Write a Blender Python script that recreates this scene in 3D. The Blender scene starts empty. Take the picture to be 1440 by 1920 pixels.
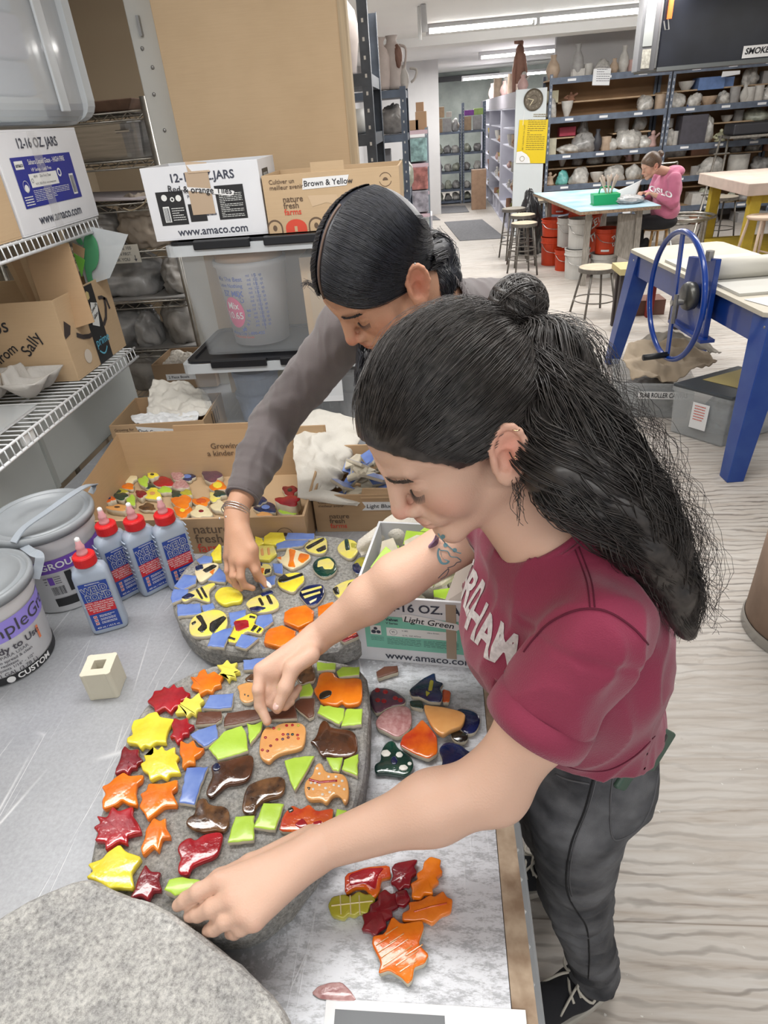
import bpy,bmesh,math,random
import numpy as np
from math import sin,cos,pi,radians,sqrt,atan2
from mathutils import Vector,Matrix
from mathutils.bvhtree import BVHTree
random.seed(7)
RNG=np.random.default_rng(7)
SC=bpy.context.scene
COL=SC.collection
# camera
F,TH,RO,YAW,CH=1180.0,radians(31.9),radians(4.85),radians(6.3),1.78
UA=np.array([cos(YAW),sin(YAW),0.0]);FA=np.array([-sin(YAW),cos(YAW),0.0]);ZA=np.array([0,0,1.0])
VA=ZA*cos(TH)+FA*sin(TH);WA=FA*cos(TH)-ZA*sin(TH)
CX=UA*cos(RO)-VA*sin(RO);CY=UA*sin(RO)+VA*cos(RO)
CO=np.array([0,0,CH])
cam_d=bpy.data.cameras.new('camera');cam=bpy.data.objects.new('camera',cam_d);COL.objects.link(cam)
cam.matrix_world=Matrix(((CX[0],CY[0],-WA[0],0),(CX[1],CY[1],-WA[1],0),(CX[2],CY[2],-WA[2],CH),(0,0,0,1)))
cam_d.sensor_fit='VERTICAL';cam_d.sensor_height=24.0;cam_d.sensor_width=18.0;cam_d.lens=F/1920*24.0
cam_d.clip_start=.02;cam_d.clip_end=100
SC.camera=cam
def ray(px,py):
 return CX*(px-720)-CY*(py-960)+WA*F
def at_z(px,py,z):
 r=ray(px,py);return CO+r*((z-CH)/r[2])
def at_y(px,py,y):
 r=ray(px,py);return CO+r*(y/r[1])
def at_x(px,py,x):
 r=ray(px,py);return CO+r*(x/r[0])
def at_d(px,py,d):
 return CO+ray(px,py)*(d/F)
 # view, world, lights
SC.view_settings.view_transform='Standard';SC.view_settings.look='None'
SC.view_settings.gamma=1.0;SC.view_settings.use_curve_mapping=False
SC.view_settings.exposure=0.45
SC.cycles.max_bounces=6;SC.cycles.diffuse_bounces=3;SC.cycles.glossy_bounces=3
SC.cycles.transmission_bounces=5;SC.cycles.transparent_max_bounces=10
SC.cycles.sample_clamp_indirect=4.0;SC.cycles.caustics_reflective=False;SC.cycles.caustics_refractive=False
wd=bpy.data.worlds.new('world');SC.world=wd;wd.use_nodes=True
wd.node_tree.nodes['Background'].inputs[0].default_value=(.93,.96,1,1)
wd.node_tree.nodes['Background'].inputs[1].default_value=0.46
CEIL=2.66
def area(name,loc,sx,sy,power,col=(1,.985,.96),rot=(0,0,0)):
 l=bpy.data.lights.new(name,'AREA');l.shape='RECTANGLE';l.size=sx;l.size_y=sy
 l.energy=power;l.color=col
 o=bpy.data.objects.new(name,l);o.location=loc;o.rotation_euler=rot;COL.objects.link(o);return o
for nm,x,y,sx,p in(('fluorescent_light',-.4,1.0,2.4,27),('fluorescent_light',.1,-.9,2.4,25),('fluorescent_light',.6,2.9,2.6,27),('fluorescent_light',2.6,4.6,2.6,42),('fluorescent_light',.8,6.6,2.6,44),('fluorescent_light',1.2,9.2,2.6,44),('fluorescent_light',4.2,8.2,2.6,44),('fluorescent_light',.7,13.2,2.6,55),('fluorescent_light',.5,16.8,2.0,70)):
 area(nm,(x,y,CEIL-.14),sx,.3,p)
 # object helpers
WL={}
def link(o):COL.objects.link(o);return o
def thing(name,label,cat,loc,group=None):
 o=bpy.data.objects.new(name,None);o.empty_display_size=.05;link(o)
 o.location=tuple(float(c)for c in loc);WL[o]=np.array(loc,float)
 o['label']=label;o['category']=cat
 if group:o['group']=group
 return o
def tag(o,label,cat,group=None,kind=None):
 o['label']=label;o['category']=cat
 if group:o['group']=group
 if kind:o['kind']=kind
 return o
def add_mesh(name,verts,faces,mats,parent=None,mi=None,smooth=False,origin=None,bevel=0,cols=None,bseg=2):
 """verts in world space; faces list of tuples or (N,k) array"""
 V=np.asarray(verts,float).reshape(-1,3)
 if parent is not None:org=WL[parent];WL_o=org
 else:
  org=np.array(origin,float)if origin is not None else np.array([(V[:,0].min()+V[:,0].max())/2,(V[:,1].min()+V[:,1].max())/2,V[:,2].min()])
 me=bpy.data.meshes.new(name)
 L=V-org
 if isinstance(faces,np.ndarray):
  n,k=faces.shape
  me.vertices.add(len(L));me.vertices.foreach_set('co',L.astype(np.float32).ravel())
  me.loops.add(n*k);me.loops.foreach_set('vertex_index',faces.astype(np.int32).ravel())
  me.polygons.add(n);me.polygons.foreach_set('loop_start',np.arange(0,n*k,k,dtype=np.int32))
  me.update(calc_edges=True);me.validate()
 else:
  me.from_pydata([tuple(v)for v in L.tolist()],[],faces)
  me.update()
 if not isinstance(mats,(list,tuple)):mats=[mats]
 for m in mats:me.materials.append(m)
 if mi is not None and len(me.polygons)==len(mi):me.polygons.foreach_set('material_index',np.asarray(mi,np.int32))
 if smooth:me.polygons.foreach_set('use_smooth',np.ones(len(me.polygons),bool))
 if cols is not None:
  ca=me.color_attributes.new('Col','FLOAT_COLOR','POINT');ca.data.foreach_set('color',np.asarray(cols,np.float32).ravel())
 o=bpy.data.objects.new(name,me);link(o);WL[o]=org
 if parent is not None:o.parent=parent
 else:o.location=tuple(org)
 if bevel:
  b=o.modifiers.new('bevel','BEVEL');b.width=bevel;b.segments=bseg;b.limit_method='ANGLE';b.angle_limit=radians(40)
 return o
def struct(o):o['kind']='structure';return o
def rotz(a):c,s=cos(a),sin(a);return np.array([[c,-s,0],[s,c,0],[0,0,1.0]])
def rotax(axis,a):
 k=np.array(axis,float);k/=np.linalg.norm(k);K=np.array([[0,-k[2],k[1]],[k[2],0,-k[0]],[-k[1],k[0],0]])
 return np.eye(3)+sin(a)*K+(1-cos(a))*K@K
def unit(v):v=np.array(v,float);return v/np.linalg.norm(v)
def basis(fx,fz):
 x=unit(fx);z=np.array(fz,float);z=unit(z-x*(z@x));return np.stack([x,np.cross(z,x),z],1)
class MB:
 def __init__(s):s.v=[];s.f=[];s.m=[];s.n=0;s.R=np.eye(3);s.T=np.zeros(3)
 def frame(s,T=(0,0,0),R=None):s.T=np.array(T,float);s.R=np.eye(3)if R is None else R;return s
 def add(s,V,Fc,mi=0):
  V=np.asarray(V,float).reshape(-1,3)@s.R.T+s.T
  s.v.append(V);s.f+=[tuple(int(i)+s.n for i in f)for f in Fc]
  s.m+=(list(mi)if hasattr(mi,'__len__')else[mi]*len(Fc));s.n+=len(V);return s
 def box(s,x0,x1,y0,y1,z0,z1,mi=0):
  V=[(x,y,z)for z in(z0,z1)for y in(y0,y1)for x in(x0,x1)]
  return s.add(V,[(0,2,3,1),(4,5,7,6),(0,1,5,4),(2,6,7,3),(0,4,6,2),(1,3,7,5)],mi)
 def hexa(s,P8,mi=0):
  return s.add(P8,[(3,2,1,0),(4,5,6,7),(0,1,5,4),(1,2,6,5),(2,3,7,6),(3,0,4,7)],mi)
 def bar(s,a,b,w,h=None,up=(0,0,1),w2=None,h2=None,mi=0):
  a=np.array(a,float);b=np.array(b,float);h=h or w;d=unit(b-a);u=np.array(up,float)
  if abs(d@u)>.98:u=np.array([0,1.0,0])
  x=unit(np.cross(d,u));y=np.cross(x,d);w2=w2 or w;h2=h2 or h
  P=[p+x*sx*ww/2+y*sy*hh/2 for p,ww,hh in((a,w,h),(b,w2,h2))for sx,sy in((-1,-1),(1,-1),(1,1),(-1,1))]
  return s.hexa(P,mi)
 def tube(s,P,r,n=8,mi=0,cap=True,closed=False):
  P=np.asarray(P,float);K=len(P);rr=np.full(K,r)if np.isscalar(r)else np.asarray(r,float)
  if closed:T=np.roll(P,-1,0)-np.roll(P,1,0)
  else:T=np.gradient(P,axis=0)
  T/=np.linalg.norm(T,axis=1)[:,None]+1e-12
  u=np.array([0,0,1.0])if abs(T[0][2])<.9 else np.array([1.0,0,0]);V=[]
  for i in range(K):
   u=u-T[i]*(u@T[i]);u/=np.linalg.norm(u);w=np.cross(T[i],u)
   for k in range(n):
    a=2*pi*k/n;V.append(P[i]+rr[i]*(u*cos(a)+w*sin(a)))
  Fc=[]
  for i in range(K if closed else K-1):
   j=(i+1)%K
   for k in range(n):Fc.append((i*n+k,i*n+(k+1)%n,j*n+(k+1)%n,j*n+k))
  if cap and not closed:Fc.append(tuple(range(n-1,-1,-1)));Fc.append(tuple((K-1)*n+k for k in range(n)))
  return s.add(V,Fc,mi)
 def lathe(s,prof,c=(0,0,0),n=24,mi=0,sx=1,sy=1,R=None,cap=True):
  V=[];K=len(prof)
  for r,z in prof:
   for k in range(n):a=2*pi*k/n;V.append((r*cos(a)*sx,r*sin(a)*sy,z))
  V=np.array(V);
  if R is not None:V=V@R.T
  V=V+np.array(c)
  Fc=[(i*n+k,i*n+(k+1)%n,(i+1)*n+(k+1)%n,(i+1)*n+k)for i in range(K-1)for k in range(n)]
  mis=[mi]*len(Fc)if not hasattr(mi,'__len__')else[mi[i]for i in range(K-1)for k in range(n)]
  if cap:Fc+=[tuple(range(n-1,-1,-1)),tuple((K-1)*n+k for k in range(n))];mis+=[mis[0],mis[-1]]
  return s.add(V,Fc,mis)
 def sphere(s,c,r,n=12,m=8,mi=0,sc=(1,1,1)):
  pr=[(max(1e-4,r*sin(pi*i/m)),-r*cos(pi*i/m))for i in range(m+1)]
  T0=s.T;V=MB().lathe(pr,n=n).v[0]*np.array(sc)+np.array(c)
  Fc=[(i*n+k,i*n+(k+1)%n,(i+1)*n+(k+1)%n,(i+1)*n+k)for i in range(m)for k in range(n)]
  return s.add(V,Fc,mi)
 def prism(s,poly,z0,z1,mi=0,top=None):
  n=len(poly);V=[(p[0],p[1],z0)for p in poly]+[(p[0],p[1],z1)for p in poly]
  Fc=[tuple(range(n-1,-1,-1)),tuple(range(n,2*n))]+[(i,(i+1)%n,n+(i+1)%n,n+i)for i in range(n)]
  return s.add(V,Fc,[mi,mi if top is None else top]+[mi]*n)
 def build(s,name,mats,parent=None,smooth=False,bevel=0,origin=None,bseg=2):
  V=np.concatenate(s.v)
  return add_mesh(name,V,s.f,mats,parent,s.m,smooth,origin,bevel,None,bseg)
def ring_path(c,r,n=32,u=(1,0,0),v=(0,1,0),a0=0,a1=2*pi,end=False):
 u=np.array(u,float);v=np.array(v,float);c=np.array(c,float)
 return[c+r*(u*cos(a0+(a1-a0)*k/(n-(1 if end else 0)))+v*sin(a0+(a1-a0)*k/(n-(1 if end else 0))))for k in range(n)]
def catmull(P,n,closed=False):
 P=np.asarray(P,float);K=len(P);out=[]
 segs=K if closed else K-1
 for i in range(segs):
  g=(lambda j:P[j%K])if closed else(lambda j:P[min(max(j,0),K-1)])
  p0,p1,p2,p3=g(i-1),g(i),g(i+1),g(i+2)
  for k in range(n):
   t=k/n;out.append(.5*((2*p1)+(-p0+p2)*t+(2*p0-5*p1+4*p2-p3)*t*t+(-p0+3*p1-3*p2+p3)*t**3))
 if not closed:out.append(P[-1])
 return np.array(out)
def copy_tree(o,parent=None):
 c=o.copy();COL.objects.link(c);WL[c]=WL.get(o,np.zeros(3)).copy()
 if parent is not None:c.parent=parent
 for ch in[x for x in o.children]:copy_tree(ch,c)
 return c
 # materials
MATS={}
def M(name,col=(.5,.5,.5),rough=.5,metal=0,var=0,vscale=8,bump=0,bscale=60,coat=0,trans=0,alpha=1,emis=0,spec=.5,col2=None,sss=0,ior=1.45,stretch=(1,1,1),attr=False,sheen=0,detail=4):
 if name in MATS:return MATS[name]
 m=bpy.data.materials.new(name);MATS[name]=m;m.use_nodes=True;nt=m.node_tree;N=nt.nodes;L=nt.links
 b=N['Principled BSDF']
 b.inputs['Base Color'].default_value=(*col,1);b.inputs['Roughness'].default_value=rough;b.inputs['Metallic'].default_value=metal
 b.inputs['Coat Weight'].default_value=coat;b.inputs['Coat Roughness'].default_value=.06;b.inputs['IOR'].default_value=ior
 b.inputs['Transmission Weight'].default_value=trans;b.inputs['Alpha'].default_value=alpha
 b.inputs['Specular IOR Level'].default_value=spec
 if sheen:b.inputs['Sheen Weight'].default_value=sheen
 if sss:
  b.inputs['Subsurface Weight'].default_value=sss;b.inputs['Subsurface Radius'].default_value=(1,.35,.2);b.inputs['Subsurface Scale'].default_value=.006
 if emis:b.inputs['Emission Color'].default_value=(*col,1);b.inputs['Emission Strength'].default_value=emis
 tc=N.new('ShaderNodeTexCoord');mp=N.new('ShaderNodeMapping');mp.inputs['Scale'].default_value=stretch;L.new(tc.outputs['Object'],mp.inputs[0])
 if var or col2:
  nz=N.new('ShaderNodeTexNoise');nz.inputs['Scale'].default_value=vscale;nz.inputs['Detail'].default_value=detail;L.new(mp.outputs[0],nz.inputs['Vector'])
  rp=N.new('ShaderNodeValToRGB');c2=col2 or tuple(c*(1-var)for c in col)
  rp.color_ramp.elements[0].position=.35;rp.color_ramp.elements[0].color=(*c2,1)
  rp.color_ramp.elements[1].position=.65;rp.color_ramp.elements[1].color=(*col,1)
  L.new(nz.outputs['Fac'],rp.inputs[0]);L.new(rp.outputs[0],b.inputs['Base Color'])
 if attr:
  at=N.new('ShaderNodeAttribute');at.attribute_name='Col';L.new(at.outputs['Color'],b.inputs['Base Color'])
 if bump:
  n2=N.new('ShaderNodeTexNoise');n2.inputs['Scale'].default_value=bscale;n2.inputs['Detail'].default_value=3;L.new(mp.outputs[0],n2.inputs['Vector'])
  bp=N.new('ShaderNodeBump');bp.inputs['Strength'].default_value=min(1,bump*2);bp.inputs['Distance'].default_value=.002*max(1,bump);L.new(n2.outputs['Fac'],bp.inputs['Height']);L.new(bp.outputs[0],b.inputs['Normal'])
 return m
def ramp(nt,src,stops):
 r=nt.nodes.new('ShaderNodeValToRGB');e=r.color_ramp.elements
 while len(e)>1:e.remove(e[-1])
 e[0].position=stops[0][0];e[0].color=(*stops[0][1],1)
 for p,c in stops[1:]:x=e.new(p);x.color=(*c,1)
 nt.links.new(src,r.inputs[0]);return r.outputs[0]
def noise(nt,vec,scale,detail=4,rough=.5,dist=0):
 n=nt.nodes.new('ShaderNodeTexNoise');n.inputs['Scale'].default_value=scale;n.inputs['Detail'].default_value=detail
 n.inputs['Roughness'].default_value=rough;n.inputs['Distortion'].default_value=dist;nt.links.new(vec,n.inputs['Vector']);return n.outputs['Fac']
def mapping(nt,scale=(1,1,1),loc=(0,0,0),rot=(0,0,0),src=None):
 if src is None:src=nt.nodes.new('ShaderNodeTexCoord').outputs['Object']
 m=nt.nodes.new('ShaderNodeMapping');m.inputs['Scale'].default_value=scale;m.inputs['Location'].default_value=loc;m.inputs['Rotation'].default_value=rot
 nt.links.new(src,m.inputs[0]);return m.outputs[0]
def mix(nt,fac,a,b,mode='MIX'):
 x=nt.nodes.new('ShaderNodeMix');x.data_type='RGBA';x.blend_type=mode
 for s,v in((x.inputs[0],fac),(x.inputs[6],a),(x.inputs[7],b)):
  if isinstance(v,(int,float)):s.default_value=v
  elif isinstance(v,tuple):s.default_value=(*v,1)
  else:nt.links.new(v,s)
 return x.outputs[2]
def mathn(nt,op,a,b=0.0):
 x=nt.nodes.new('ShaderNodeMath');x.operation=op
 for s,v in((x.inputs[0],a),(x.inputs[1],b)):
  if isinstance(v,(int,float)):s.default_value=v
  else:nt.links.new(v,s)
 return x.outputs[0]
def bumpn(nt,h,strength=.5,dist=.002):
 b=nt.nodes.new('ShaderNodeBump');b.inputs['Strength'].default_value=strength;b.inputs['Distance'].default_value=dist
 nt.links.new(h,b.inputs['Height']);nt.links.new(b.outputs[0],nt.nodes['Principled BSDF'].inputs['Normal'])
def bsdf(m):return m.node_tree.nodes['Principled BSDF']
# text
_TX={}
def text2d(s,size=1.0,align='LEFT',bold=0.0,res=3):
 key=(s,align,bold,res)
 if key not in _TX:
  c=bpy.data.curves.new('t','FONT');c.body=s;c.size=1.0;c.align_x=align;c.align_y='CENTER';c.resolution_u=res
  c.offset=bold;c.fill_mode='FRONT'
  o=bpy.data.objects.new('t',c);COL.objects.link(o);bpy.context.view_layer.update()
  me=o.evaluated_get(bpy.context.evaluated_depsgraph_get()).to_mesh()
  V=np.array([v.co[:]for v in me.vertices]).reshape(-1,3);Fc=[tuple(p.vertices)for p in me.polygons]
  o.to_mesh_clear();bpy.data.objects.remove(o);bpy.data.curves.remove(c)
  _TX[key]=(V[:,:2],Fc)
 V,Fc=_TX[key];return V*size,Fc
class Decal:
 """collects flat writing and shapes laid on a surface frame: origin, u (right), v (up), n (outward)"""
 def __init__(s,o,u,v,warp=None):
  s.o=np.array(o,float);s.u=unit(u);v=np.array(v,float);s.v=unit(v);s.n=unit(np.cross(s.u,s.v));s.mb={};s.warp=warp
 def _put(s,key,V2,Fc,lift):
  V2=np.asarray(V2,float)
  if s.warp:V3=s.warp(V2,lift)
  else:V3=s.o+V2[:,:1]*s.u+V2[:,1:2]*s.v+s.n*lift
  s.mb.setdefault(key,MB()).add(V3,Fc)
 def text(s,key,t,x,y,size,align='LEFT',bold=0,sx=1,slant=0,rot=0,lift=.0012):
  V,Fc=text2d(t,size,align,bold);V=V.copy();V[:,0]=V[:,0]*sx+V[:,1]*slant
  if rot:V=V@np.array([[cos(rot),sin(rot)],[-sin(rot),cos(rot)]])
  s._put(key,V+(x,y),Fc,lift)
 def rect(s,key,x0,x1,y0,y1,lift=.0006,rot=0,nx=1,ny=1):
  if s.warp:nx=max(nx,12)
  X=np.linspace(x0,x1,nx+1);Y=np.linspace(y0,y1,ny+1);V=np.array([(x,y)for y in Y for x in X])
  if rot:c=np.array([(x0+x1)/2,(y0+y1)/2]);V=(V-c)@np.array([[cos(rot),sin(rot)],[-sin(rot),cos(rot)]])+c
  w=nx+1;s._put(key,V,[(j*w+i,j*w+i+1,(j+1)*w+i+1,(j+1)*w+i)for j in range(ny)for i in range(nx)],lift)
 def poly(s,key,P,lift=.0008):s._put(key,P,[tuple(range(len(P)))],lift)
 def disc(s,key,x,y,r,lift=.0009,n=24,sy=1):
  if s.warp:
   V=[(x,y)]+[(x+r*q/4*cos(2*pi*k/n),y+r*sy*q/4*sin(2*pi*k/n))for q in(1,2,3,4)for k in range(n)];return s._put(key,V,[(0,1+k,1+(k+1)%n)for k in range(n)]+[(1+j*n+k,1+(j+1)*n+k,1+(j+1)*n+(k+1)%n,1+j*n+(k+1)%n)for j in range(3)for k in range(n)],lift)
  s.poly(key,[(x+r*cos(2*pi*k/n),y+r*sy*sin(2*pi*k/n))for k in range(n)],lift)
 def ring(s,key,x,y,r0,r1,lift=.001,n=28,a0=0,a1=2*pi):
  V=[];
  for k in range(n+1):a=a0+(a1-a0)*k/n;V+=[(x+r0*cos(a),y+r0*sin(a)),(x+r1*cos(a),y+r1*sin(a))]
  s._put(key,V,[(2*k,2*k+1,2*k+3,2*k+2)for k in range(n)],lift)
 def stroke(s,key,P,w,lift=.0011):
  P=np.asarray(P,float);T=np.gradient(P,axis=0);T/=np.linalg.norm(T,axis=1)[:,None]+1e-9;Nn=np.stack([-T[:,1],T[:,0]],1)*w/2
  V=[];
  for p,q in zip(P,Nn):V+=[p-q,p+q]
  s._put(key,V,[(2*k,2*k+2,2*k+3,2*k+1)for k in range(len(P)-1)],lift)
 def bars(s,key,x0,x1,y0,y1,n=12,seed=1,lift=.0012):
  r=random.Random(seed);x=x0;st=(x1-x0)/n
  for k in range(n):s.rect(key,x,x+st*r.uniform(.3,.7),y0,y1,lift);x+=st
 def lines(s,key,x0,x1,y0,y1,n,h=.35,seed=1,lift=.0011):
  r=random.Random(seed)
  for k in range(n):
   y=y1-(y1-y0)*(k+.5)/n;hh=(y1-y0)/n*h;x=x0
   while x<x1*1.0:
    w=r.uniform(.06,.2)*(x1-x0);xe=min(x+w,x1)
    s.rect(key,x,xe,y-hh/2,y+hh/2,lift);x=xe+.025*(x1-x0)
    if r.random()<.06:break
 def done(s,parent,mats,names=None):
  nm={k:(names or{}).get(k,'lettering' if k in('ink','red','white','blue')else 'label')for k in s.mb}
  wr=[k for k in s.mb if nm[k]in('lettering','handwriting','numeral','label_print','barcode','print_detail')];host=parent
  for k in[k for k in s.mb if k not in wr]+wr:
   o=s.mb[k].build(nm[k],mats[k],host if k in wr else parent)
   if k not in wr and host is parent and parent.type=='EMPTY' and nm[k]not in('cut_out','scuffed_patch'):host=o
   # implicit surfaces
def nz(P,f,seed=0,n=5):
 r=np.random.default_rng(seed);out=0
 for k in range(n):
  d=r.normal(size=3);d=d/np.linalg.norm(d)*f*r.uniform(.6,1.6);out=out+np.sin(P@d+r.uniform(0,6.28)+1.3*np.sin(P@np.roll(d,1)*.7+r.uniform(0,6)))
 return out/n
class SDF:
 def __init__(s):s.p=[]
 def _a(s,fn,c,R,k,op,fine=False):s.p.append((fn,np.array(c,float),R,k,op));return s
 def cone(s,a,b,ra,rb,k=.01,op='u'):
  a=np.array(a,float);b=np.array(b,float);ba=b-a;l2=ba@ba
  def fn(P):
   t=np.clip((P-a)@ba/l2,0,1);return np.linalg.norm(P-a-t[:,None]*ba,axis=1)-(ra+(rb-ra)*t)
  return s._a(fn,(a+b)/2,sqrt(l2)/2+max(ra,rb),k,op)
 def chain(s,pts,rad,k=.01,k0=None):
  for i in range(len(pts)-1):s.cone(pts[i],pts[i+1],rad[i],rad[i+1],(k0 if(i==0 and k0)else k))
  return s
 def ell(s,c,r,k=.01,R=None,op='u'):
  c=np.array(c,float);r=np.array(r,float);Ri=np.eye(3)if R is None else R
  def fn(P):
   q=(P-c)@Ri;k0=np.linalg.norm(q/r,axis=1);k1=np.linalg.norm(q/(r*r),axis=1)+1e-9;return k0*(k0-1)/k1
  return s._a(fn,c,max(r),k,op)
 def box(s,c,h,k=.01,R=None,rd=.005,op='u'):
  c=np.array(c,float);h=np.array(h,float)-rd;Ri=np.eye(3)if R is None else R
  def fn(P):
   q=np.abs((P-c)@Ri)-h;return np.linalg.norm(np.maximum(q,0),axis=1)+np.minimum(q.max(1),0)-rd
  return s._a(fn,c,np.linalg.norm(h)+rd,k,op)
 def plane(s,p,n,k=.002):
  p=np.array(p,float);n=unit(n)
  return s._a(lambda P:(P-p)@n,p,1e3,k,'i')
 def eval(s,P,idx=None,base=9.0):
  d=np.full(len(P),base)
  for i in(range(len(s.p))if idx is None else idx):
   fn,c,R,k,op=s.p[i];e=fn(P)
   if op=='u':h=np.maximum(k-np.abs(d-e),0)/k;d=np.minimum(d,e)-h*h*k/4
   elif op=='s':e=-e;h=np.maximum(k-np.abs(d-e),0)/k;d=np.maximum(d,e)+h*h*k/4
   elif op=='i':h=np.maximum(k-np.abs(d-e),0)/k;d=np.maximum(d,e)+h*h*k/4
   else:d=op(d,e,P)
  return d
def surf(fn,lo,hi,h,prims=None,B=16,margin=1.6,disp=None):
 """naive surface nets over sparse blocks. fn(P, idx)->distance"""
 lo=np.array(lo,float);hi=np.array(hi,float);nb=np.ceil((hi-lo)/(h*B)).astype(int)
 g=np.arange(B+1);gx,gy,gz=np.meshgrid(g,g,g,indexing='ij');off=np.stack([gx,gy,gz],-1).reshape(-1,3)
 S=int(max(nb)*B+4)
 keyf=lambda I:(I[...,0]*S+I[...,1])*S+I[...,2]
 bl=np.stack(np.meshgrid(*[np.arange(n)for n in nb],indexing='ij'),-1).reshape(-1,3)
 cen=lo+(bl+.5)*B*h;rad=B*h*sqrt(3)/2
 dc=fn(cen,None);keep=bl[np.abs(dc)<rad*margin+.01]
 keys=[];verts=[];edges=[]
 cs=prims
 for b in keep:
  c=lo+(b+.5)*B*h
  idx=None
  if cs is not None:idx=[i for i,(f_,cc,R,k,op)in enumerate(cs)if np.linalg.norm(cc-c)<R*1.0+rad+k+.012]
  if cs is not None and not any(cs[i][4]=='u' for i in idx):continue
  I=off+b*B;P=lo+I*h;D=fn(P,idx).reshape(B+1,B+1,B+1);D=np.where(D==0,1e-7,D)
  if D.min()>0 or D.max()<0:continue
  acc=np.zeros((B,B,B,3));cnt=np.zeros((B,B,B))
  for ax in range(3):
   sl0=[slice(None)]*3;sl1=[slice(None)]*3;sl0[ax]=slice(0,B);sl1[ax]=slice(1,B+1)
   d0=D[tuple(sl0)];d1=D[tuple(sl1)];cr=(d0<0)!=(d1<0);t=np.where(cr,d0/(d0-d1+1e-20),0)
   o1,o2=[a for a in range(3)if a!=ax]
   for i in(0,1):
    for j in(0,1):
     s3=[slice(None)]*3;s3[o1]=slice(i,B+i);s3[o2]=slice(j,B+j)
     c_=cr[tuple(s3)];t_=t[tuple(s3)];p=np.zeros((B,B,B,3));p[...,ax]=t_;p[...,o1]=i;p[...,o2]=j
     acc+=p*c_[...,None];cnt+=c_
   s4=[slice(0,B)]*3;e=np.argwhere(cr[tuple(s4)])
   if len(e):sg=d0[tuple(s4)][tuple(e.T)]<0;edges.append(np.concatenate([e+b*B,np.full((len(e),1),ax),sg[:,None]],1))
  act=np.argwhere(cnt>0)
  if len(act):keys.append(keyf(act+b*B));verts.append(lo+(act+b*B+acc[tuple(act.T)]/cnt[tuple(act.T)][:,None])*h)
 keys=np.concatenate(keys);verts=np.concatenate(verts);o=np.argsort(keys);keys=keys[o];verts=verts[o]
 E=np.concatenate(edges);Q=[]
 for ax in range(3):
  e=E[E[:,3]==ax];o1,o2=[a for a in range(3)if a!=ax]
  if ax==1:o1,o2=o2,o1
  q=[]
  for(i,j)in((0,0),(-1,0),(-1,-1),(0,-1)):I=e[:,:3].copy();I[:,o1]+=i;I[:,o2]+=j;q.append(keyf(I))
  q=np.stack(q,1);ii=np.clip(np.searchsorted(keys,q),0,len(keys)-1);ok=(keys[ii]==q).all(1)&(e[:,:3].min(1)>0)
  ii=ii[ok];sg=e[ok,4]==1;ii[~sg]=ii[~sg][:,::-1];Q.append(ii)
 Q=np.concatenate(Q)
 return verts,Q
def surf_sdf(s,h,pad=.01,post=None,B=16):
 us=[p for p in s.p if p[4]=='u'];lo=np.min([p[1]-p[2]for p in us],0)-pad;hi=np.max([p[1]+p[2]for p in us],0)+pad
 def fn(P,idx):
  d=s.eval(P,idx);return post(P,d)if post else d
 return surf(fn,lo,hi,h,s.p,B)
def smooth_v(V,Q,it=1):
 n=len(V)
 for _ in range(it):
  acc=np.zeros((n,3));c=np.zeros(n)
  for a,b in((0,1),(1,2),(2,3),(3,0)):
   np.add.at(acc,Q[:,a],V[Q[:,b]]);np.add.at(acc,Q[:,b],V[Q[:,a]]);np.add.at(c,Q[:,a],1);np.add.at(c,Q[:,b],1)
  V=.5*V+.5*acc/np.maximum(c,1)[:,None]
 return V
def strands(name,lines,radii,mat,parent,n=3):
 """lines (N,K,3), radii (K,) or (N,K)"""
 Lx=np.asarray(lines,float);N_,K,_=Lx.shape;rr=np.broadcast_to(radii,(N_,K))
 T=np.gradient(Lx,axis=1);T/=np.linalg.norm(T,axis=2)[...,None]+1e-9
 ref=np.array([.3,.5,.81]);u=np.cross(T,ref);u/=np.linalg.norm(u,axis=2)[...,None]+1e-9;w=np.cross(T,u)
 V=np.stack([Lx+rr[...,None]*(u*cos(2*pi*k/n)+w*sin(2*pi*k/n))for k in range(n)],2).reshape(-1,3)
 idx=np.arange(N_*K*n).reshape(N_,K,n);nx=np.roll(idx,-1,2)
 Q=np.stack([idx[:,:-1],nx[:,:-1],nx[:,1:],idx[:,1:]],-1).reshape(-1,4)
 return add_mesh(name,V,Q,mat,parent,smooth=True)
def patch(ctrl,res=6,wr=.004,wf=30,seed=1,thick=.002,name='cloth',mat=None,parent=None,ridge=True):
 """cloth-like surface through a grid of 3D control points"""
 C=np.array(ctrl,float);A=np.array([catmull(r,res)for r in C]);A=np.array([catmull(A[:,j],res)for j in range(A.shape[1])]).transpose(1,0,2)
 n,m,_=A.shape;P=A.reshape(-1,3)
 du=np.gradient(A,axis=0);dv=np.gradient(A,axis=1);Nn=np.cross(du,dv).reshape(-1,3);Nn/=np.linalg.norm(Nn,axis=1)[:,None]+1e-9
 d=nz(P,wf,seed);
 if ridge:d=.5-np.abs(d)*1.6+.45*(.5-np.abs(nz(P,wf*2.3,seed+5))*1.6)+.12*nz(P,wf*5,seed+9)
 P=P+Nn*(d*wr)[:,None]
 F1=[(i*m+j,i*m+j+1,(i+1)*m+j+1,(i+1)*m+j)for i in range(n-1)for j in range(m-1)]
 o=add_mesh(name,P,F1,mat,parent,smooth=True)
 sd=o.modifiers.new('thick','SOLIDIFY');sd.thickness=thick;sd.offset=0
 return o
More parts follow.
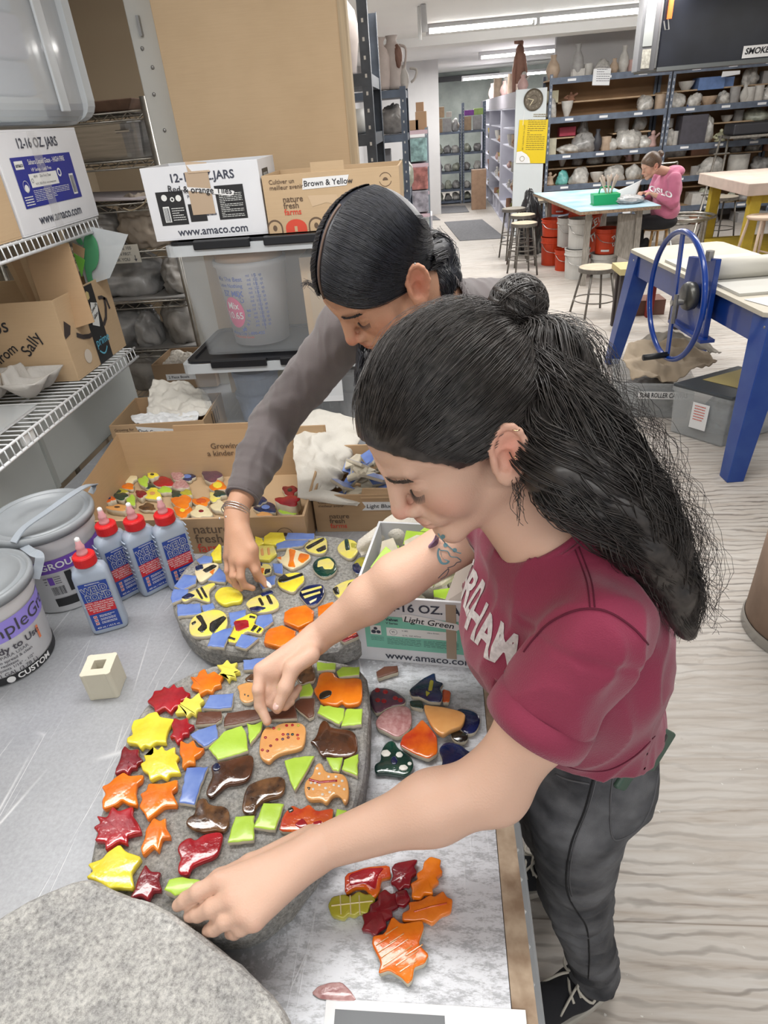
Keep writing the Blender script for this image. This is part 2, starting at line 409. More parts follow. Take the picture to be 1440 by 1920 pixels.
 # materials of the setting
def floor_mat():
 m=M('painted_plywood',(.6,.57,.53),.55);nt=m.node_tree;b=bsdf(m)
 v=mapping(nt,(1,1,1))
 g=mapping(nt,(.9,9,1));n1=noise(nt,g,2.2,6,.62,1.6)
 g2=mapping(nt,(2.2,46,1));n2=noise(nt,g2,2.0,3,.6,.5)
 blot=noise(nt,v,1.1,3,.5,.3);fine=noise(nt,v,22,4,.7)
 w=nt.nodes.new('ShaderNodeTexWave');w.wave_type='BANDS';w.bands_direction='Y';w.inputs['Scale'].default_value=8.5;w.inputs['Distortion'].default_value=7.5
 w.inputs['Detail'].default_value=3;w.inputs['Detail Scale'].default_value=1.2;nt.links.new(mapping(nt,(.42,1,1)),w.inputs['Vector'])
 grain=ramp(nt,w.outputs['Fac'],[(0,(.0,.0,.0)),(.13,(.35,.35,.35)),(.30,(1,1,1))])
 msk=ramp(nt,blot,[(.38,(.0,.0,.0)),(.62,(.95,.95,.95))])
 msk2=ramp(nt,noise(nt,mapping(nt,(1.4,6,1)),3.0,4,.6),[(.35,(0,0,0)),(.6,(1,1,1))])
 base=ramp(nt,n1,[(.22,(.34,.27,.215)),(.40,(.50,.45,.40)),(.6,(.585,.55,.51)),(.8,(.63,.605,.57))])
 mm=mathn(nt,'MULTIPLY',msk,msk2)
 inv=mathn(nt,'SUBTRACT',1.0,grain);k=mathn(nt,'MULTIPLY',inv,mathn(nt,'ADD',mathn(nt,'MULTIPLY',mm,.8),.16))
 c=mix(nt,k,base,(.19,.165,.145))
 worn=ramp(nt,fine,[(.60,(0,0,0)),(.72,(1,1,1))]);wm=ramp(nt,noise(nt,v,1.7,3,.6),[(.5,(0,0,0)),(.68,(1,1,1))])
 c=mix(nt,mathn(nt,'MULTIPLY',mathn(nt,'MULTIPLY',worn,wm),.55),c,(.3,.22,.16))
 spk=ramp(nt,noise(nt,v,60,2,.5),[(.73,(0,0,0)),(.76,(1,1,1))]);c=mix(nt,mathn(nt,'MULTIPLY',spk,.6),c,(.85,.85,.82))
 br=nt.nodes.new('ShaderNodeTexBrick');br.inputs['Scale'].default_value=1;br.inputs['Mortar Size'].default_value=.0022;br.inputs['Brick Width'].default_value=2.44;br.inputs['Row Height'].default_value=1.22
 br.inputs['Color1'].default_value=(1,1,1,1);br.inputs['Color2'].default_value=(.93,.92,.90,1);br.inputs['Mortar'].default_value=(.62,.59,.56,1)
 nt.links.new(mapping(nt,(1,1,1),(.35,.38,0)),br.inputs['Vector']);c=mix(nt,1.0,c,br.outputs['Color'],'MULTIPLY')
 nt.links.new(c,b.inputs['Base Color']);bumpn(nt,grain,.25,.001);return m
def table_mat():
 m=M('scratched_aluminium',(.5,.52,.54),.42);nt=m.node_tree;b=bsdf(m);v=mapping(nt)
 n1=noise(nt,v,3.5,4,.6);base=ramp(nt,n1,[(.3,(.33,.34,.36)),(.7,(.42,.43,.45))])
 fine=noise(nt,v,150,3,.7);base=mix(nt,.25,base,ramp(nt,fine,[(.3,(.2,.2,.2)),(.7,(.6,.6,.62))]),'OVERLAY')
 sc=0
 for i,(rz,s)in enumerate(((.35,9),(1.2,7),(2.3,11),(2.9,6),(.8,14))):
  t=nt.nodes.new('ShaderNodeTexVoronoi');t.feature='DISTANCE_TO_EDGE';t.inputs['Scale'].default_value=s
  nt.links.new(mapping(nt,(1,.13,1),(i*3.1,i,0),(0,0,rz)),t.inputs['Vector'])
  e=ramp(nt,t.outputs['Distance'],[(0,(1,1,1)),(.006+.002*(i%2),(0,0,0))])
  k=ramp(nt,noise(nt,mapping(nt,(1,1,1),(i*7,2,0)),5,3),[(.5,(0,0,0)),(.62,(1,1,1))]);e=mathn(nt,'MULTIPLY',e,k)
  sc=e if i==0 else mathn(nt,'MAXIMUM',sc,e)
 base=mix(nt,mathn(nt,'MULTIPLY',sc,.6),base,(.72,.73,.74))
 sx=nt.nodes.new('ShaderNodeSeparateXYZ');nt.links.new(v,sx.inputs[0])
 gx=mathn(nt,'MULTIPLY',mathn(nt,'ADD',sx.outputs[0],-.34),5.2)
 gy=mathn(nt,'MULTIPLY',mathn(nt,'SUBTRACT',-.42,sx.outputs[1]),1.6)
 g=mathn(nt,'ADD',mathn(nt,'MINIMUM',gx,.75),gy)
 pn=noise(nt,v,9,8,.72);pn2=noise(nt,mapping(nt,(1,1,1),(0,0,0),(0,0,.6)),60,5,.75)
 pm=mathn(nt,'ADD',mathn(nt,'ADD',g,mathn(nt,'MULTIPLY',mathn(nt,'SUBTRACT',pn,.5),2.6)),mathn(nt,'MULTIPLY',mathn(nt,'SUBTRACT',pn2,.5),2.4))
 pf=ramp(nt,pm,[(.44,(0,0,0)),(.56,(.7,.7,.7)),(.9,(1,1,1))])
 pf2=mathn(nt,'MULTIPLY',pf,ramp(nt,noise(nt,mapping(nt,(1,3,1),(3,1,0),(0,0,.9)),34,10,.85),[(.43,(.12,.12,.12)),(.52,(1,1,1))]));base=mix(nt,mathn(nt,'MULTIPLY',pf2,.85),base,(.68,.70,.74))
 nt.links.new(base,b.inputs['Base Color']);b.inputs['Metallic'].default_value=.25
 r=mix(nt,pf,(.38,.38,.38),(.5,.5,.5));nt.links.new(r,b.inputs['Roughness']);b.inputs['Specular IOR Level'].default_value=.5;bumpn(nt,sc,.3,.0006);return m
def stone_mat(name='concrete_stone',c0=(.17,.175,.18),c1=(.33,.335,.335),c2=(.25,.24,.22)):
 m=M(name,c1,.9);nt=m.node_tree;b=bsdf(m);v=mapping(nt)
 a=noise(nt,v,9,6,.65);f=noise(nt,v,170,4,.8);f2=noise(nt,v,420,2,.6)
 c=ramp(nt,a,[(.3,c0),(.5,c2),(.72,c1)]);c=mix(nt,.75,c,ramp(nt,f,[(.3,(.14,.14,.14)),(.5,(.5,.5,.5)),(.72,(.86,.86,.84))]),'OVERLAY')
 c=mix(nt,ramp(nt,f2,[(.66,(0,0,0)),(.72,(.5,.5,.5))]),c,(.62,.62,.6))
 nt.links.new(c,b.inputs['Base Color']);bumpn(nt,f,.6,.0015);return m
def wall_mat(name,c,c2,s=1.5,bump=.15):
 m=M(name,c,.75);nt=m.node_tree;v=mapping(nt);n1=noise(nt,v,s,5,.6)
 nt.links.new(ramp(nt,n1,[(.3,c2),(.65,c)]),bsdf(m).inputs['Base Color']);bumpn(nt,noise(nt,v,40,3),bump,.002);return m
def card_mat(name='cardboard',c=(.47,.32,.19),c2=(.42,.28,.16),flute=0):
 m=M(name,c,.8,spec=.25);nt=m.node_tree;v=mapping(nt);n1=noise(nt,v,5,4,.55);n2=noise(nt,mapping(nt,(3,3,90)),4,2)
 k=ramp(nt,n1,[(.3,c2),(.7,c)]);k=mix(nt,.12,k,ramp(nt,n2,[(.35,(.43,.43,.43)),(.65,(.57,.57,.57))]),'OVERLAY');nt.links.new(k,bsdf(m).inputs['Base Color']);return m
FLOOR=floor_mat();ALU=table_mat();STONE=stone_mat();STONE2=stone_mat('pale_stone',(.25,.25,.25),(.46,.46,.45),(.37,.365,.35))
CEILM=wall_mat('ceiling_paint',(.84,.83,.81),(.79,.78,.77),.5)
TAN=wall_mat('tan_wall',(.50,.41,.30),(.45,.365,.26),1.2);WHITEW=wall_mat('white_wall',(.66,.65,.65),(.6,.59,.59));GREENW=wall_mat('plaster_green',(.42,.46,.43),(.28,.31,.29),2.4,.6)
GREYP=wall_mat('grey_paint',(.56,.56,.53),(.51,.51,.48),3);GREYD=wall_mat('grey_cabinet',(.50,.52,.50),(.45,.47,.455),2)
CARD=card_mat();CARD2=card_mat('kraft_light',(.55,.40,.25),(.50,.36,.22));CARD3=card_mat('kraft_dark',(.33,.225,.14),(.28,.19,.115));CARDI=card_mat('kraft_inside',(.5,.35,.21),(.46,.32,.19))
WBOX=M('white_carton',(.72,.73,.76),.5,var=.06,vscale=6);PAPER=M('white_paper',(.8,.81,.82),.6);STEEL=M('dull_steel',(.45,.44,.42),.38,.85,var=.3,vscale=20)
DSTEEL=M('dark_steel',(.085,.1,.125),.45,.3,var=.35,vscale=15);BSTEEL=M('blue_grey_steel',(.135,.165,.22),.5,.2,var=.3,vscale=10);CHROME=M('chrome_wire',(.42,.40,.36),.32,.8,var=.3,vscale=30)
WOODL=M('pale_wood',(.55,.39,.24),.6,var=.25,vscale=6,stretch=(1,6,6));WOODD=M('worn_wood',(.33,.23,.15),.7,var=.45,vscale=9,stretch=(6,1,6));WHITEP=M('white_plastic',(.76,.76,.75),.4,var=.08)
BLACK=M('black_plastic',(.012,.013,.016),.38);WIREW=M('white_coated_wire',(.74,.76,.78),.3);INK=M('ink',(.02,.02,.025),.6);INKG=M('soft_ink',(.1,.1,.12),.6)
TUBE=M('lit_tube',(1,.98,.95),.5,emis=16.0);HOUSE=M('lamp_housing',(.55,.55,.56),.5)
FL=MB().box(-3,8,-2.5,19.6,-.1,0).build('floor',FLOOR,origin=(0,0,0));struct(FL)
struct(MB().box(-3,8,-2.5,19.6,CEIL,CEIL+.1).build('ceiling',CEILM))
struct(MB().box(-3,8,19.5,19.6,0,CEIL).build('wall_far',GREENW))
struct(MB().box(-1.95,-1.85,-2.5,3.9,0,CEIL).build('wall_left',TAN))
struct(MB().box(-1.85,-1.1,3.8,3.9,0,CEIL).build('wall_left_return',TAN))
struct(MB().box(-1.5,-1.4,3.9,14.6,0,CEIL).build('wall_left_far',WHITEW))
struct(MB().box(-1.5,.13,14.6,15.2,0,CEIL).build('wall_partition',WHITEW))
struct(MB().box(6.9,7.0,-2.5,19.6,0,CEIL).build('wall_right',WHITEW))
struct(MB().box(1.9,6.9,12.05,12.15,0,CEIL).build('wall_back_right',WHITEW))
struct(MB().box(.13,1.7,19.35,19.5,CEIL-.2,CEIL-.09).build('trim_1',M('pipe_black',(.05,.05,.055),.5)))
struct(MB().box(-1.4,6.8,10.4,10.9,CEIL-.1,CEIL).build('ceiling_beam',CEILM))
P=MB()
P.box(-.925,-.835,2.38,2.48,0,CEIL)
post=struct(P.build('trim_2',GREYP,bevel=.004))
k=MB()
for z in(1.80,1.9,2.02,1.97):k.sphere((-.9+(z*7%1)*.03,2.379,z),.006,8,6)
k.box(-.89,-.882,2.365,2.38,2.05,2.1);struct(k.build('trim_3',M('screw_grey',(.3,.3,.3),.4,.6)))
g=thing('storage_cabinet','pale grey painted cabinet side standing under the lower white wire shelf','cabinet',(-1.3,1.4,.92))
MB().box(-1.6,-1.135,-.2,2.18,.923,1.165).build('side_panel',GREYD,g,bevel=.004)
MB().box(-1.137,-1.127,1.545,1.56,.925,1.16).build('seam_strip',M('seam',(.36,.37,.35),.6),g)
def lamp(name,x0,x1,y,z,label,tubes=2,splits=1):
 t=thing(name,label,'light',((x0+x1)/2,y,z),'fluorescent ceiling lights')
 MB().box(x0,x1,y-.09,y+.09,z+.02,CEIL if z>CEIL-.12 else z+.07).build('housing',HOUSE,t,bevel=.005)
 L_=(x1-x0)/splits
 for s in range(splits):
  for j in range(tubes):
   yy=y-.045+.09*j;MB().tube([(x0+s*L_+.04,yy,z),(x0+(s+1)*L_-.04,yy,z)],.02,10).build('tube',TUBE,t)
  MB().box(x0+s*L_,x0+s*L_+.04,y-.08,y+.08,z-.03,z+.03).build('end_bracket',HOUSE,t)
 return t
lamp('ceiling_light',-.05,3.7,9.15,2.60,'long fluorescent light in front of the others, running above the blue-topped table',2,3)
lamp('ceiling_light',.85,4.2,13.9,2.58,'fluorescent light above the white display bookcases, behind the longest light',2,2)
lamp('ceiling_light',.7,3.4,17.9,2.42,'farthest fluorescent light, hanging just before the green plaster wall',2,2)
lamp('ceiling_light',1.2,4.6,7.2,2.60,'fluorescent light nearest the ceiling air cleaner, cut by the top of the picture',2,2)
t=thing('conduit','short white conduit with cable hanging from ceiling above the steel racks','pipe',(-.2,7,2.3))
MB().tube([(-.10,7.6,2.655),(-.10,7.6,2.4)],.018,8).build('pipe',WHITEP,t);MB().tube([(-.06,7.5,2.655),(-.05,7.5,2.45)],.028,8).build('junction_box',HOUSE,t)
# work table, stones and mosaic tiles
TZ=.92
t=thing('work_table','large scratched aluminium-topped work table under the mosaic stones, worn white at right','table',(-.525,1.275,0))
MB().box(-1.12,.062,.12,2.46,TZ-.022,TZ).build('tabletop',ALU,t)
def edge_mat():
 return M('bare_wood_edge',(.46,.36,.26),.8,var=.4,vscale=30,col2=(.25,.17,.11))
MB().hexa([(.063,.12,TZ-.03),(.092,.12,TZ-.03),(.073,2.46,TZ-.03),(.063,2.46,TZ-.03),(.063,.12,TZ-.002),(.092,.12,TZ-.002),(.073,2.46,TZ-.002),(.063,2.46,TZ-.002)]).build('wood_edging',edge_mat(),t)
MB().box(-1.1,.03,.2,2.4,TZ-.12,TZ-.024).build('apron',M('dark_apron',(.03,.03,.032),.7),t)
for x in(-1.08,-.03):
 for y in(.24,2.36):MB().box(x-.035,x+.035,y-.035,y+.035,0,TZ-.024).build('leg',M('dark_leg',(.06,.06,.06),.6),t)
MB().box(-1.1,.0,.22,2.38,.2,.23).build('lower_shelf',M('dark_board',(.035,.033,.03),.8),t)
def chaikin(P,n):
 P=np.asarray(P,float)
 for _ in range(n):a=.86 if n==1 else .76;Q=np.roll(P,-1,0);P=np.stack([P*a+Q*(1-a),P*(1-a)+Q*a],1).reshape(-1,2)
 return P
def poly_area(P):x,y=P[:,0],P[:,1];return .5*np.sum(x*np.roll(y,-1)-y*np.roll(x,-1))
def inset(P,d):
 A=np.roll(P,1,0);B=np.roll(P,-1,0);e1=P-A;e2=B-P
 e1/=np.linalg.norm(e1,axis=1)[:,None]+1e-9;e2/=np.linalg.norm(e2,axis=1)[:,None]+1e-9
 n=np.stack([-(e1+e2)[:,1],(e1+e2)[:,0]],1);n/=np.linalg.norm(n,axis=1)[:,None]+1e-6;return P+n*d
def tile_mesh(mb,P,z0,z1,rnd=.0016,puff=.0,side=0,top=1,rough_edge=0,seed=0):
 """P ccw world xy outline (top). side slot, top slot"""
 if poly_area(P)<0:P=P[::-1]
 n=len(P);r=np.random.default_rng(seed)
 base=inset(P,-.0004);jit=r.normal(size=(n,2))*rough_edge
 rings=[(inset(P,.001)+jit,z0),(base+jit*.6,z0+.3*(z1-z0)),(base,z1-rnd),(inset(P,rnd*.5),z1-rnd*.25),(inset(P,rnd*1.4),z1)]
 c=P.mean(0)
 if puff:
  for f in(.88,.72,.5,.25):q=c+(inset(P,rnd*1.4)-c)*f;rings.append((q,z1+puff*(1-f*f)))
 V=np.concatenate([np.c_[R_,np.full(n,z)]for R_,z in rings]);Fc=[];mi=[]
 for i in range(len(rings)-1):
  for k in range(n):Fc.append((i*n+k,i*n+(k+1)%n,(i+1)*n+(k+1)%n,(i+1)*n+k));mi.append(side if i<2 else top)
 Fc.append(tuple((len(rings)-1)*n+k for k in range(n)));mi.append(top);Fc.append(tuple(range(n-1,-1,-1)));mi.append(side)
 mb.add(V,Fc,mi)
def glaze(name,c,c2=None,rough=.16,coat=.7,vs=25,bump=.25,bs=90):
 return M('glaze_'+name,c,rough,col2=c2 or tuple(x*.72 for x in c),vscale=vs,coat=coat,bump=bump,bscale=bs)
BISQ=M('bisque_clay',(.62,.56,.44),.8,var=.2,vscale=40)
G=dict(yel=glaze('yellow',(.83,.72,.06),(.7,.55,.04)),yel2=glaze('soft_yellow',(.80,.72,.12),(.7,.6,.08),.3,.3),org=glaze('orange',(.80,.22,.012),(.62,.13,.008)),red=glaze('red',(.42,.012,.02),(.24,.006,.012),.14),dred=glaze('dark_red',(.27,.012,.02),(.12,.006,.012)),grn=glaze('lime',(.42,.62,.07),(.36,.55,.05),.3,.25,bump=.1),blu=glaze('blue',(.10,.17,.46),(.16,.24,.52),.3,.3,35,.1),brn=glaze('brown',(.10,.035,.014),(.035,.014,.007),.12,1,30),brn2=glaze('mottled_brown',(.16,.075,.03),(.03,.012,.006),.14,1,60),choc=glaze('matt_brown',(.13,.05,.028),(.10,.035,.02),.35,.2),tan=glaze('tan',(.68,.35,.12),(.6,.28,.09),.2,.5),nav=glaze('navy',(.012,.022,.10),(.004,.007,.03),.08,1),blk=glaze('black',(.012,.012,.012),(.02,.018,.012),.12,1),gdk=glaze('dark_green',(.008,.055,.035),(.003,.02,.02),.08,1),pnk=glaze('speckled_pink',(.50,.30,.29),(.36,.16,.16),.2,.6,120),pur=glaze('purple_grey',(.14,.05,.08),(.05,.03,.06),.1,1),crm=glaze('cream',(.75,.66,.42),(.66,.55,.33),.35,.3),olv=glaze('olive',(.46,.42,.04),(.34,.31,.03),.2,.6),yob=glaze('yellow_cream',(.74,.66,.10),(.62,.52,.2),.25,.5),wht=glaze('white',(.78,.76,.7),None,.3,.3),orl=glaze('lined_orange',(.83,.21,.01),(.70,.12,.008),.2,.6),orr=glaze('flame',(.75,.16,.012),(.42,.03,.01),.12,1,22))
TN=[0]
def tile(pts,top,label,cat='tile',name='mosaic_tile',z=.985,z0=None,sm=1,thick=.0095,scale=None,side=None,marks=(),puff=.0,group=None,rough_edge=0,rnd=.0013,org=None):
 TN[0]+=1;puff*=.5
 f=scale or(lambda x,y:(x,y))
 X=lambda P:np.array([at_z(*f(*p),z)[:2]for p in P])
 P=chaikin(X(pts),sm)if sm else X(pts)
 if sm==0 and rough_edge:
  r=np.random.default_rng(TN[0]);Q=[]
  for a,b in zip(P,np.roll(P,-1,0)):
   n=max(2,int(np.linalg.norm(b-a)/.006));
   for k in range(n):Q.append(a+(b-a)*k/n+(r.normal(size=2)*rough_edge if k else 0))
  P=np.array(Q)
 mb=MB();z0=z-thick if z0 is None else z0
 tile_mesh(mb,P,z0,z,rnd,puff,seed=TN[0]);mats=[side or BISQ,G[top]]
 for i,(mk,mp,ms)in enumerate(marks):
  if G[mk]not in mats:mats.append(G[mk])
  mi=mats.index(G[mk]);Q=chaikin(X(mp),ms)if ms else X(mp)
  tile_mesh(mb,Q,z-.001+puff*.3,z+.0009+puff*.85,.0008,0,mi,mi)
 o=mb.build(name,mats,smooth=False,origin=(*P.mean(0),z0));o.data.polygons.foreach_set('use_smooth',np.array([len(p.vertices)==4 for p in o.data.polygons]));o.data.set_sharp_from_angle(angle=radians(50))if hasattr(o.data,'set_sharp_from_angle')else None
 return tag(o,label,cat,group)
c3=lambda x,y:(140+x/2.5714,1200+y/2.5714)
c7=lambda x,y:(300+x/2.4,960+y/2.4)
c4=lambda x,y:(560+x/2.594,1180+y/2.594)
c2=lambda x,y:(160+x/2.4,780+y/2.4)
ch=lambda x,y:(300+x/3.6,1500+y/3.6)
def stone(pts,z0,z1,label,mat,sm=2):
 P=chaikin(np.array([at_z(*p,z1)[:2]for p in pts]),sm);
 if poly_area(P)<0:P=P[::-1]
 r=np.random.default_rng(3);n=len(P);rings=[]
 for ins,z in((.004,z0),(-.002,z0+.01),(-.003,z1-.012),(0,z1-.004),(.005,z1)):rings.append(np.c_[inset(P,ins)+r.normal(size=(n,2))*.0006,np.full(n,z)])
 V=np.concatenate(rings);Fc=[(i*n+k,i*n+(k+1)%n,(i+1)*n+(k+1)%n,(i+1)*n+k)for i in range(4)for k in range(n)]
 Fc+=[tuple(4*n+k for k in range(n)),tuple(range(n-1,-1,-1))]
 o=add_mesh('stepping_stone',V,Fc,mat,None,None,False,(*P.mean(0),z0));return tag(o,label,'stone')
stone([(321,1127),(337,1168),(362,1197),(400,1216),(487,1224),(570,1219),(642,1210),(681,1193),(700,1150),(712,1080),(700,1030),(650,1006),(560,1000),(450,1010),(380,1034),(335,1075)],.921,.975,'rear grey concrete stepping stone covered with bee, blue and orange hexagon tiles',STONE)
stone([(218,1433),(190,1523),(169,1600),(175,1660),(230,1715),(310,1745),(400,1748),(467,1740),(520,1706),(560,1662),(653,1530),(673,1503),(688,1394),(690,1300),(680,1250),(591,1232),(470,1236),(389,1248),(307,1285),(250,1350)],.921,.9745,'middle grey concrete stepping stone with leaf tiles along its left rim and animals inside',STONE)
stone([(166,1641),(206,1667),(296,1694),(358,1737),(440,1803),(500,1852),(545,1920),(570,2050),(420,2200),(150,2300),(-150,2200),(-190,1950),(-90,1780),(0,1718),(80,1672)],.921,1.002,'bare pale stepping stone in the bottom left corner, no tiles on it',STONE2)
T=tile;kw=dict(scale=c3,z=.985,thick=.0100)
leaf=dict(scale=c3,z=.9862,thick=.0115,cat='leaf tile',name='leaf_tile')
def self_side(k):return G[k]
T([(735,92),(752,115),(785,105),(770,130),(800,150),(770,155),(778,180),(752,172),(742,196),(722,165),(690,168),(710,145),(683,118),(712,118)],'yel2','small yellow starburst leaf tile at the top rim of the middle stone',side=G['yel2'],**leaf)
T([(812,95),(920,82),(928,108),(905,133),(815,142)],'blu','blue tile at the top rim of the middle stone, right of the yellow starburst','tile','tile_shard',sm=0,rough_edge=.0006,**kw)
T([(600,150),(627,136),(640,165),(672,148),(690,163),(716,175),(700,195),(706,215),(672,225),(662,250),(635,240),(600,262),(598,237),(558,228),(573,202),(556,175),(588,178)],'org','orange maple leaf tile between the small yellow starburst and the red leaf',side=G['org'],**leaf)
T([(478,208),(492,230),(520,222),(532,245),(558,257),(530,285),(510,290),(517,312),(480,320),(462,350),(430,322),(388,350),(383,320),(348,295),(373,270),(383,243),(418,240),(430,222),(455,233)],'red','glossy red leaf tile nearest the cream kiln post',side=G['red'],puff=.0015,**leaf)
T([(600,250),(606,275),(624,290),(602,305),(608,328),(587,335),(582,360),(560,345),(538,370),(533,347),(482,352),(500,325),(488,298),(520,300),(533,272),(560,285)],'yel2','yellow starburst leaf tile between the red leaf and the blue tile',side=G['yel2'],**leaf)
T([(395,343),(410,370),(483,380),(455,418),(445,440),(438,470),(440,492),(388,488),(362,512),(335,503),(318,522),(300,498),(252,492),(252,470),(280,455),(272,420),(285,385),(330,375),(355,353)],'yel','largest yellow leaf tile, at upper left of the middle stone',side=G['yel'],**leaf)
T([(480,373),(510,386),(545,372),(547,400),(578,410),(550,430),(547,450),(520,455),(515,477),(490,494),(480,467),(458,466),(475,440),(466,405)],'red','small red leaf tile between the big yellow leaf and the blue triangle',side=G['red'],puff=.001,**leaf)
T([(240,508),(265,530),(308,523),(306,555),(328,580),(300,595),(297,612),(270,615),(255,645),(235,627),(194,645),(199,615),(213,590),(222,560),(226,530)],'dred','dark red leaf tile on the left rim, above two orange leaves',side=G['dred'],puff=.001,**leaf)
T([(375,510),(400,530),(420,508),(437,535),(484,512),(482,545),(503,560),(487,580),(497,608),(510,640),(458,640),(442,668),(410,650),(362,674),(355,640),(327,625),(317,595),(343,580),(332,552),(374,550)],'yel','yellow star leaf tile with eight points, right of the dark red leaf',side=G['yel'],**leaf)
T([(508,482),(545,500),(572,480),(587,515),(625,520),(600,550),(577,560),(578,592),(547,590),(518,615),(520,570),(506,545)],'org','small orange leaf tile right of the yellow star leaf',side=G['org'],**leaf)
T([(558,455),(600,430),(680,405),(690,470),(645,503),(622,512)],'blu','blue triangular shard left of the large lime tile','tile','tile_shard',sm=0,rough_edge=.0006,**kw)
T([(645,520),(720,440),(805,412),(825,450),(835,530),(690,575)],'grn','largest lime green shard, in the middle of the middle stone','tile','tile_shard',sm=0,rough_edge=.0006,**kw)
T([(828,400),(870,405),(905,388),(893,440),(845,498)],'grn','lime green shard touching the right side of the largest lime shard','tile','tile_shard',sm=0,rough_edge=.0006,**kw)
T([(595,345),(705,342),(705,382),(680,398),(583,405)],'choc','short brown rectangular tile piece right of the small red leaf','tile','tile_shard',sm=0,rough_edge=.0005,**kw)
T([(735,350),(850,335),(900,330),(905,378),(720,413),(722,375)],'choc','long brown tile strip left of the fingers above the lime shards','tile','tile_shard',sm=0,rough_edge=.0005,**kw)
T([(650,265),(765,255),(755,322),(700,330),(618,325)],'blu','blue tile piece below the orange maple leaf and above the brown strip','tile','tile_shard',sm=0,rough_edge=.0006,**kw)
T([(780,220),(812,208),(850,200),(872,215),(870,285),(845,300),(815,300),(795,282),(795,245)],'tan','tan animal face tile half hidden by the fingers of the raised hand','animal tile','animal_tile',sm=2,puff=.002,marks=[('blk',[(818,262),(824,262),(824,268),(818,268)],0),('blk',[(834,268),(840,268),(840,274),(834,274)],0)],**kw)
T([(930,345),(1060,310),(1070,375),(925,382)],'choc','dark brown tile piece right under the pinching fingers','tile','tile_shard',sm=0,rough_edge=.0005,**kw)
T([(1060,300),(1090,282),(1155,278),(1150,366),(1128,375),(1064,322)],'choc','dark brown wedge-shaped shard left of the orange dog tile','tile','tile_shard',sm=0,rough_edge=.0005,**kw)
T([(1055,165),(1080,120),(1150,105),(1160,190),(1090,212)],'brn2','mottled brown glossy tile partly covered by the wrist above the stone','animal tile','animal_tile',sm=1,puff=.002,**kw)
T([(820,185),(850,160),(880,165),(875,200),(830,200)],'brn2','small mottled brown tile behind the tan face tile','animal tile','animal_tile',sm=1,puff=.002,**kw)
T([(1080,225),(1135,206),(1150,240),(1140,266),(1085,272)],'grn','small lime tile left of the orange dog tile','tile','tile_shard',sm=0,rough_edge=.0005,**kw)
T([(1168,105),(1258,110),(1255,140),(1170,145)],'grn','lime tile at the top right rim, the left one of two above the orange dog','tile','tile_shard',sm=0,rough_edge=.0005,**kw)
T([(1262,150),(1290,128),(1372,128),(1370,165),(1275,175)],'grn','lime tile at the top right rim, the right one of two above the orange dog','tile','tile_shard',sm=0,rough_edge=.0005,**kw)
T([(1180,155),(1245,152),(1262,180),(1290,186),(1375,180),(1386,205),(1385,300),(1332,312),(1300,310),(1288,292),(1262,315),(1190,300),(1180,283),(1150,240),(1168,220)],'org','big orange dog-shaped tile with one black ear at upper right of the stone','animal tile','animal_tile',sm=2,side=G['org'],puff=.0015,marks=[('blk',[(1180,262),(1205,245),(1240,245),(1238,268),(1205,285),(1180,285)],2)],**kw)
T([(1185,310),(1300,330),(1292,385),(1275,403),(1240,385),(1170,350)],'grn','lime shard under the orange dog tile, left of a square lime tile','tile','tile_shard',sm=0,rough_edge=.0006,**kw)
T([(1312,330),(1387,330),(1382,403),(1285,412)],'grn','square lime tile at the right rim, just above the dark brown bear','tile','tile_shard',sm=0,rough_edge=.0005,**kw)
dots=[('red',960,425),('red',1022,412),('red',1050,410),('olv',1078,412),('red',975,480),('dred',945,510),('red',1005,455),('pur',1003,478),('dred',1030,470),('gdk',1050,455),('orr',1078,475),('pur',1028,455),('red',1075,458),('dred',930,535),('red',905,530),('olv',985,430),('red',920,470)]
T([(930,413),(955,428),(975,408),(1020,396),(1117,400),(1108,505),(1080,525),(1000,540),(962,560),(935,592),(890,562),(892,490),(905,440)],'tan','tan bear-shaped tile with red and purple spots in the middle of the stone','animal tile','animal_tile',sm=2,side=G['tan'],marks=[(k,[(x+7*cos(a*1.047),y+6*sin(a*1.047))for a in range(6)],1)for k,x,y in dots],**kw)
T([(1185,392),(1215,383),(1235,425),(1330,430),(1360,460),(1364,540),(1320,562),(1250,560),(1215,550),(1190,562),(1160,500),(1132,490),(1165,470)],'brn','glossy dark brown bear-shaped tile at the right rim of the middle stone','animal tile','animal_tile',sm=2,side=G['brn'],puff=.003,**kw)
T([(1012,580),(1060,565),(1155,558),(1110,640),(1060,722),(1045,690)],'grn','lime triangular shard pointing down, left of the spotted dog tile','tile','tile_shard',sm=0,rough_edge=.0005,**kw)
T([(1213,565),(1292,565),(1272,632),(1245,625)],'grn','small lime wedge between the dark brown bear and the spotted dog','tile','tile_shard',sm=0,rough_edge=.0005,**kw)
T([(1300,575),(1367,548),(1362,652),(1288,620)],'grn','lime shard at the right rim beside the spotted dog tile','tile','tile_shard',sm=0,rough_edge=.0005,**kw)
sp=[(1170,620),(1180,645),(1225,660),(1260,660),(1290,680),(1300,720),(1250,700),(1210,715),(1180,700),(1150,720),(1140,690),(1230,735),(1195,745),(1160,690),(1275,705)]
T([(1160,600),(1190,588),(1207,640),(1285,640),(1317,670),(1322,760),(1300,790),(1282,745),(1245,742),(1215,790),(1187,765),(1130,772),(1108,740),(1110,680),(1150,650)],'tan','tan dog-shaped tile with white spots and a red collar','animal tile','animal_tile',sm=2,side=G['tan'],puff=.0015,marks=[('wht',[(x+6*cos(a*1.047),y+5*sin(a*1.047))for a in range(6)],1)for x,y in sp]+[('red',[(1130,668),(1180,682),(1265,675),(1265,684),(1180,692),(1130,678)],0),('blk',[(1122,712),(1136,712),(1130,724)],0)],**kw)
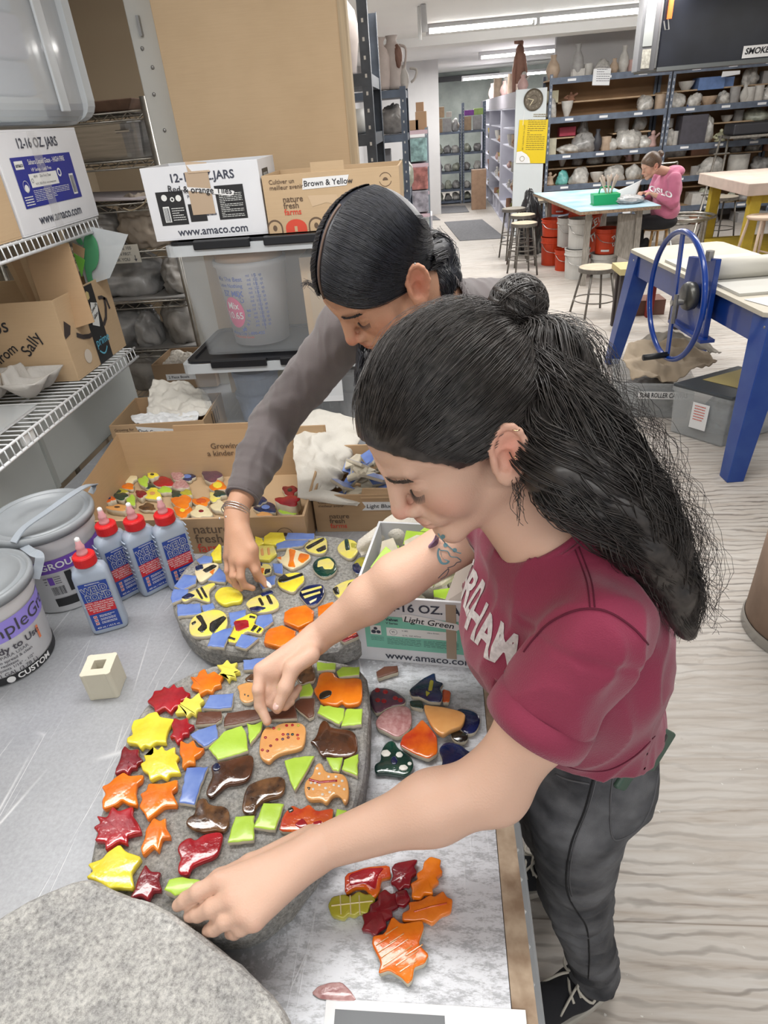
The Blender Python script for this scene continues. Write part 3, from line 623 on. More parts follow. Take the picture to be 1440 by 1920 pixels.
T([(857,548),(862,600),(842,670),(780,690),(730,692),(692,730),(658,762),(630,742),(648,690),(668,650),(655,610),(682,588),(740,578),(790,563)],'brn','glossy brown bear-head tile with a black ear, below the largest lime shard','animal tile','animal_tile',sm=2,side=G['brn'],puff=.003,marks=[('nav',[(668,605),(690,592),(705,615),(690,635),(665,630)],2)],**kw)
T([(850,690),(920,664),(1017,653),(1010,745),(920,762),(882,790),(862,842),(803,832),(815,750),(830,710)],'brn2','mottled brown bear tile right of the brown bear head, above two lime tiles','animal tile','animal_tile',sm=2,side=G['brn2'],puff=.002,**kw)
T([(588,770),(630,757),(647,797),(740,800),(747,880),(722,925),(680,912),(620,924),(570,915),(532,885),(550,850),(580,840)],'brn2','mottled brown small dog tile with an upright tail, above the red animal tile','animal tile','animal_tile',sm=2,side=G['brn2'],puff=.003,**kw)
T([(775,850),(866,845),(862,962),(738,974)],'grn','lime tile above the knuckles of the lower hand','tile','tile_shard',sm=0,rough_edge=.0005,**kw)
T([(910,785),(1008,790),(965,912),(865,900)],'grn','lime tile left of the orange creature, between it and another lime tile','tile','tile_shard',sm=0,rough_edge=.0005,**kw)
T([(1050,795),(1090,815),(1130,790),(1165,825),(1247,808),(1240,870),(1252,905),(1120,925),(985,920),(1000,860),(1015,830)],'orr','orange and red creature tile with a black eye, just above the lower forearm','animal tile','animal_tile',sm=1,puff=.002,marks=[('blk',[(1028,816),(1048,808),(1056,824),(1036,834)],1),('red',[(1060,890),(1100,860),(1125,895),(1090,910)],1),('red',[(1150,880),(1190,872),(1190,895),(1155,900)],1)],**kw)
T([(1265,812),(1312,820),(1292,870),(1255,870)],'grn','tiny lime shard right of the orange creature tile','tile','tile_shard',sm=0,rough_edge=.0005,**kw)
T([(540,615),(642,610),(600,710),(577,792),(503,782)],'blu','tall blue parallelogram tile right of the lower orange leaf','tile','tile_shard',sm=0,rough_edge=.0006,**kw)
T([(235,636),(262,655),(330,648),(322,675),(300,690),(292,735),(302,795),(262,790),(225,768),(200,790),(135,815),(132,770),(150,740),(130,705),(165,690),(193,662)],'org','orange leaf tile at the left rim above the red star leaf',side=G['org'],**leaf)
T([(355,690),(420,692),(495,670),(492,710),(465,730),(498,795),(430,797),(390,830),(350,864),(335,830),(310,800),(327,765),(316,740),(345,725)],'org','orange leaf tile right of the other large orange leaf, left of the blue parallelogram',side=G['org'],**leaf)
T([(180,800),(210,825),(280,800),(277,845),(303,880),(322,925),(290,930),(250,942),(252,980),(210,965),(148,1010),(148,970),(95,965),(115,930),(90,900),(125,880),(105,845),(155,855)],'red','largest red star-shaped leaf tile, on the left rim',side=G['red'],puff=.001,**leaf)
T([(380,855),(410,872),(438,856),(437,900),(465,948),(420,950),(402,1018),(375,990),(328,1036),(318,1000),(340,950),(342,915)],'org','narrow orange leaf tile right of the red star leaf',side=G['org'],**leaf)
T([(215,984),(245,1020),(322,1045),(290,1090),(270,1120),(284,1195),(200,1190),(168,1197),(110,1160),(54,1143),(90,1110),(62,1078),(130,1055),(160,1020)],'yel','big yellow leaf tile at lower left, beside the bare stone',side=G['yel'],**leaf)
T([(340,1080),(365,1115),(414,1118),(402,1150),(418,1205),(375,1205),(352,1256),(320,1232),(264,1246),(290,1200),(300,1160),(318,1120)],'dred','lowest dark red star leaf tile, against the bare stone',side=G['dred'],puff=.001,**leaf)
T([(555,948),(580,970),(620,935),(718,920),(702,990),(682,1042),(600,1070),(560,1092),(545,1135),(498,1125),(500,1080),(515,1050),(493,1010),(508,975)],'red','glossy red animal-shaped tile above the fingertips of the lower hand','animal tile','animal_tile',sm=2,side=G['red'],puff=.002,**kw)
T([(60,535),(150,518),(268,538),(232,602),(100,642),(28,602)],'grn','pale lime shard pinched under the fingertips of the lower hand','tile','tile_shard',sm=0,rough_edge=.0005,scale=ch,z=.995,z0=.9765)
T([(905,590),(760,760),(690,790),(700,740),(800,650)],'grn','lime shard mostly hidden beneath the palm of the lower hand','tile','tile_shard',sm=0,rough_edge=.0005,scale=ch,z=.985)
# rear stone
k7=dict(scale=c7,z=.985,thick=.0100)
def shard7(pts,c,label):return T(pts,c,label,'tile','tile_shard',sm=0,rough_edge=.0006,**k7)
def bee(pts,label,base='yob',stripes=(),extra=()):
 mk=[('blk',s,1)for s in stripes]+list(extra)
 return T(pts,base,label,'bee tile','bee_tile',sm=2,puff=.0015,marks=mk,side=BISQ,**k7)
T([(495,90),(555,92),(564,125),(520,146),(466,140),(468,110)],'yel','plain yellow hexagon tile at the back of the rear stone','hexagon tile','hexagon_tile',sm=0,side=G['yel2'],**k7)
shard7([(575,92),(694,95),(690,120),(565,122)],'blu','blue rectangular tile at the back rim of the rear stone')
shard7([(524,140),(560,128),(668,124),(640,150),(525,165)],'blu','blue tile strip just in front of the blue rectangle at the back rim')
T([(445,150),(512,150),(524,185),(490,214),(433,210),(428,170)],'yob','yellow hexagon tile with orange brush marks, beside the bracelet hand','hexagon tile','hexagon_tile',sm=0,side=G['yel2'],marks=[('tan',[(452,170),(462,160),(468,195),(456,196)],1),('tan',[(482,162),(492,160),(496,192),(486,194)],1)],**k7)
T([(428,108),(460,118),(467,140),(430,162)],'yel','yellow hexagon tile peeking out right of the bracelet wrist','hexagon tile','hexagon_tile',sm=0,side=G['yel2'],**k7)
T([(523,208),(560,196),(573,158),(610,168),(672,188),(678,206),(640,236),(592,258),(553,236)],'crm','orange and cream fish tile near the back of the rear stone','animal tile','animal_tile',sm=1,marks=[('org',[(580,165),(612,172),(600,215),(610,250),(575,245),(585,210)],1),('org',[(630,185),(672,192),(672,206),(640,232),(620,215)],1),('org',[(526,206),(545,200),(545,215)],0)],**k7)
bee([(650,150),(690,122),(747,110),(753,150),(745,182),(700,187),(658,172)],'yellow and black bee tile at the back right of the blue rectangle',stripes=[[(655,158),(735,116),(742,126),(668,170)],[(700,170),(745,148),(748,168),(715,182)]])
bee([(788,165),(830,118),(882,128),(897,165),(870,207),(838,207)],'yellow tile with olive-green stripe beside the white towel',stripes=(),extra=[('gdk',[(830,125),(846,122),(856,170),(836,175)],1),('olv',[(860,140),(885,145),(880,165),(862,160)],1)])
bee([(683,235),(710,205),(762,195),(797,225),(792,270),(740,297),(698,272)],'yellow bee tile with thick dark outline, right of the orange and cream fish',base='gdk',extra=[('yob',[(712,220),(760,208),(784,232),(776,258),(740,258),(732,244),(708,250)],1)])
bee([(863,240),(900,195),(967,215),(962,262),(890,287)],'olive and dark blue bee tile half under the white towel',base='olv',extra=[('nav',[(866,238),(890,228),(905,250),(935,262),(890,282),(868,262)],1)])
bee([(528,305),(558,276),(640,268),(652,308),(622,333),(602,362),(560,347),(532,330)],'bright yellow winged bee tile right of the pinching fingers',base='yel',stripes=[[(533,300),(560,280),(578,296),(640,274),(646,286),(560,318),(534,316)]])
bee([(622,365),(650,330),(737,320),(742,365),(710,412),(670,424),(640,390)],'navy bee tile with thin pale stripes, above the orange hexagons',base='nav',extra=[('yob',[(635,358),(725,334),(728,342),(640,368)],0),('yob',[(645,380),(720,358),(722,366),(652,390)],0),('crm',[(672,404),(706,388),(702,398),(676,412)],0)])
bee([(773,340),(830,308),(902,296),(892,330),(852,350),(820,397),(790,375)],'cream bee tile with black bars, beside the raised forearm',base='yob',stripes=[[(776,345),(800,335),(808,370),(790,372)],[(850,320),(880,310),(850,350),(836,352)]])
shard7([(440,302),(520,283),(516,322),(460,345)],'blu','blue tile with white edge being placed by the pinching fingers')
bee([(428,235),(497,230),(503,272),(440,292)],'orange, yellow and navy bee tile right beside the bracelet hand',base='yob',extra=[('nav',[(432,226),(462,228),(460,244),(432,246)],1),('org',[(436,256),(470,252),(466,276),(440,282)],1),('blk',[(474,258),(498,256),(496,270),(470,282)],1)])
shard7([(505,230),(551,230),(551,277),(515,270)],'blu','small blue square tile between the fish tile and the bracelet hand')
bee([(153,260),(200,230),(267,226),(256,265),(222,290),(180,318),(163,290)],'cream, navy and orange bee tile left of the bracelet hand',base='crm',extra=[('nav',[(158,246),(190,236),(196,256),(164,266)],1),('blk',[(190,262),(240,236),(258,244),(210,276)],1),('org',[(222,270),(248,256),(236,282)],1)])
T([(228,187),(266,142),(275,150),(275,215),(240,217)],'yel','yellow hexagon tile left of the bracelet wrist, near the cardboard tray','hexagon tile','hexagon_tile',sm=0,side=G['yel2'],**k7)
shard7([(163,215),(195,194),(237,200),(232,226),(180,232)],'blu','blue tile left of the yellow hexagon at the back left rim')
shard7([(215,305),(268,248),(300,290),(292,314)],'blu','blue triangular tile touching the knuckles of the bracelet hand')
shard7([(63,332),(108,280),(163,285),(160,320),(100,347)],'blu','pale-edged blue tile at the left rim, upper of two')
shard7([(48,388),(58,346),(127,345),(122,377),(55,408)],'blu','pale-edged blue tile at the left rim, lower of two')
bee([(92,388),(120,365),(165,345),(235,315),(252,322),(215,352),(228,406),(190,395),(150,378),(110,405)],'yellow dragonfly tile with black bars and blue head, on the left rim',base='yob',stripes=[[(160,350),(170,346),(196,392),(186,392)],[(180,342),(190,338),(216,386),(206,388)]],extra=[('nav',[(96,386),(130,364),(160,376),(120,394)],1)])
T([(243,370),(270,338),(322,333),(374,365),(367,402),(320,405),(288,417),(253,395)],'yel','plain yellow flower-shaped tile below the bracelet hand','flower tile','flower_tile',sm=2,side=G['yel'],puff=.001,**k7)
bee([(382,410),(420,380),(500,358),(545,420),(500,445),(430,452),(400,430)],'spotted yellow and navy bee tile below the pinching fingers',base='yob',stripes=[[(440,390),(452,386),(470,420),(458,424)],[(476,378),(490,374),(510,414),(496,418)]],extra=[('nav',[(402,432),(440,424),(480,432),(440,450),(410,446)],1),('nav',[(450,368),(500,352),(512,364),(462,382)],1)])
shard7([(77,415),(180,410),(186,456),(80,467)],'blu','long blue rectangle on the left rim above the large bee')
shard7([(186,420),(237,407),(247,430),(200,451)],'blu','short blue piece touching the long blue rectangle')
bee([(138,478),(190,447),(262,435),(302,460),(302,522),(240,552),(150,562),(128,530)],'large yellow bee tile with broad black bars at lower left of the rear stone',base='yob',stripes=[[(160,470),(185,462),(215,520),(190,545),(168,530),(190,505)],[(226,498),(285,468),(300,478),(262,520),(240,548),(222,532)],[(142,500),(160,490),(162,500),(146,510)]])
shard7([(308,452),(387,438),(382,482),(320,517)],'blu','blue tile up and left of the red-centred dragonfly')
T([(408,453),(437,463),(420,500),(468,522),(452,547),(385,532),(342,588),(303,580),(335,520),(328,490)],'yel','yellow and black dragonfly tile with a red middle','bee tile','bee_tile',sm=1,puff=.001,marks=[('red',[(330,492),(395,485),(402,520),(345,540)],1),('blk',[(404,466),(430,472),(426,480),(402,476)],0),('blk',[(424,508),(440,514),(420,538),(408,534)],0),('blk',[(448,520),(458,526),(442,544),(434,540)],0),('blk',[(312,560),(340,570),(336,578),(306,568)],0)],**k7)
shard7([(440,465),(500,457),(508,490),(465,522),(428,507)],'blu','blue tile right of the red-centred dragonfly')
shard7([(238,535),(328,518),(302,570),(287,607),(213,602)],'blu','blue tile below the red-centred dragonfly, left of two')
shard7([(363,545),(442,565),(385,612),(338,600)],'blu','blue tile below the red-centred dragonfly, right of two')
hx=dict(cat='hexagon tile',name='hexagon_tile',sm=0,side=G['org'],scale=c7,z=.988,thick=.013)
T([(590,430),(655,417),(692,445),(687,487),(622,517),(557,490),(560,450)],'org','orange hexagon tile, upper left of the group of four',**hx)
T([(710,425),(775,402),(802,420),(792,460),(712,470)],'org','orange hexagon tile farthest back, touching the raised forearm',**hx)
T([(490,525),(550,508),(610,535),(602,580),(540,605),(468,585),(475,545)],'org','orange hexagon tile nearest the viewer on the rear stone',**hx)
T([(625,532),(700,498),(745,520),(705,562),(622,562)],'org','orange hexagon tile mostly covered by the raised forearm',**hx)
T([(808,572),(885,536),(893,556),(830,584)],'dred','dark red glossy tile at the right end of the rear stone under the forearm','tile','mosaic_tile',sm=0,marks=[('orr',[(845,556),(884,540),(884,548),(848,564)],0)],**k7)
# tiles lying on the table top
k4=dict(scale=c4,z=.9325,thick=.0115)
T([(378,205),(415,180),(480,175),(482,205),(385,235)],'choc','brown tile chip lying alone in front of the white carton with light green tiles','tile','tile_shard',sm=0,rough_edge=.0005,**k4)
T([(540,345),(600,345),(607,387),(545,372)],'gdk','small dark tile chip under the navy and green leaf tile','tile','tile_shard',sm=1,**k4)
T([(700,288),(740,300),(732,352),(700,352)],'orr','small orange chip sticking out beside the navy and green leaf tile','tile','tile_shard',sm=1,**k4)
T([(538,292),(600,240),(662,208),(667,248),(703,260),(685,285),(700,320),(690,352),(640,350),(590,325),(550,322)],'nav','navy leaf tile with green streaks at the top of the loose pile','leaf tile','leaf_tile',sm=1,puff=.002,marks=[('olv',[(640,248),(656,252),(648,300),(630,300)],1),('olv',[(618,300),(640,310),(622,328)],1)],scale=c4,z=.941,thick=.0115)
T([(343,332),(360,285),(440,283),(518,330),(517,362),(440,372),(380,412),(358,380)],'pur','purple-grey tile with red dots, above the pink speckled one','tile','mosaic_tile',sm=2,puff=.002,marks=[('red',[(x+13*cos(a),y+11*sin(a))for a in range(6)],1)for x,y in((383,297),(422,305),(470,335),(385,345),(415,350),(495,345))],**k4)
T([(373,437),(440,375),(542,368),(552,455),(532,490),(480,528),(420,492),(380,477)],'pnk','pink speckled tile between the purple dotted and the orange-red tile','tile','mosaic_tile',sm=2,puff=.002,scale=c4,z=.934,thick=.0125)
T([(758,380),(850,393),(888,430),(862,500),(810,507),(778,470)],'nav','navy fish-like tile poking out right of the tan acorn tile','animal tile','animal_tile',sm=2,puff=.003,**k4)
T([(608,362),(640,370),(700,375),(812,402),(805,445),(790,470),(735,488),(705,512),(680,500),(650,470),(615,400)],'tan','tan flame-shaped face tile with fine raised lines, in the loose pile','tile','mosaic_tile',sm=2,side=G['tan'],puff=.001,scale=c4,z=.944,thick=.0115)
T([(738,492),(822,500),(822,537),(780,550),(748,530)],'blk','black rounded tile under the navy fish-like tile','animal tile','animal_tile',sm=2,puff=.003,**k4)
T([(600,435),(633,470),(672,520),(675,600),(630,628),(560,602),(492,562),(508,515),(560,480)],'orr','orange and red bird-shaped tile below the pink speckled tile','animal tile','animal_tile',sm=1,puff=.003,scale=c4,z=.936,thick=.0115)
T([(678,580),(720,543),(790,560),(820,590),(872,608),(868,650),(815,655),(790,690),(720,702),(688,672),(705,640)],'nav','navy turtle-shaped tile nearest the elbow','animal tile','animal_tile',sm=2,puff=.004,**k4)
pw=lambda x,y,a=17,b=14:[(x+a*cos(q),y+b*sin(q))for q in range(6)]
T([(400,590),(430,545),(462,538),(482,580),(540,608),(562,660),(530,712),(470,700),(410,692),(372,698),(368,655),(402,640)],'gdk','dark green turtle-shaped tile with pale patches','animal tile','animal_tile',sm=2,side=G['gdk'],puff=.003,marks=[('wht',pw(425,605,24,17),1),('wht',pw(490,612),1),('wht',pw(510,675,22,14),1),('wht',pw(540,655,10,8),1),('nav',pw(465,640,16,22),1)],**k4)
oak=dict(cat='leaf tile',name='leaf_tile',scale=c4,z=.9335,thick=.0125)
T([(225,1190),(330,1155),(440,1145),(448,1200),(400,1210),(392,1270),(362,1305),(322,1250),(272,1252),(225,1282)],'orr','flame orange leaf tile with red middle, half under the forearm',sm=1,side=G['org'],puff=.001,marks=[('red',[(245,1195),(330,1165),(415,1160),(385,1200),(372,1270),(325,1235),(250,1250)],1)],**oak)
T([(470,1135),(578,1115),(560,1150),(574,1180),(545,1200),(540,1245),(515,1240),(490,1268),(470,1240),(448,1230),(462,1195),(452,1160)],'dred','dark red oak leaf tile between two orange leaf tiles, touching the forearm',sm=1,side=G['dred'],puff=.003,**oak)
T([(610,1130),(640,1103),(692,1118),(685,1150),(700,1180),(668,1205),(682,1225),(648,1250),(652,1285),(610,1278),(592,1305),(550,1300),(553,1262),(545,1235),(580,1215),(575,1185),(605,1165)],'org','upright orange oak leaf tile right of the dark red one',sm=1,side=G['org'],puff=.003,**oak)
T([(535,1325),(590,1320),(640,1290),(660,1300),(702,1270),(720,1300),(748,1312),(740,1370),(690,1388),(650,1428),(610,1408),(560,1415),(505,1412),(505,1378),(540,1362)],'org','lying orange oak leaf tile above the big lined orange leaf',sm=1,side=G['org'],puff=.002,marks=[('orr',[(560,1372),(640,1348),(720,1330),(720,1336),(642,1354),(562,1378)],0)],**oak)
T([(163,1300),(220,1287),(250,1300),(290,1272),(325,1288),(352,1285),(372,1310),(340,1350),(332,1385),(295,1372),(270,1390),(240,1380),(218,1404),(160,1388),(143,1340)],'olv','mustard yellow oak leaf tile, the only yellow one at the bottom of the table',sm=1,side=G['olv'],puff=.001,marks=[('crm',[(160,1342),(360,1320),(360,1324),(160,1347)],0)]+[('crm',[(x,1295),(x+4,1295),(x+8,1385),(x+4,1385)],0)for x in(200,248,292)],**oak)
T([(420,1262),(448,1285),(475,1280),(470,1312),(484,1345),(452,1362),(455,1395),(420,1408),(425,1440),(395,1455),(372,1490),(345,1465),(306,1460),(320,1425),(308,1385),(345,1370),(345,1335),(385,1320),(388,1285)],'dred','dark red oak leaf tile above the big lined orange leaf, left of the others',sm=1,side=G['dred'],puff=.003,**oak)
T([(465,1275),(522,1262),(543,1310),(510,1342),(475,1335)],'dred','small round dark red tile between dark red and orange oak leaves',sm=1,side=G['dred'],puff=.003,**oak)
ln=[('tan',[(x0,y0),(x0+4,y0-2),(x0+L_+4,y0+L_*-.72-2),(x0+L_,y0-L_*.72)],0)for x0,y0,L_ in((375,1540,60),(385,1575,90),(400,1600,130),(410,1640,140),(470,1640,110),(490,1670,80),(420,1490,60),(520,1590,80),(440,1530,70))]
T([(455,1393),(500,1432),(600,1413),(608,1450),(580,1530),(632,1580),(612,1622),(560,1642),(552,1700),(530,1722),(500,1690),(440,1655),(388,1672),(402,1620),(358,1530),(362,1490),(418,1480)],'orl','biggest orange maple leaf tile, scored with diagonal lines, alone at the bottom',sm=1,side=BISQ,puff=.0,marks=ln,scale=c4,z=.935,thick=.014)
kp=MB();P0=at_z(204,1290,TZ);s_=.021;hh=.062
prof=[]
for sx_,sy_ in((1,1),(-1,1),(-1,-1),(1,-1)):
 for k in range(7):
  a=atan2(sy_,sx_)-radians(75)+radians(150)*k/6;prof.append((sx_*s_+.0065*cos(a),sy_*s_+.0065*sin(a)))
prof=np.array(prof)@rotz(radians(8))[:2,:2].T;n=len(prof)
hole=np.array([(x*.011,y*.011)for x,y in((1,1),(-1,1),(-1,-1),(1,-1))]);
hole=np.array([hole[0]*(1-k/7)+hole[1]*(k/7)for k in range(7)]+[hole[1]*(1-k/7)+hole[2]*(k/7)for k in range(7)]+[hole[2]*(1-k/7)+hole[3]*(k/7)for k in range(7)]+[hole[3]*(1-k/7)+hole[0]*(k/7)for k in range(7)])@rotz(radians(8))[:2,:2].T
V=[(*p,0)for p in prof]+[(*p,hh)for p in prof]+[(*p,hh)for p in hole]+[(*p,.012)for p in hole]
Fc=[(k,(k+1)%n,n+(k+1)%n,n+k)for k in range(n)]+[(n+k,n+(k+1)%n,2*n+(k+1)%n,2*n+k)for k in range(n)]+[(2*n+k,2*n+(k+1)%n,3*n+(k+1)%n,3*n+k)for k in range(n)]+[tuple(3*n+k for k in range(n)),tuple(range(n-1,-1,-1))]
kp.add(np.array(V)+P0,Fc);tag(kp.build('kiln_post',M('cream_fireclay',(.66,.62,.50),.75,var=.08,bump=.2,bscale=120),bevel=.001),'small cream hollow square kiln post standing left of the leaf tiles','kiln post')
a,b,c_,d_=at_z(612,1872,TZ+.001),at_z(985,1894,TZ+.001),at_z(1000,2050,TZ+.001),at_z(596,2050,TZ+.001)
t=thing('printed_sheet','white printed sheet of paper at the very bottom edge of the table','paper',(a+b+c_+d_)/4)
def quad_slab(A,B,C_,D_,th):u=np.array([0,0,th]);return MB().hexa([A,D_,C_,B,A+u,D_+u,C_+u,B+u])
quad_slab(d_,c_,b,a,.0006).build('sheet',PAPER,t)
f2=lambda s,q:a+(b-a)*s+(d_-a)*q+np.array([0,0,.0009])
MB().add([f2(.05,.12),f2(.05,.9),f2(.6,.9),f2(.6,.12)],[(0,1,2,3)]).build('printed_photo',M('printed_grey',(.16,.17,.18),.5),t)
MB().add([f2(.66,.2),f2(.66,.9),f2(.97,.9),f2(.97,.2)],[(0,1,2,3)]).build('printed_photo',M('printed_light',(.6,.61,.62),.5),t)
pts=[(585,1862),(596,1850),(618,1843),(640,1842),(655,1856),(668,1875),(640,1876),(600,1872)]
T(pts,'pnk','grey-brown flake stuck on the table just above the printed sheet','chip','clay_flake',z=.9225,thick=.0022,sm=1,side=M('flake',(.3,.25,.22),.8),rnd=.0005)
# cartons, totes, buckets, bottles and the shelves on the left
PLAS=M('frosted_plastic',(.72,.76,.79),.2,alpha=.11,coat=.2);PLAS2=M('cloudy_plastic',(.62,.65,.66),.3,alpha=.30);PRIM=M('frosted_rim',(.70,.74,.77),.3,alpha=.6)
CANVAS=M('canvas_cloth',(.66,.63,.57),.9,var=.08,bump=.25,bscale=300);WCLOTH=M('white_cloth',(.72,.73,.74),.9,bump=.2,bscale=250);TERRY=M('terry_towel',(.76,.72,.64),.95,var=.06,bump=1,bscale=260)
BAGM=M('dusty_plastic_bag',(.44,.42,.395),.45,var=.4,vscale=14,bump=.5,bscale=30,coat=.15);BAGL=M('pale_plastic_bag',(.52,.52,.52),.35,var=.35,vscale=18,bump=.5,bscale=35,coat=.3)
BAGV=M('clear_bag',(.72,.74,.76),.25,alpha=.38,coat=.4,bump=.6,bscale=25)
BROWNINK=M('brown_print',(.13,.085,.055),.7);REDP=M('red_print',(.62,.07,.04),.6);GREENP=M('mint_label',(.20,.52,.40),.5);BLUEL=M('blue_label',(.02,.03,.26),.35);BLACKL=M('black_label',(.02,.02,.022),.5);WINK=M('white_ink',(.8,.8,.8),.5)
TAPE=M('masking_tape',(.76,.76,.76),.6)
def carton(name,label,cat,x0,x1,y0,y1,z0,h,mat,inner=None,rz=0,t=.004,back=0,left=0,right=0,floor=.004,cut=None,group=None,bulge=0):
 """open-topped cardboard box; returns (thing, world mapping function, front decal frame)"""
 c=np.array([(x0+x1)/2,(y0+y1)/2,z0]);R_=rotz(rz);w,d=(x1-x0)/2,(y1-y0)/2
 T_=thing(name,label,cat,c,group)
 m=MB().frame(c,R_)
 m.box(-w,w,-d,d,0,floor,0)
 m.box(-w,w,-d,-d+t,floor,h);m.box(-w,w,d-t,d,floor,h+back)
 def side(x,e):
  m.hexa([(x,-d+t,floor),(x+t,-d+t,floor),(x+t,d-t,floor),(x,d-t,floor),(x,-d+t,h),(x+t,-d+t,h),(x+t,d-t,h+e),(x,d-t,h+e)])
 side(-w,left);side(w-t,right)
 o=m.build('box',mat,T_,bevel=.0008)
 W=lambda x,y,z:R_@np.array([x,y,z])+c
 front=Decal(W(-w,-d,0),R_@np.array([1,0,0]),(0,0,1));front.w=2*w;front.h=h;front.d=2*d
 T_['_']=0;del T_['_']
 return T_,W,front,R_
def lining(T_,W,w,d,h,t=.0042,mat=None,back=0):
 m=MB();P=lambda x,y,z:W(x,y,z);w-=t;d-=t
 m.add([P(-w,d,.005),P(w,d,.005),P(w,d,h+back),P(-w,d,h+back)],[(0,1,2,3)]);m.add([P(-w,-d,.005),P(w,-d,.005),P(w,d,.005),P(-w,d,.005)],[(0,1,2,3)])
 m.add([P(-w,-d,.005),P(-w,d,.005),P(-w,d,h+back),P(-w,-d,h)],[(0,1,2,3)]);m.add([P(w,-d,.005),P(w,-d,h),P(w,d,h),P(w,d,.005)],[(0,1,2,3)])
 m.build('lining',mat or CARDI,T_)
def logo_sun(D,key,x,y,r):
 D.ring(key,x,y,r*.92,r,n=36,a0=.3,a1=2.7);D.ring(key,x,y,r*.92,r,n=36,a0=3.4,a1=6.0)
 D.poly(key,[(x+r*.42*cos(a),y-r*.12+r*.42*sin(a))for a in np.linspace(0,pi,14)]);
PM={'ink':BROWNINK,'red':REDP,'white':WINK,'tape':TAPE,'hand':INK}
NM={'tape':'tape_label','hand':'handwriting','ink':'lettering','red':'lettering'}
# wide tray with tiles
T_,W,D,R_=carton('cardboard_tray','wide shallow kraft tray full of glazed tiles behind the rear stone','box',-.925,-.318,1.205,1.59,TZ,.10,CARD,t=.006,back=.055,left=.045,right=.02)
lining(T_,W,.3035,.1925,.1,.0062,back=.055)
mb=MB().frame(W(0,0,0),R_);mb.box(-.13,.16,.1862,.192,.155,.172);mb.build('tab',CARD,T_)
D.disc('hand',.19,.0,.0001)
D.text('ink','nature',.335,.07,.034,bold=.012);D.text('ink','fresh',.335,.043,.034,bold=.012);D.text('red','farms',.335,.016,.034,bold=.012)
logo_sun(D,'ink',.555,.05,.02);D.poly('lip',[(.275+.026*cos(a),.1+.026*sin(a)*.9)for a in np.linspace(pi,2*pi,12)])
D.done(T_,dict(PM,lip=M('cut_lip',(.42,.30,.19),.8)),dict(NM,lip='cut_out'))
Bk=Decal(W(-.3035,.1858,.0),(1,0,0),(0,0,1));Bk.n=np.array([0,-1,0.])
Bk.text('ink','Growing for',.33,.105,.024,'CENTER',.01);Bk.text('ink','a kinder future.',.33,.082,.024,'CENTER',.01);logo_sun(Bk,'ink',.43,.092,.024);Bk.done(T_,PM,NM)
TD=M('tray_divider',(.37,.25,.145),.8)
tr=[(275,262,55,30,'crm',None,'cream scalloped tile at the back left corner of the tray'),(375,280,32,34,'grn',None,'lime leaf tile beside the cream scalloped tile in the tray'),(430,240,36,20,'yel',('blk',.35),'yellow tile with black spot at the back of the tray'),(272,312,42,20,'org',None,'small orange tile below the cream scalloped tile in the tray'),(505,285,64,32,'red',None,'red tile in the middle back of the tray'),(590,245,40,26,'pnk',None,'pink flower tile behind the navy oval in the tray'),(655,252,50,22,'nav',('blu',.55),'navy oval tile at the back of the tray'),(610,298,52,32,'pnk',None,'pink oval tile right of the red tile in the tray'),(812,245,62,36,'pur',None,'dark purple creature tile alone at the back of the tray'),(415,312,36,18,'gdk',None,'dark green tile under the red tile in the tray'),(512,335,46,20,'grn',None,'pale green leaf tile right of the yellow flower in the tray'),(355,360,34,24,'dred',None,'dark red small tile left of the yellow flower in the tray'),(432,362,62,38,'yel',('tan',.3),'yellow six-petal flower tile in the tray'),(585,362,36,26,'gdk',None,'dark green round tile behind the orange square in the tray'),(650,352,36,18,'olv',None,'olive green frilly tile behind the orange square in the tray'),(200,348,66,24,'olv',('gdk',.5),'green leaf tile at the left side of the tray'),(225,375,46,24,'gdk',None,'dark green leaf tile at the left side of the tray, nearer one'),(150,392,38,22,'orr',('nav',.4),'orange and black bird tile near the left side of the tray'),(295,402,28,34,'grn',None,'pale green leaf tile between two glue nozzles in the tray'),(850,308,52,34,'org',('yel',.6),'yellow-centred orange flower tile near the grey sleeve in the tray'),(620,410,62,42,'org',None,'orange square tile in the front of the tray'),(745,410,56,28,'org',('orr',.6),'orange oval bowl-shaped tile in the tray'),(625,470,56,40,'org',('yel',.3),'orange tile with yellow wavy line, nearest the tray front'),(745,476,66,38,'crm',('dred',.25),'cream tile with red blotches at the tray front'),(830,380,36,30,'yob',None,'pale yellow tile left of the grey sleeve cuff in the tray'),(855,440,44,34,'crm',None,'cream shell tile by the grey sleeve cuff in the tray'),(205,450,64,20,'tan',('brn',.3),'tan and brown tile behind the left glue bottle in the tray'),(400,445,50,24,'brn2',None,'mottled brown tile behind the glue bottles in the tray'),(860,358,40,22,'gdk',None,'dark green ribbed tile beside the grey sleeve in the tray'),(1120,400,40,30,'nav',None,'navy tile right of the bracelet wrist in the tray'),(1160,450,70,34,'nav',('blu',.4),'navy and blue creature tile at the right of the tray'),(1315,340,46,34,'dred',('blk',.35),'dark red ladybird tile at the right end of the tray'),(1305,405,76,34,'red',None,'large red creature tile at the right end of the tray'),(1305,468,56,28,'grn',('dred',.25),'green tile with a red spot at the front right of the tray'),(1135,235,18,20,'yob',None,'pale yellow tile behind the grey sleeve in the tray'),(1150,492,50,14,'tan',None,'tan tile at the front right of the tray')]
ct=lambda x,y:(160+x/3.4286,820+y/3.4286)
rt=random.Random(4)
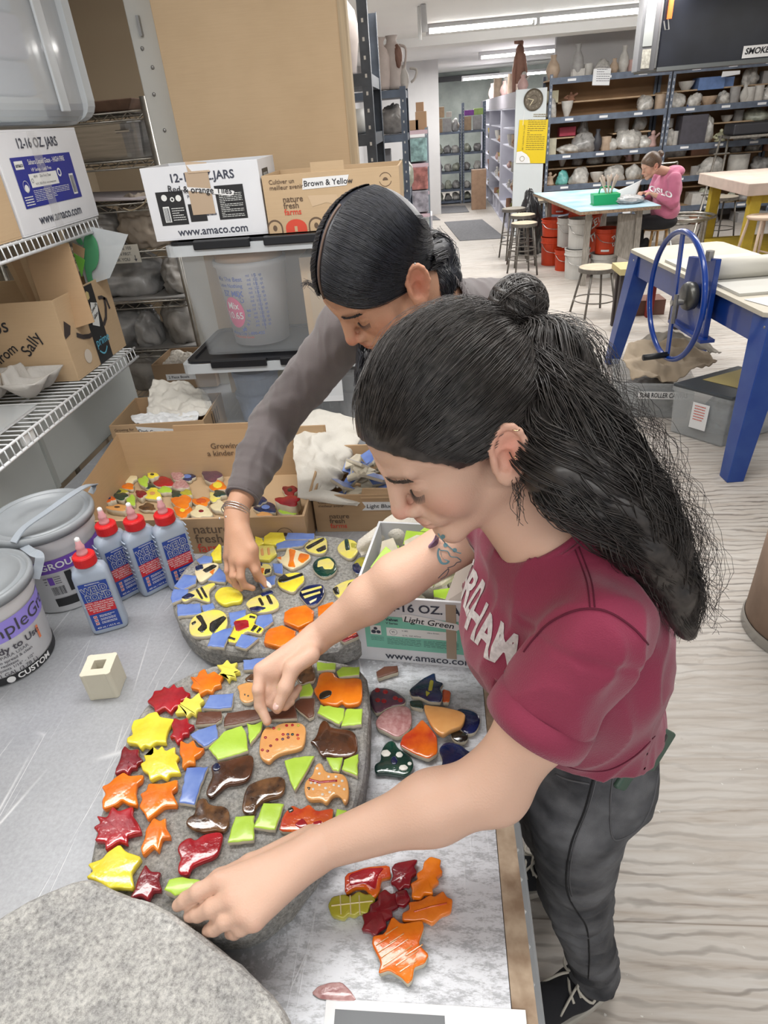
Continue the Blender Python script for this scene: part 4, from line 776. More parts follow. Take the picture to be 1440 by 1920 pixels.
for i,(x,y,rx,ry,col,mk,lab)in enumerate(tr):
 n=rt.choice((7,8,9,10));ph=rt.random()*6
 pts=[(x+rx*(1+.18*cos(3*a+ph)+.1*sin(5*a+ph))*cos(a),y+ry*(1+.18*cos(3*a+ph)+.1*sin(5*a+ph))*sin(a))for a in np.linspace(0,2*pi,2*n,endpoint=False)]
 mks=[(mk[0],[(x+rx*mk[1]*cos(a),y+ry*mk[1]*sin(a))for a in np.linspace(0,2*pi,8,endpoint=False)],1)]if mk else[]
 zz=TZ+.018+.0035*(i%3)+(.014 if 'creature' in lab and 'large' in lab else 0)
 tile(pts,col,lab,'tile','glazed_tile',z=zz,z0=TZ+.0062,scale=ct,sm=1,puff=.003,marks=mks)
for i in range(14):
 x,y=rt.uniform(-.27,-.02),rt.uniform(-.17,.1);p=W(x,y,0)
def shards(cx_,cy_,w,d,z0,z1,n,col,seed,what,size=.032):
 r=np.random.default_rng(seed);words=['blue' if col=='blu' else 'lime green']
 for i in range(n):
  f=i/max(1,n-1);x=cx_+r.uniform(-w,w)*(1-.25*f);y=cy_+r.uniform(-d,d)*(1-.2*f);z=z0+(z1-z0)*f**.9
  k=r.integers(4,6);a=np.sort(r.uniform(0,2*pi,k));a=np.linspace(0,2*pi,k,endpoint=False)+r.uniform(-.45,.45,k);P=np.stack([cos_(a)*size*r.uniform(.7,1.3,k),sin_(a)*size*r.uniform(.6,1.1,k)],1)
  mb=MB();R_=rotax(r.normal(size=3)*(1,1,.2),r.uniform(.15,.8))@(np.diag([1,-1,-1.0])if r.random()<.35 else np.eye(3));mb.frame((x,y,z),R_)
  tile_mesh(mb,P,0,.0085,.0006,0,0,1,seed=i)
  o=mb.build('tile_shard',[BISQ,G[col]],origin=(x,y,z));tag(o,what,'tile',('blue' if col=='blu' else 'lime')+' shards heaped in the carton')
cos_=np.cos;sin_=np.sin
# Light Blue carton
T_,W,D,R_=carton('cardboard_carton','kraft carton taped Light Blue, holding blue shards under a white canvas cloth','box',-.31,-.075,1.285,1.56,TZ,.105,CARD,t=.005,rz=-.02)
D.text('ink','Cultiver un',.012,.086,.0105,bold=.008);D.text('ink','meilleur avenir.',.012,.076,.0105,bold=.008)
D.text('ink','nature',.035,.046,.019,bold=.012);D.text('ink','fresh',.035,.032,.019,bold=.012);D.text('red','farms',.035,.018,.019,bold=.012)
D.poly('tape',[(.118,.062),(.128,.072),(.12,.086),(.235,.084),(.235,.062)],.001);D.text('hand','Light Blue',.13,.0735,.0155,bold=.006,lift=.002,slant=.1);D.done(T_,PM,NM)
MB().frame(W(-.0,-.1375,.1),R_).hexa([(0,-.002,-.004),(.085,-.002,-.004),(.085,.004,-.004),(0,.004,-.004),(.004,.012,.014),(.075,.010,.014),(.075,.016,.014),(.004,.018,.014)]).build('flap',CARD,T_)
lining(T_,W,.1175,.1375,.105)
shards(-.185,1.40,.085,.10,TZ+.035,TZ+.115,34,'blu',11,'blue glazed shard heaped with others in the carton marked Light Blue')
def g3(rows):
 return[[at_z(x,y,z)if k=='z' else at_y(x,y,z)for(x,y,k,z)in r]for r in rows]
cz=lambda x,y:(540+x/5.646,720+y/5.646)
def q(x,y,Y):return at_y(*cz(x,y),Y)
ctrl=[[q(60,380,1.66),q(210,290,1.70),q(380,290,1.70),q(560,325,1.68),(q(780,380,1.64))],[q(55,580,1.57),q(190,520,1.58),q(340,520,1.58),q(520,545,1.60),(q(780,540,1.60))],[q(70,800,1.49),q(210,760,1.47),q(350,740,1.46),q(530,780,1.50),(q(690,740,1.56))],[q(105,1000,1.40),q(240,1000,1.38),q(370,980,1.37),q(520,960,1.42),(q(600,930,1.50))],[q(100,1190,1.29),q(210,1180,1.30),q(330,1130,1.32),q(450,1130,1.35),(q(530,1090,1.38))]]
t=thing('canvas_cloth','white canvas cloth bunched over the carton marked Light Blue','cloth',(-.3,1.45,TZ+.1))
patch(ctrl,12,.011,44,3,.0025,'cloth',CANVAS,t)
ctrl=[[q(100,1185,1.292),q(330,1120,1.31),q(520,1160,1.31),q(700,1200,1.305),q(800,1238,1.30)],[q(120,1205,1.28),q(330,1190,1.275),q(520,1220,1.275),q(690,1250,1.275),q(770,1255,1.285)],[q(200,1225,1.278),q(380,1250,1.272),q(520,1270,1.272),q(640,1285,1.272),q(735,1290,1.276)]]
patch(ctrl,7,.004,30,9,.0025,'cloth_hem',CANVAS,t)
# terry towel
t2=lambda x,y:(670+x/5.143,950+y/5.143)
def qz(x,y,z):return at_z(*t2(x,y),z)
t=thing('terry_towel','cream terry towel draped over the right edge of the rear stone','towel',(-.12,1.1,.98))
ctrl=[[qz(20,330,1.02),qz(150,230,1.045),qz(290,110,1.06),qz(400,60,1.06),qz(560,80,1.05)],[qz(10,390,1.01),qz(120,320,1.035),qz(260,230,1.05),qz(420,190,1.06),qz(640,160,1.04)],[qz(30,440,1.0),qz(150,370,1.02),qz(300,300,1.035),qz(440,300,1.04),qz(600,260,1.03)],[qz(40,475,.995),qz(180,400,1.005),qz(320,335,1.015),qz(440,370,1.02),qz(530,360,1.02)]]
patch(ctrl,8,.004,40,5,.006,'upper_fold',TERRY,t)
ctrl=[[qz(190,410,1.0),qz(300,340,1.01),qz(430,350,1.015),qz(560,330,1.01)],[qz(165,470,.995),qz(290,440,1.0),qz(430,430,1.0),qz(560,430,1.0)],[qz(170,540,.99),qz(290,560,.99),qz(430,560,.99),qz(560,560,.985)],[qz(150,620,.98),qz(290,660,.98),qz(430,660,.98),qz(560,660,.975)]]
patch(ctrl,8,.003,40,8,.006,'lower_fold',TERRY,t)
# Light Green carton (white)
T_,W,D,R_=carton('white_carton','white carton taped Light Green with a mint label, holding lime shards, at the table edge','box',-.150,.118,.835,1.075,TZ,.155,WBOX,t=.005,rz=-.13)
D.text('ink','12-16 OZ. JARS',.052,.134,.0255,bold=.02);D.text('ink','www.amaco.com',.052,.016,.0235,bold=.012)
D.rect('mint',.018,.245,.034,.112);D.rect('wh',.058,.185,.066,.086,.001);D.rect('wh',.222,.242,.041,.071,.001);D.rect('wh',.198,.222,.089,.101,.001)
D.bars('ink',.2245,.2395,.047,.068,9,2,.0016);D.text('ink','amaco',.027,.1045,.0095,bold=.02,sx=1.1);D.text('ink','Velvet',.058,.105,.0088,bold=.03);D.text('ink','V Series',.058,.0965,.0066,bold=.02)
D.ring('ink',.0705,.076,.0065,.0072);D.text('ink','YI',.0672,.076,.0065,bold=.02);D.text('ink','V-382',.086,.081,.0048,lift=.0016);D.text('ink','16 FL. OZ./473ml',.086,.070,.0048,lift=.0016);D.text('ink','Ultra Green',.132,.081,.0044,lift=.0016)
D.text('ink','LEAD FREE',.027,.0965,.0042);D.rect('wh',.028,.048,.067,.089,.0009);D.disc('ink',.038,.082,.0035,.0014);D.disc('ink',.034,.074,.0045,.0014);D.disc('ink',.043,.074,.004,.0014)
D.lines('ink',.058,.12,.045,.062,5,.22,3);D.lines('ink',.125,.188,.045,.062,5,.22,4);D.lines('ink',.028,.052,.052,.063,4,.22,6);D.ring('ink',.205,.08,.0075,.0083);D.text('ink','AP',.2005,.08,.006,bold=.02)
D.rect('brownt',.166,.184,.022,.150,.0013,rot=.0);D.poly('tape',[(.09,.104),(.185,.092),(.194,.1),(.186,.108),(.1,.122),(.088,.12)],.0021);D.text('hand','Light Green',.092,.1105,.0185,bold=.008,slant=.15,rot=-.09,lift=.003)
D.done(T_,{'ink':M('carton_ink',(.045,.05,.075),.6),'mint':GREENP,'wh':M('label_white',(.75,.76,.74),.5),'tape':TAPE,'hand':INK,'brownt':M('brown_tape',(.40,.31,.23),.45)},dict(NM,mint='product_label',wh='label_panel',brownt='brown_tape'))
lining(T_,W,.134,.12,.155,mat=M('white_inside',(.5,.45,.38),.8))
c=W(0,0,0);shards(c[0]-.01,c[1]+.005,.10,.085,TZ+.07,TZ+.185,44,'grn',21,'lime green glazed shard heaped with others in the white carton marked Light Green',.03)
MB().frame(W(.03,-.115,.15),R_).hexa([(0,0,0),(.1,0,0),(.1,.004,0),(0,.004,0),(.02,.05,.045),(.1,.04,.06),(.1,.044,.06),(.02,.054,.045)]).build('flap',M('flap_inside',(.48,.42,.37),.8),T_)
# Dark Green Tiles carton
T_,W,D,R_=carton('cardboard_carton','kraft carton taped Dark Green Tiles with folded cloths, behind the wide tray','box',-1.045,-.742,1.765,2.0,TZ,.105,CARD,t=.005,rz=.05)
D.text('ink','Growing for',.014,.089,.0125,bold=.008);D.text('ink','a kinder future.',.014,.077,.0125,bold=.008);logo_sun(D,'ink',.262,.075,.013)
D.poly('tape',[(.085,.098),(.2,.083),(.205,.072),(.197,.063),(.092,.08),(.088,.088)],.001);D.text('hand','Dark Green Tiles',.09,.083,.0155,bold=.006,rot=-.13,lift=.002)
D.rect('wh',.218,.292,.06,.088,.001);D.bars('ink',.222,.252,.064,.08,12,5,.0016);D.disc('red',.272,.077,.005,.0018);D.text('ink','nature',.06,.045,.018,bold=.01)
D.done(T_,dict(PM,wh=M('label_white',(.75,.76,.74))),dict(NM,wh='shipping_label'));lining(T_,W,.15,.117,.105)
Rt=Decal(W(.1515,-.1175,0),R_@np.array([0,1,0]),(0,0,1));
for k in range(4):Rt.rect('ink',.08+.022*k,.092+.022*k,.04,.09)
Rt.done(T_,PM,{'ink':'printed_marks'})
t=thing('folded_cloth','cream folded canvas cloth lying in the carton marked Dark Green Tiles','cloth',(-.87,1.9,TZ+.1))
def qy(x,y,Y):return at_y(x,y,Y)
ctrl=[[qy(288,715,2.02),qy(320,716,2.03),qy(352,720,2.03),qy(376,730,2.0)],[qy(280,738,1.97),qy(320,735,1.97),qy(355,738,1.96),qy(392,745,1.95)],[qy(278,762,1.90),qy(320,765,1.89),qy(360,765,1.88),qy(398,765,1.89)],[qy(276,775,1.87),qy(320,785,1.85),qy(360,785,1.84),qy(396,775,1.86)]]
patch(ctrl,14,.013,62,21,.004,'fold',CANVAS,t)
t=thing('white_rag','white crumpled rag in front of the cream cloth in the Dark Green Tiles carton','cloth',(-.9,1.82,TZ+.1))
ctrl=[[qy(246,782,1.86),qy(285,776,1.86),qy(320,778,1.86),qy(372,774,1.86)],[qy(250,792,1.82),qy(285,788,1.82),qy(325,788,1.82),qy(374,782,1.83)],[qy(262,798,1.79),qy(290,800,1.785),qy(325,800,1.785),qy(366,792,1.80)]]
patch(ctrl,14,.012,80,22,.003,'fold',WCLOTH,t)
# totes
def tote(label,x0,x1,y0,y1,z0,h,inset_=.045,lidc=BLACK,group=None,name='storage_tote',lid=True,plas=PLAS):
 c=((x0+x1)/2,(y0+y1)/2,z0);T_=thing(name,label,'storage box',c,group);t=.003;w,d=(x1-x0)/2,(y1-y0)/2
 m=MB().frame(c)
 def loop(ww,dd,z,r=.03,n=5):
  P=[]
  for sx,sy,a0 in((1,-1,-pi/2),(1,1,0),(-1,1,pi/2),(-1,-1,pi)):
   for k in range(n):a=a0+pi/2*k/(n-1);P.append((sx*(ww-r)+r*cos(a),sy*(dd-r)+r*sin(a),z))
  return P
 L0=[loop(w-inset_,d-inset_*.7,0),loop(w-inset_,d-inset_*.7,.004),loop(w-.014,d-.012,h-.03),loop(w,d,h-.028),loop(w,d,h),loop(w-.012,d-.01,h),loop(w-.018,d-.015,h-.03),loop(w-inset_-t,d-inset_*.7-t,.006)]
 n=len(L0[0]);V=[p for l in L0 for p in l];Fc=[(i*n+k,i*n+(k+1)%n,(i+1)*n+(k+1)%n,(i+1)*n+k)for i in range(len(L0)-1)for k in range(n)]
 mi=[1 if 2<=i<=5 else 0 for i in range(len(L0)-1)for k in range(n)];Fc.append(tuple(range(n-1,-1,-1)));mi.append(0)
 m.add(V,Fc,mi);m.build('tub',[plas,PRIM],T_,smooth=False)
 if lid:
  m=MB().frame(c);P=loop(w-.013,d-.011,h+.001);P2=loop(w-.013,d-.011,h+.008);P3=loop(w-.03,d-.028,h+.008);P4=loop(w-.034,d-.03,h+.002)
  V=P+P2+P3+P4;m.add(V,[(i*n+k,i*n+(k+1)%n,(i+1)*n+(k+1)%n,(i+1)*n+k)for i in range(3)for k in range(n)]+[tuple(3*n+k for k in range(n)),tuple(range(n-1,-1,-1))]);m.build('lid',lidc,T_)
  for a,b in((-.72,-.22),(-.10,.62)):MB().frame(c).box(a*w,b*w,-d-.006,-d+.012,h-.012,h+.012).build('latch',BLACK,T_,bevel=.003)
 return T_
TA=tote('clear tote with the mixing bucket inside, upper of two stacked totes',-.775,-.12,1.87,2.23,1.19,.325)
TB_=tote('clear tote with the white BOX sign, lower of two stacked totes',-.80,-.095,1.85,2.24,TZ+.001,.255)
D=Decal((-.37,1.872,1.0),(1,0,0),(0,.12,.99));D.rect('paper',-.10,.065,.03,.165,.004);D.text('ink','PRINTER',.055,.125,.033,'RIGHT',.006,lift=.006);D.text('ink','BOX',.022,.082,.033,'RIGHT',.006,lift=.006)
D.done(TB_,{'paper':PAPER,'ink':INKG},{'paper':'paper_sign'})
def mixbucket():
 c=np.array([-.575,2.03,1.20]);T_=thing('mixing_bucket','white printed mixing bucket with tan lid standing inside the upper clear tote','bucket',c)
 MB().lathe([(.088,0),(.106,.23),(.112,.235),(.112,.25),(.10,.25)],c,40).build('pail',M('bucket_white',(.74,.74,.76),.4),T_,smooth=True)
 MB().lathe([(.0,.25),(.104,.25),(.104,.27),(.095,.285),(.02,.29)],c,32).build('tan_filling',M('tan_filling',(.62,.40,.24),.7),T_,smooth=True)
 def warp(V,lift):
  z=V[:,1];r=.088+.018*z/.23+lift+.0005;a=-pi/2-.25+V[:,0]/r;return np.stack([c[0]+r*np.cos(a),c[1]+r*np.sin(a),c[2]+z],1)
 D=Decal((0,0,0),(1,0,0),(0,0,1),warp);BI=M('blue_bucket_ink',(.05,.1,.38),.5)
 D.disc('pink',-.03,.105,.038,.001,sy=1.25);D.text('white','Mix',-.03,.125,.03,'CENTER',.01,lift=.002);D.text('white','10.65',-.03,.095,.03,'CENTER',.01,lift=.002)
 D.text('blue','Mix The Best',-.075,.205,.018,bold=.01);D.text('blue','Leave Nothing',-.075,.186,.016,bold=.01);D.text('blue','EZ MIX',-.06,.162,.024,bold=.02)
 for k in range(13):D.text('blue','ml  1/2  qt',.035+.002*(k%2),.215-k*.0125,.0115,bold=.01)
 D.rect('blue',.062,.0635,.05,.22,.001);D.text('blue','Mixing Cup 1-800-422',-.06,.04,.013,bold=.01);D.text('red','Professional Grade',-.055,.028,.010,bold=.01)
 for k,chx in enumerate('Mixing Cup'):a=-1.2+.25*k;D.text('blue',chx,-.03+.05*cos(a),.105+.06*sin(a),.018,bold=.01,rot=a+1.57)
 D.done(T_,{'pink':M('pink_print',(.66,.10,.24),.5),'white':WINK,'blue':BI,'red':REDP},{'pink':'round_logo'})
mixbucket()
T_,W,D,R_=carton('cardboard_carton','kraft carton with small teal stamp inside the upper clear tote','box',-.40,-.17,1.93,2.12,1.20,.255,CARD2)
D.rect('patch',.02,.10,.05,.21,.001);D.disc('teal',.06,.155,.012,.002,6);D.disc('teal',.06,.18,.009,.002,6);D.done(T_,{'patch':M('card_patch',(.48,.37,.25),.8),'teal':M('teal_stamp',(.08,.3,.33),.6)},{'patch':'glued_patch','teal':'stamp'})
for i,(x,r,cc,lab)in enumerate(((-.62,.075,(.28,.36,.52),'blue-lidded stack of pots inside the lower clear tote, left of the sign'),(-.60,.07,(.60,.55,.32),'yellowish jar inside the lower clear tote'),(-.28,.07,(.5,.5,.5),'white tub inside the lower clear tote, right of the sign'),(-.2,.06,(.55,.38,.26),'tan tub at the right end of the lower clear tote'))):
 y=2.02+(.09 if i==1 else 0);m=MB();m.lathe([(r*.9,0),(r,.08),(r*1.06,.08),(r*1.06,.095),(r*.95,.1),(r,.15),(r*1.05,.155),(r*1.05,.175),(0.01,.18)],(x,y+.0,TZ+.01),28);tag(m.build('plastic_tub',M('tub%d'%i,cc,.5,var=.3,vscale=9),smooth=False),lab,'tub')
def amaco_face(D,w,h,blue=False,tapetxt=None):
 pass
 # white carton Red & orange Tiles on the tote
T_,W,D,R_=carton('white_carton','white carton taped Red & orange Tiles, standing open on the upper tote','box',-.80,-.475,1.90,2.13,1.528,.185,WBOX,t=.005,rz=.03)
w_=.325;D.text('ink','12-16 OZ.JARS',.075,.155,.029,bold=.02);D.text('ink','www.amaco.com',.068,.02,.029,bold=.012)
D.rect('blk',.028,.105,.04,.125,.0008);D.rect('blk',.195,.275,.045,.13,.0008);D.rect('blk',.112,.16,.045,.09,.0008);D.rect('wh',.04,.058,.048,.088,.0014);D.bars('ink',.042,.056,.05,.085,8,4,.002)
D.lines('wh',.204,.268,.05,.112,14,.3,8,.0015);D.lines('wh',.064,.1,.05,.085,6,.3,9,.0015);D.disc('wh',.09,.107,.008,.0015);D.disc('wh',.05,.11,.008,.0015);D.ring('wh',.072,.105,.003,.006,.0015);D.text('ink','amaco',.16,.062,.011,bold=.03)
D.text('ink','Potter',.115,.108,.012);D.rect('card',.122,.186,.062,.168,.0016);D.poly('tape',[(.10,.135),(.24,.118),(.25,.113),(.245,.105),(.235,.103),(.125,.123),(.1,.128)],.0024)
D.text('hand','Red & orange Tiles',.066,.131,.023,bold=.008,rot=-.09,lift=.004)
D.done(T_,{'ink':M('carton_ink',(.045,.05,.075),.6),'blk':BLACKL,'wh':M('label_white',(.75,.76,.74)),'tape':TAPE,'hand':INK,'card':M('torn_card',(.45,.34,.24),.8)},dict(NM,blk='black_label',wh='label_print',card='torn_cardboard_patch'))
lining(T_,W,.162,.115,.185,mat=M('white_inside2',(.62,.6,.57),.8))
MB().frame(W(-.03,-.118,.165),R_).hexa([(0,0,0),(.06,0,0),(.06,.003,0),(0,.003,0),(-.004,.004,.028),(.05,.016,.022),(.05,.019,.022),(-.004,.007,.028)]).build('torn_flap',M('torn_card',(.45,.34,.24),.8),T_)
Rt=Decal(W(.1625,-.115,0),R_@np.array([0,1,0]),(0,0,1));Rt.rect('blk',.04,.12,.12,.16);Rt.bars('wh2',.05,.11,.10,.15,10,3,.0012);Rt.done(T_,{'blk':BLACKL,'wh2':M('label_white',(.75,.76,.74))},{'blk':'black_label','wh2':'barcode'})
# Brown & Yellow carton
T_,W,D,R_=carton('cardboard_carton','kraft carton taped Brown & Yellow with red barn print, on the upper tote','box',-.465,-.092,1.895,2.12,1.528,.145,CARD2,t=.005,rz=.0)
D.text('ink','Cultiver un',.018,.128,.0155,bold=.008);D.text('ink','meilleur avenir.',.018,.114,.0155,bold=.008);D.text('ink','nature',.05,.084,.0215,bold=.014);D.text('ink','fresh',.05,.068,.0215,bold=.014);D.text('red','farms',.05,.052,.0215,bold=.014)
D.poly('red2',[(.048+.03*(1+cos(a)),.012+.022*sin(a))for a in np.linspace(0,pi,12)]+[(.048,.001),(.108,.001)]);D.rect('kr',.073,.081,.002,.016,.0014)
for x in(.018,.135):D.poly('ink',[(x+.022*(cos(a)),.014+.022*sin(a))for a in np.linspace(0,pi,12)]+[(x-.022,.001),(x+.022,.001)]);D.poly('kr',[(x+.018*(cos(a)),.013+.018*sin(a))for a in np.linspace(0,pi,12)]+[(x-.018,.001),(x+.018,.001)],.0012);D.disc('ink',x,.014,.006,.0015,sy=1.3)
D.poly('tape',[(.108,.105),(.112,.132),(.238,.133),(.23,.108)],.001);D.text('hand','Brown & Yellow',.113,.1185,.020,bold=.006,lift=.002);logo_sun(D,'ink',.335,.115,.017)
D.poly('worn',[(.12,.09),(.2,.088),(.21,.06),(.17,.07),(.13,.062)],.0008);D.done(T_,dict(PM,kr=CARD2,red2=REDP,worn=M('card_scuff',(.58,.43,.28),.8)),dict(NM,red2='barn_print',kr='print_detail',worn='scuffed_patch'))
MB().frame(W(-.05,-.110,.14),R_).box(0,.09,0,.004,0,.028).build('flap',CARD2,T_);lining(T_,W,.186,.112,.145)
# big cardboard sheet
tag(MB().box(-.805,-.255,2.275,2.295,TZ,2.6).build('cardboard_sheet',CARD2,bevel=.002),'very tall plain cardboard sheet standing upright behind the two open cartons','cardboard')
_o=bpy.data.objects['cardboard_sheet']
tag(MB().box(-.262,-.238,2.270,2.32,TZ,2.6).build('cardboard_edge',M('card_fold',(.52,.40,.26),.8,stretch=(30,30,1),var=.25,vscale=3)),'folded narrow cardboard edge along the right side of the tall cardboard sheet','cardboard')
# grout buckets
def grout(c,r,h,rot,label,full):
 T_=thing('grout_bucket',label,'bucket',c);c=np.array(c)
 MB().lathe([(r*.84,0),(r*.86,.004),(r*.95,h-.045),(r*.985,h-.04),(r*.985,h-.02),(r*1.0,h-.015),(r*.99,h-.012),(.01,h-.02)],c,56).build('pail',M('pail_white',(.70,.70,.71),.32),T_,smooth=True)
 LG=M('grey_lid',(.27,.29,.31),.33,var=.1,vscale=12)
 MB().lathe([(r*.9,h-.012),(r*1.06,h-.014),(r*1.075,h-.004),(r*1.06,h+.004),(r*1.0,h+.005),(r*.98,h-.001),(r*.93,h-.001),(r*.91,h+.003),(r*.86,h+.003),(r*.84,h-.002),(r*.4,h-.001),(r*.38,h+.0005),(r*.2,h),(r*.05,h+.001)],c,64).build('lid',LG,T_,smooth=True)
 def warp(V,lift):
  z=V[:,1];rr=r*(.86+.09*z/(h-.045))+lift+.0004;a=rot+V[:,0]/(r*.9);return np.stack([c[0]+rr*np.cos(a),c[1]+rr*np.sin(a),c[2]+z],1)
 D=Decal((0,0,0),(1,0,0),(0,0,1),warp);PUR=M('purple_band',(.17,.075,.42),.4);LIL=M('lilac_band',(.31,.25,.72),.4)
 if full:
  D.rect('lil',-.11,.16,.098,.142,nx=24);D.text('ink','SimpleGrout',-.038,.12,.040,bold=.0,lift=.0012);D.text('ink','Ready to Use',-.034,.08,.0205,bold=.02,lift=.0012);D.text('ink','LISTA PARA USAR',-.032,.066,.010,lift=.0012)
  for k,s in enumerate(('Easy to spread & clean','Stain resistant','For joints 1/16" - 1/2"')):D.text('ink',s,-.03,.056-.009*k,.009,bold=.01,lift=.0012);D.text('ink','v',-.042,.056-.009*k,.009,lift=.0012)
  D.text('ink','1 GAL (3.78 L)',-.02,.026,.012,bold=.004);D.rect('black',-.11,.16,.003,.021,nx=24);D.text('white','CUSTOM',.008,.012,.0175,bold=.03,lift=.002);D.disc('white',-.004,.012,.0075,.0018)
  D.text('orange','|',.072,.075,.03,bold=.05)
 else:
  D.rect('pur',-.10,.16,.108,.14,nx=24);D.ring('white',-.033,.124,.0085,.010,.0016);D.text('white','S',-.037,.124,.013,bold=.02,lift=.0016);D.text('white','GROUT',-.018,.124,.022,bold=.02,lift=.0016)
  D.rect('black',.022,.035,.052,.104);D.rect('black',-.015,.10,.018,.040,nx=12);D.bars('ink',-.012,.014,.05,.072,12,3,.001);D.rect('pur',-.012,-.002,.078,.098,.0008);D.lines('ink',-.02,-.013,.078,.1,3,.3,2);D.lines('ink',.0,.012,.078,.1,4,.3,5)
 D.done(T_,{'lil':LIL,'pur':PUR,'ink':M('label_ink',(.06,.055,.07),.5),'black':BLACKL,'white':WINK,'orange':M('orange_mark',(.75,.2,.08),.5)},{'lil':'lilac_band','pur':'purple_band','black':'black_band'})
 return T_,c
B1,c=grout((-.872,.862,TZ+.0005),.098,.19,radians(-52),'white grout bucket with lilac band, cut by the left edge of the picture',True)
HG=M('grey_handle',(.33,.37,.42),.3,coat=.2)
def strap(pts,w,T_,mat=HG,up=(0,0,1)):
 P=catmull(pts,8);V=[];Tn=np.gradient(P,axis=0);Tn/=np.linalg.norm(Tn,axis=1)[:,None]
 for p,tt in zip(P,Tn):
  s=np.cross(tt,up);s=s/(np.linalg.norm(s)+1e-9)*w/2;nn=np.cross(s,tt);nn=nn/np.linalg.norm(nn)*.0012;V+=[p-s-nn,p+s-nn,p+s+nn,p-s+nn]
 n=len(P);Fc=[(4*i+k,4*i+(k+1)%4,4*i+4+(k+1)%4,4*i+4+k)for i in range(n-1)for k in range(4)]+[(3,2,1,0),tuple(4*(n-1)+k for k in range(4))]
 return MB().add(V,Fc).build('handle',mat,T_,smooth=False)
strap([at_z(38,1020,1.105),at_z(60,1035,1.12),at_z(74,1042,1.118),at_z(72,1062,1.10),at_z(66,1085,1.08)],.016,B1,up=(.5,-.5,.4))
B2,c=grout((-.853,1.078,TZ+.0005),.101,.2,radians(-66),'purple-banded GROUT bucket with a strap handle across its lid, behind the glue bottle',False)
strap([at_z(25,1017,1.125),at_z(45,990,1.14),at_z(90,958,1.155),at_z(130,930,1.162),at_z(160,912,1.155),at_z(177,909,1.14),at_z(170,925,1.125)],.017,B2)
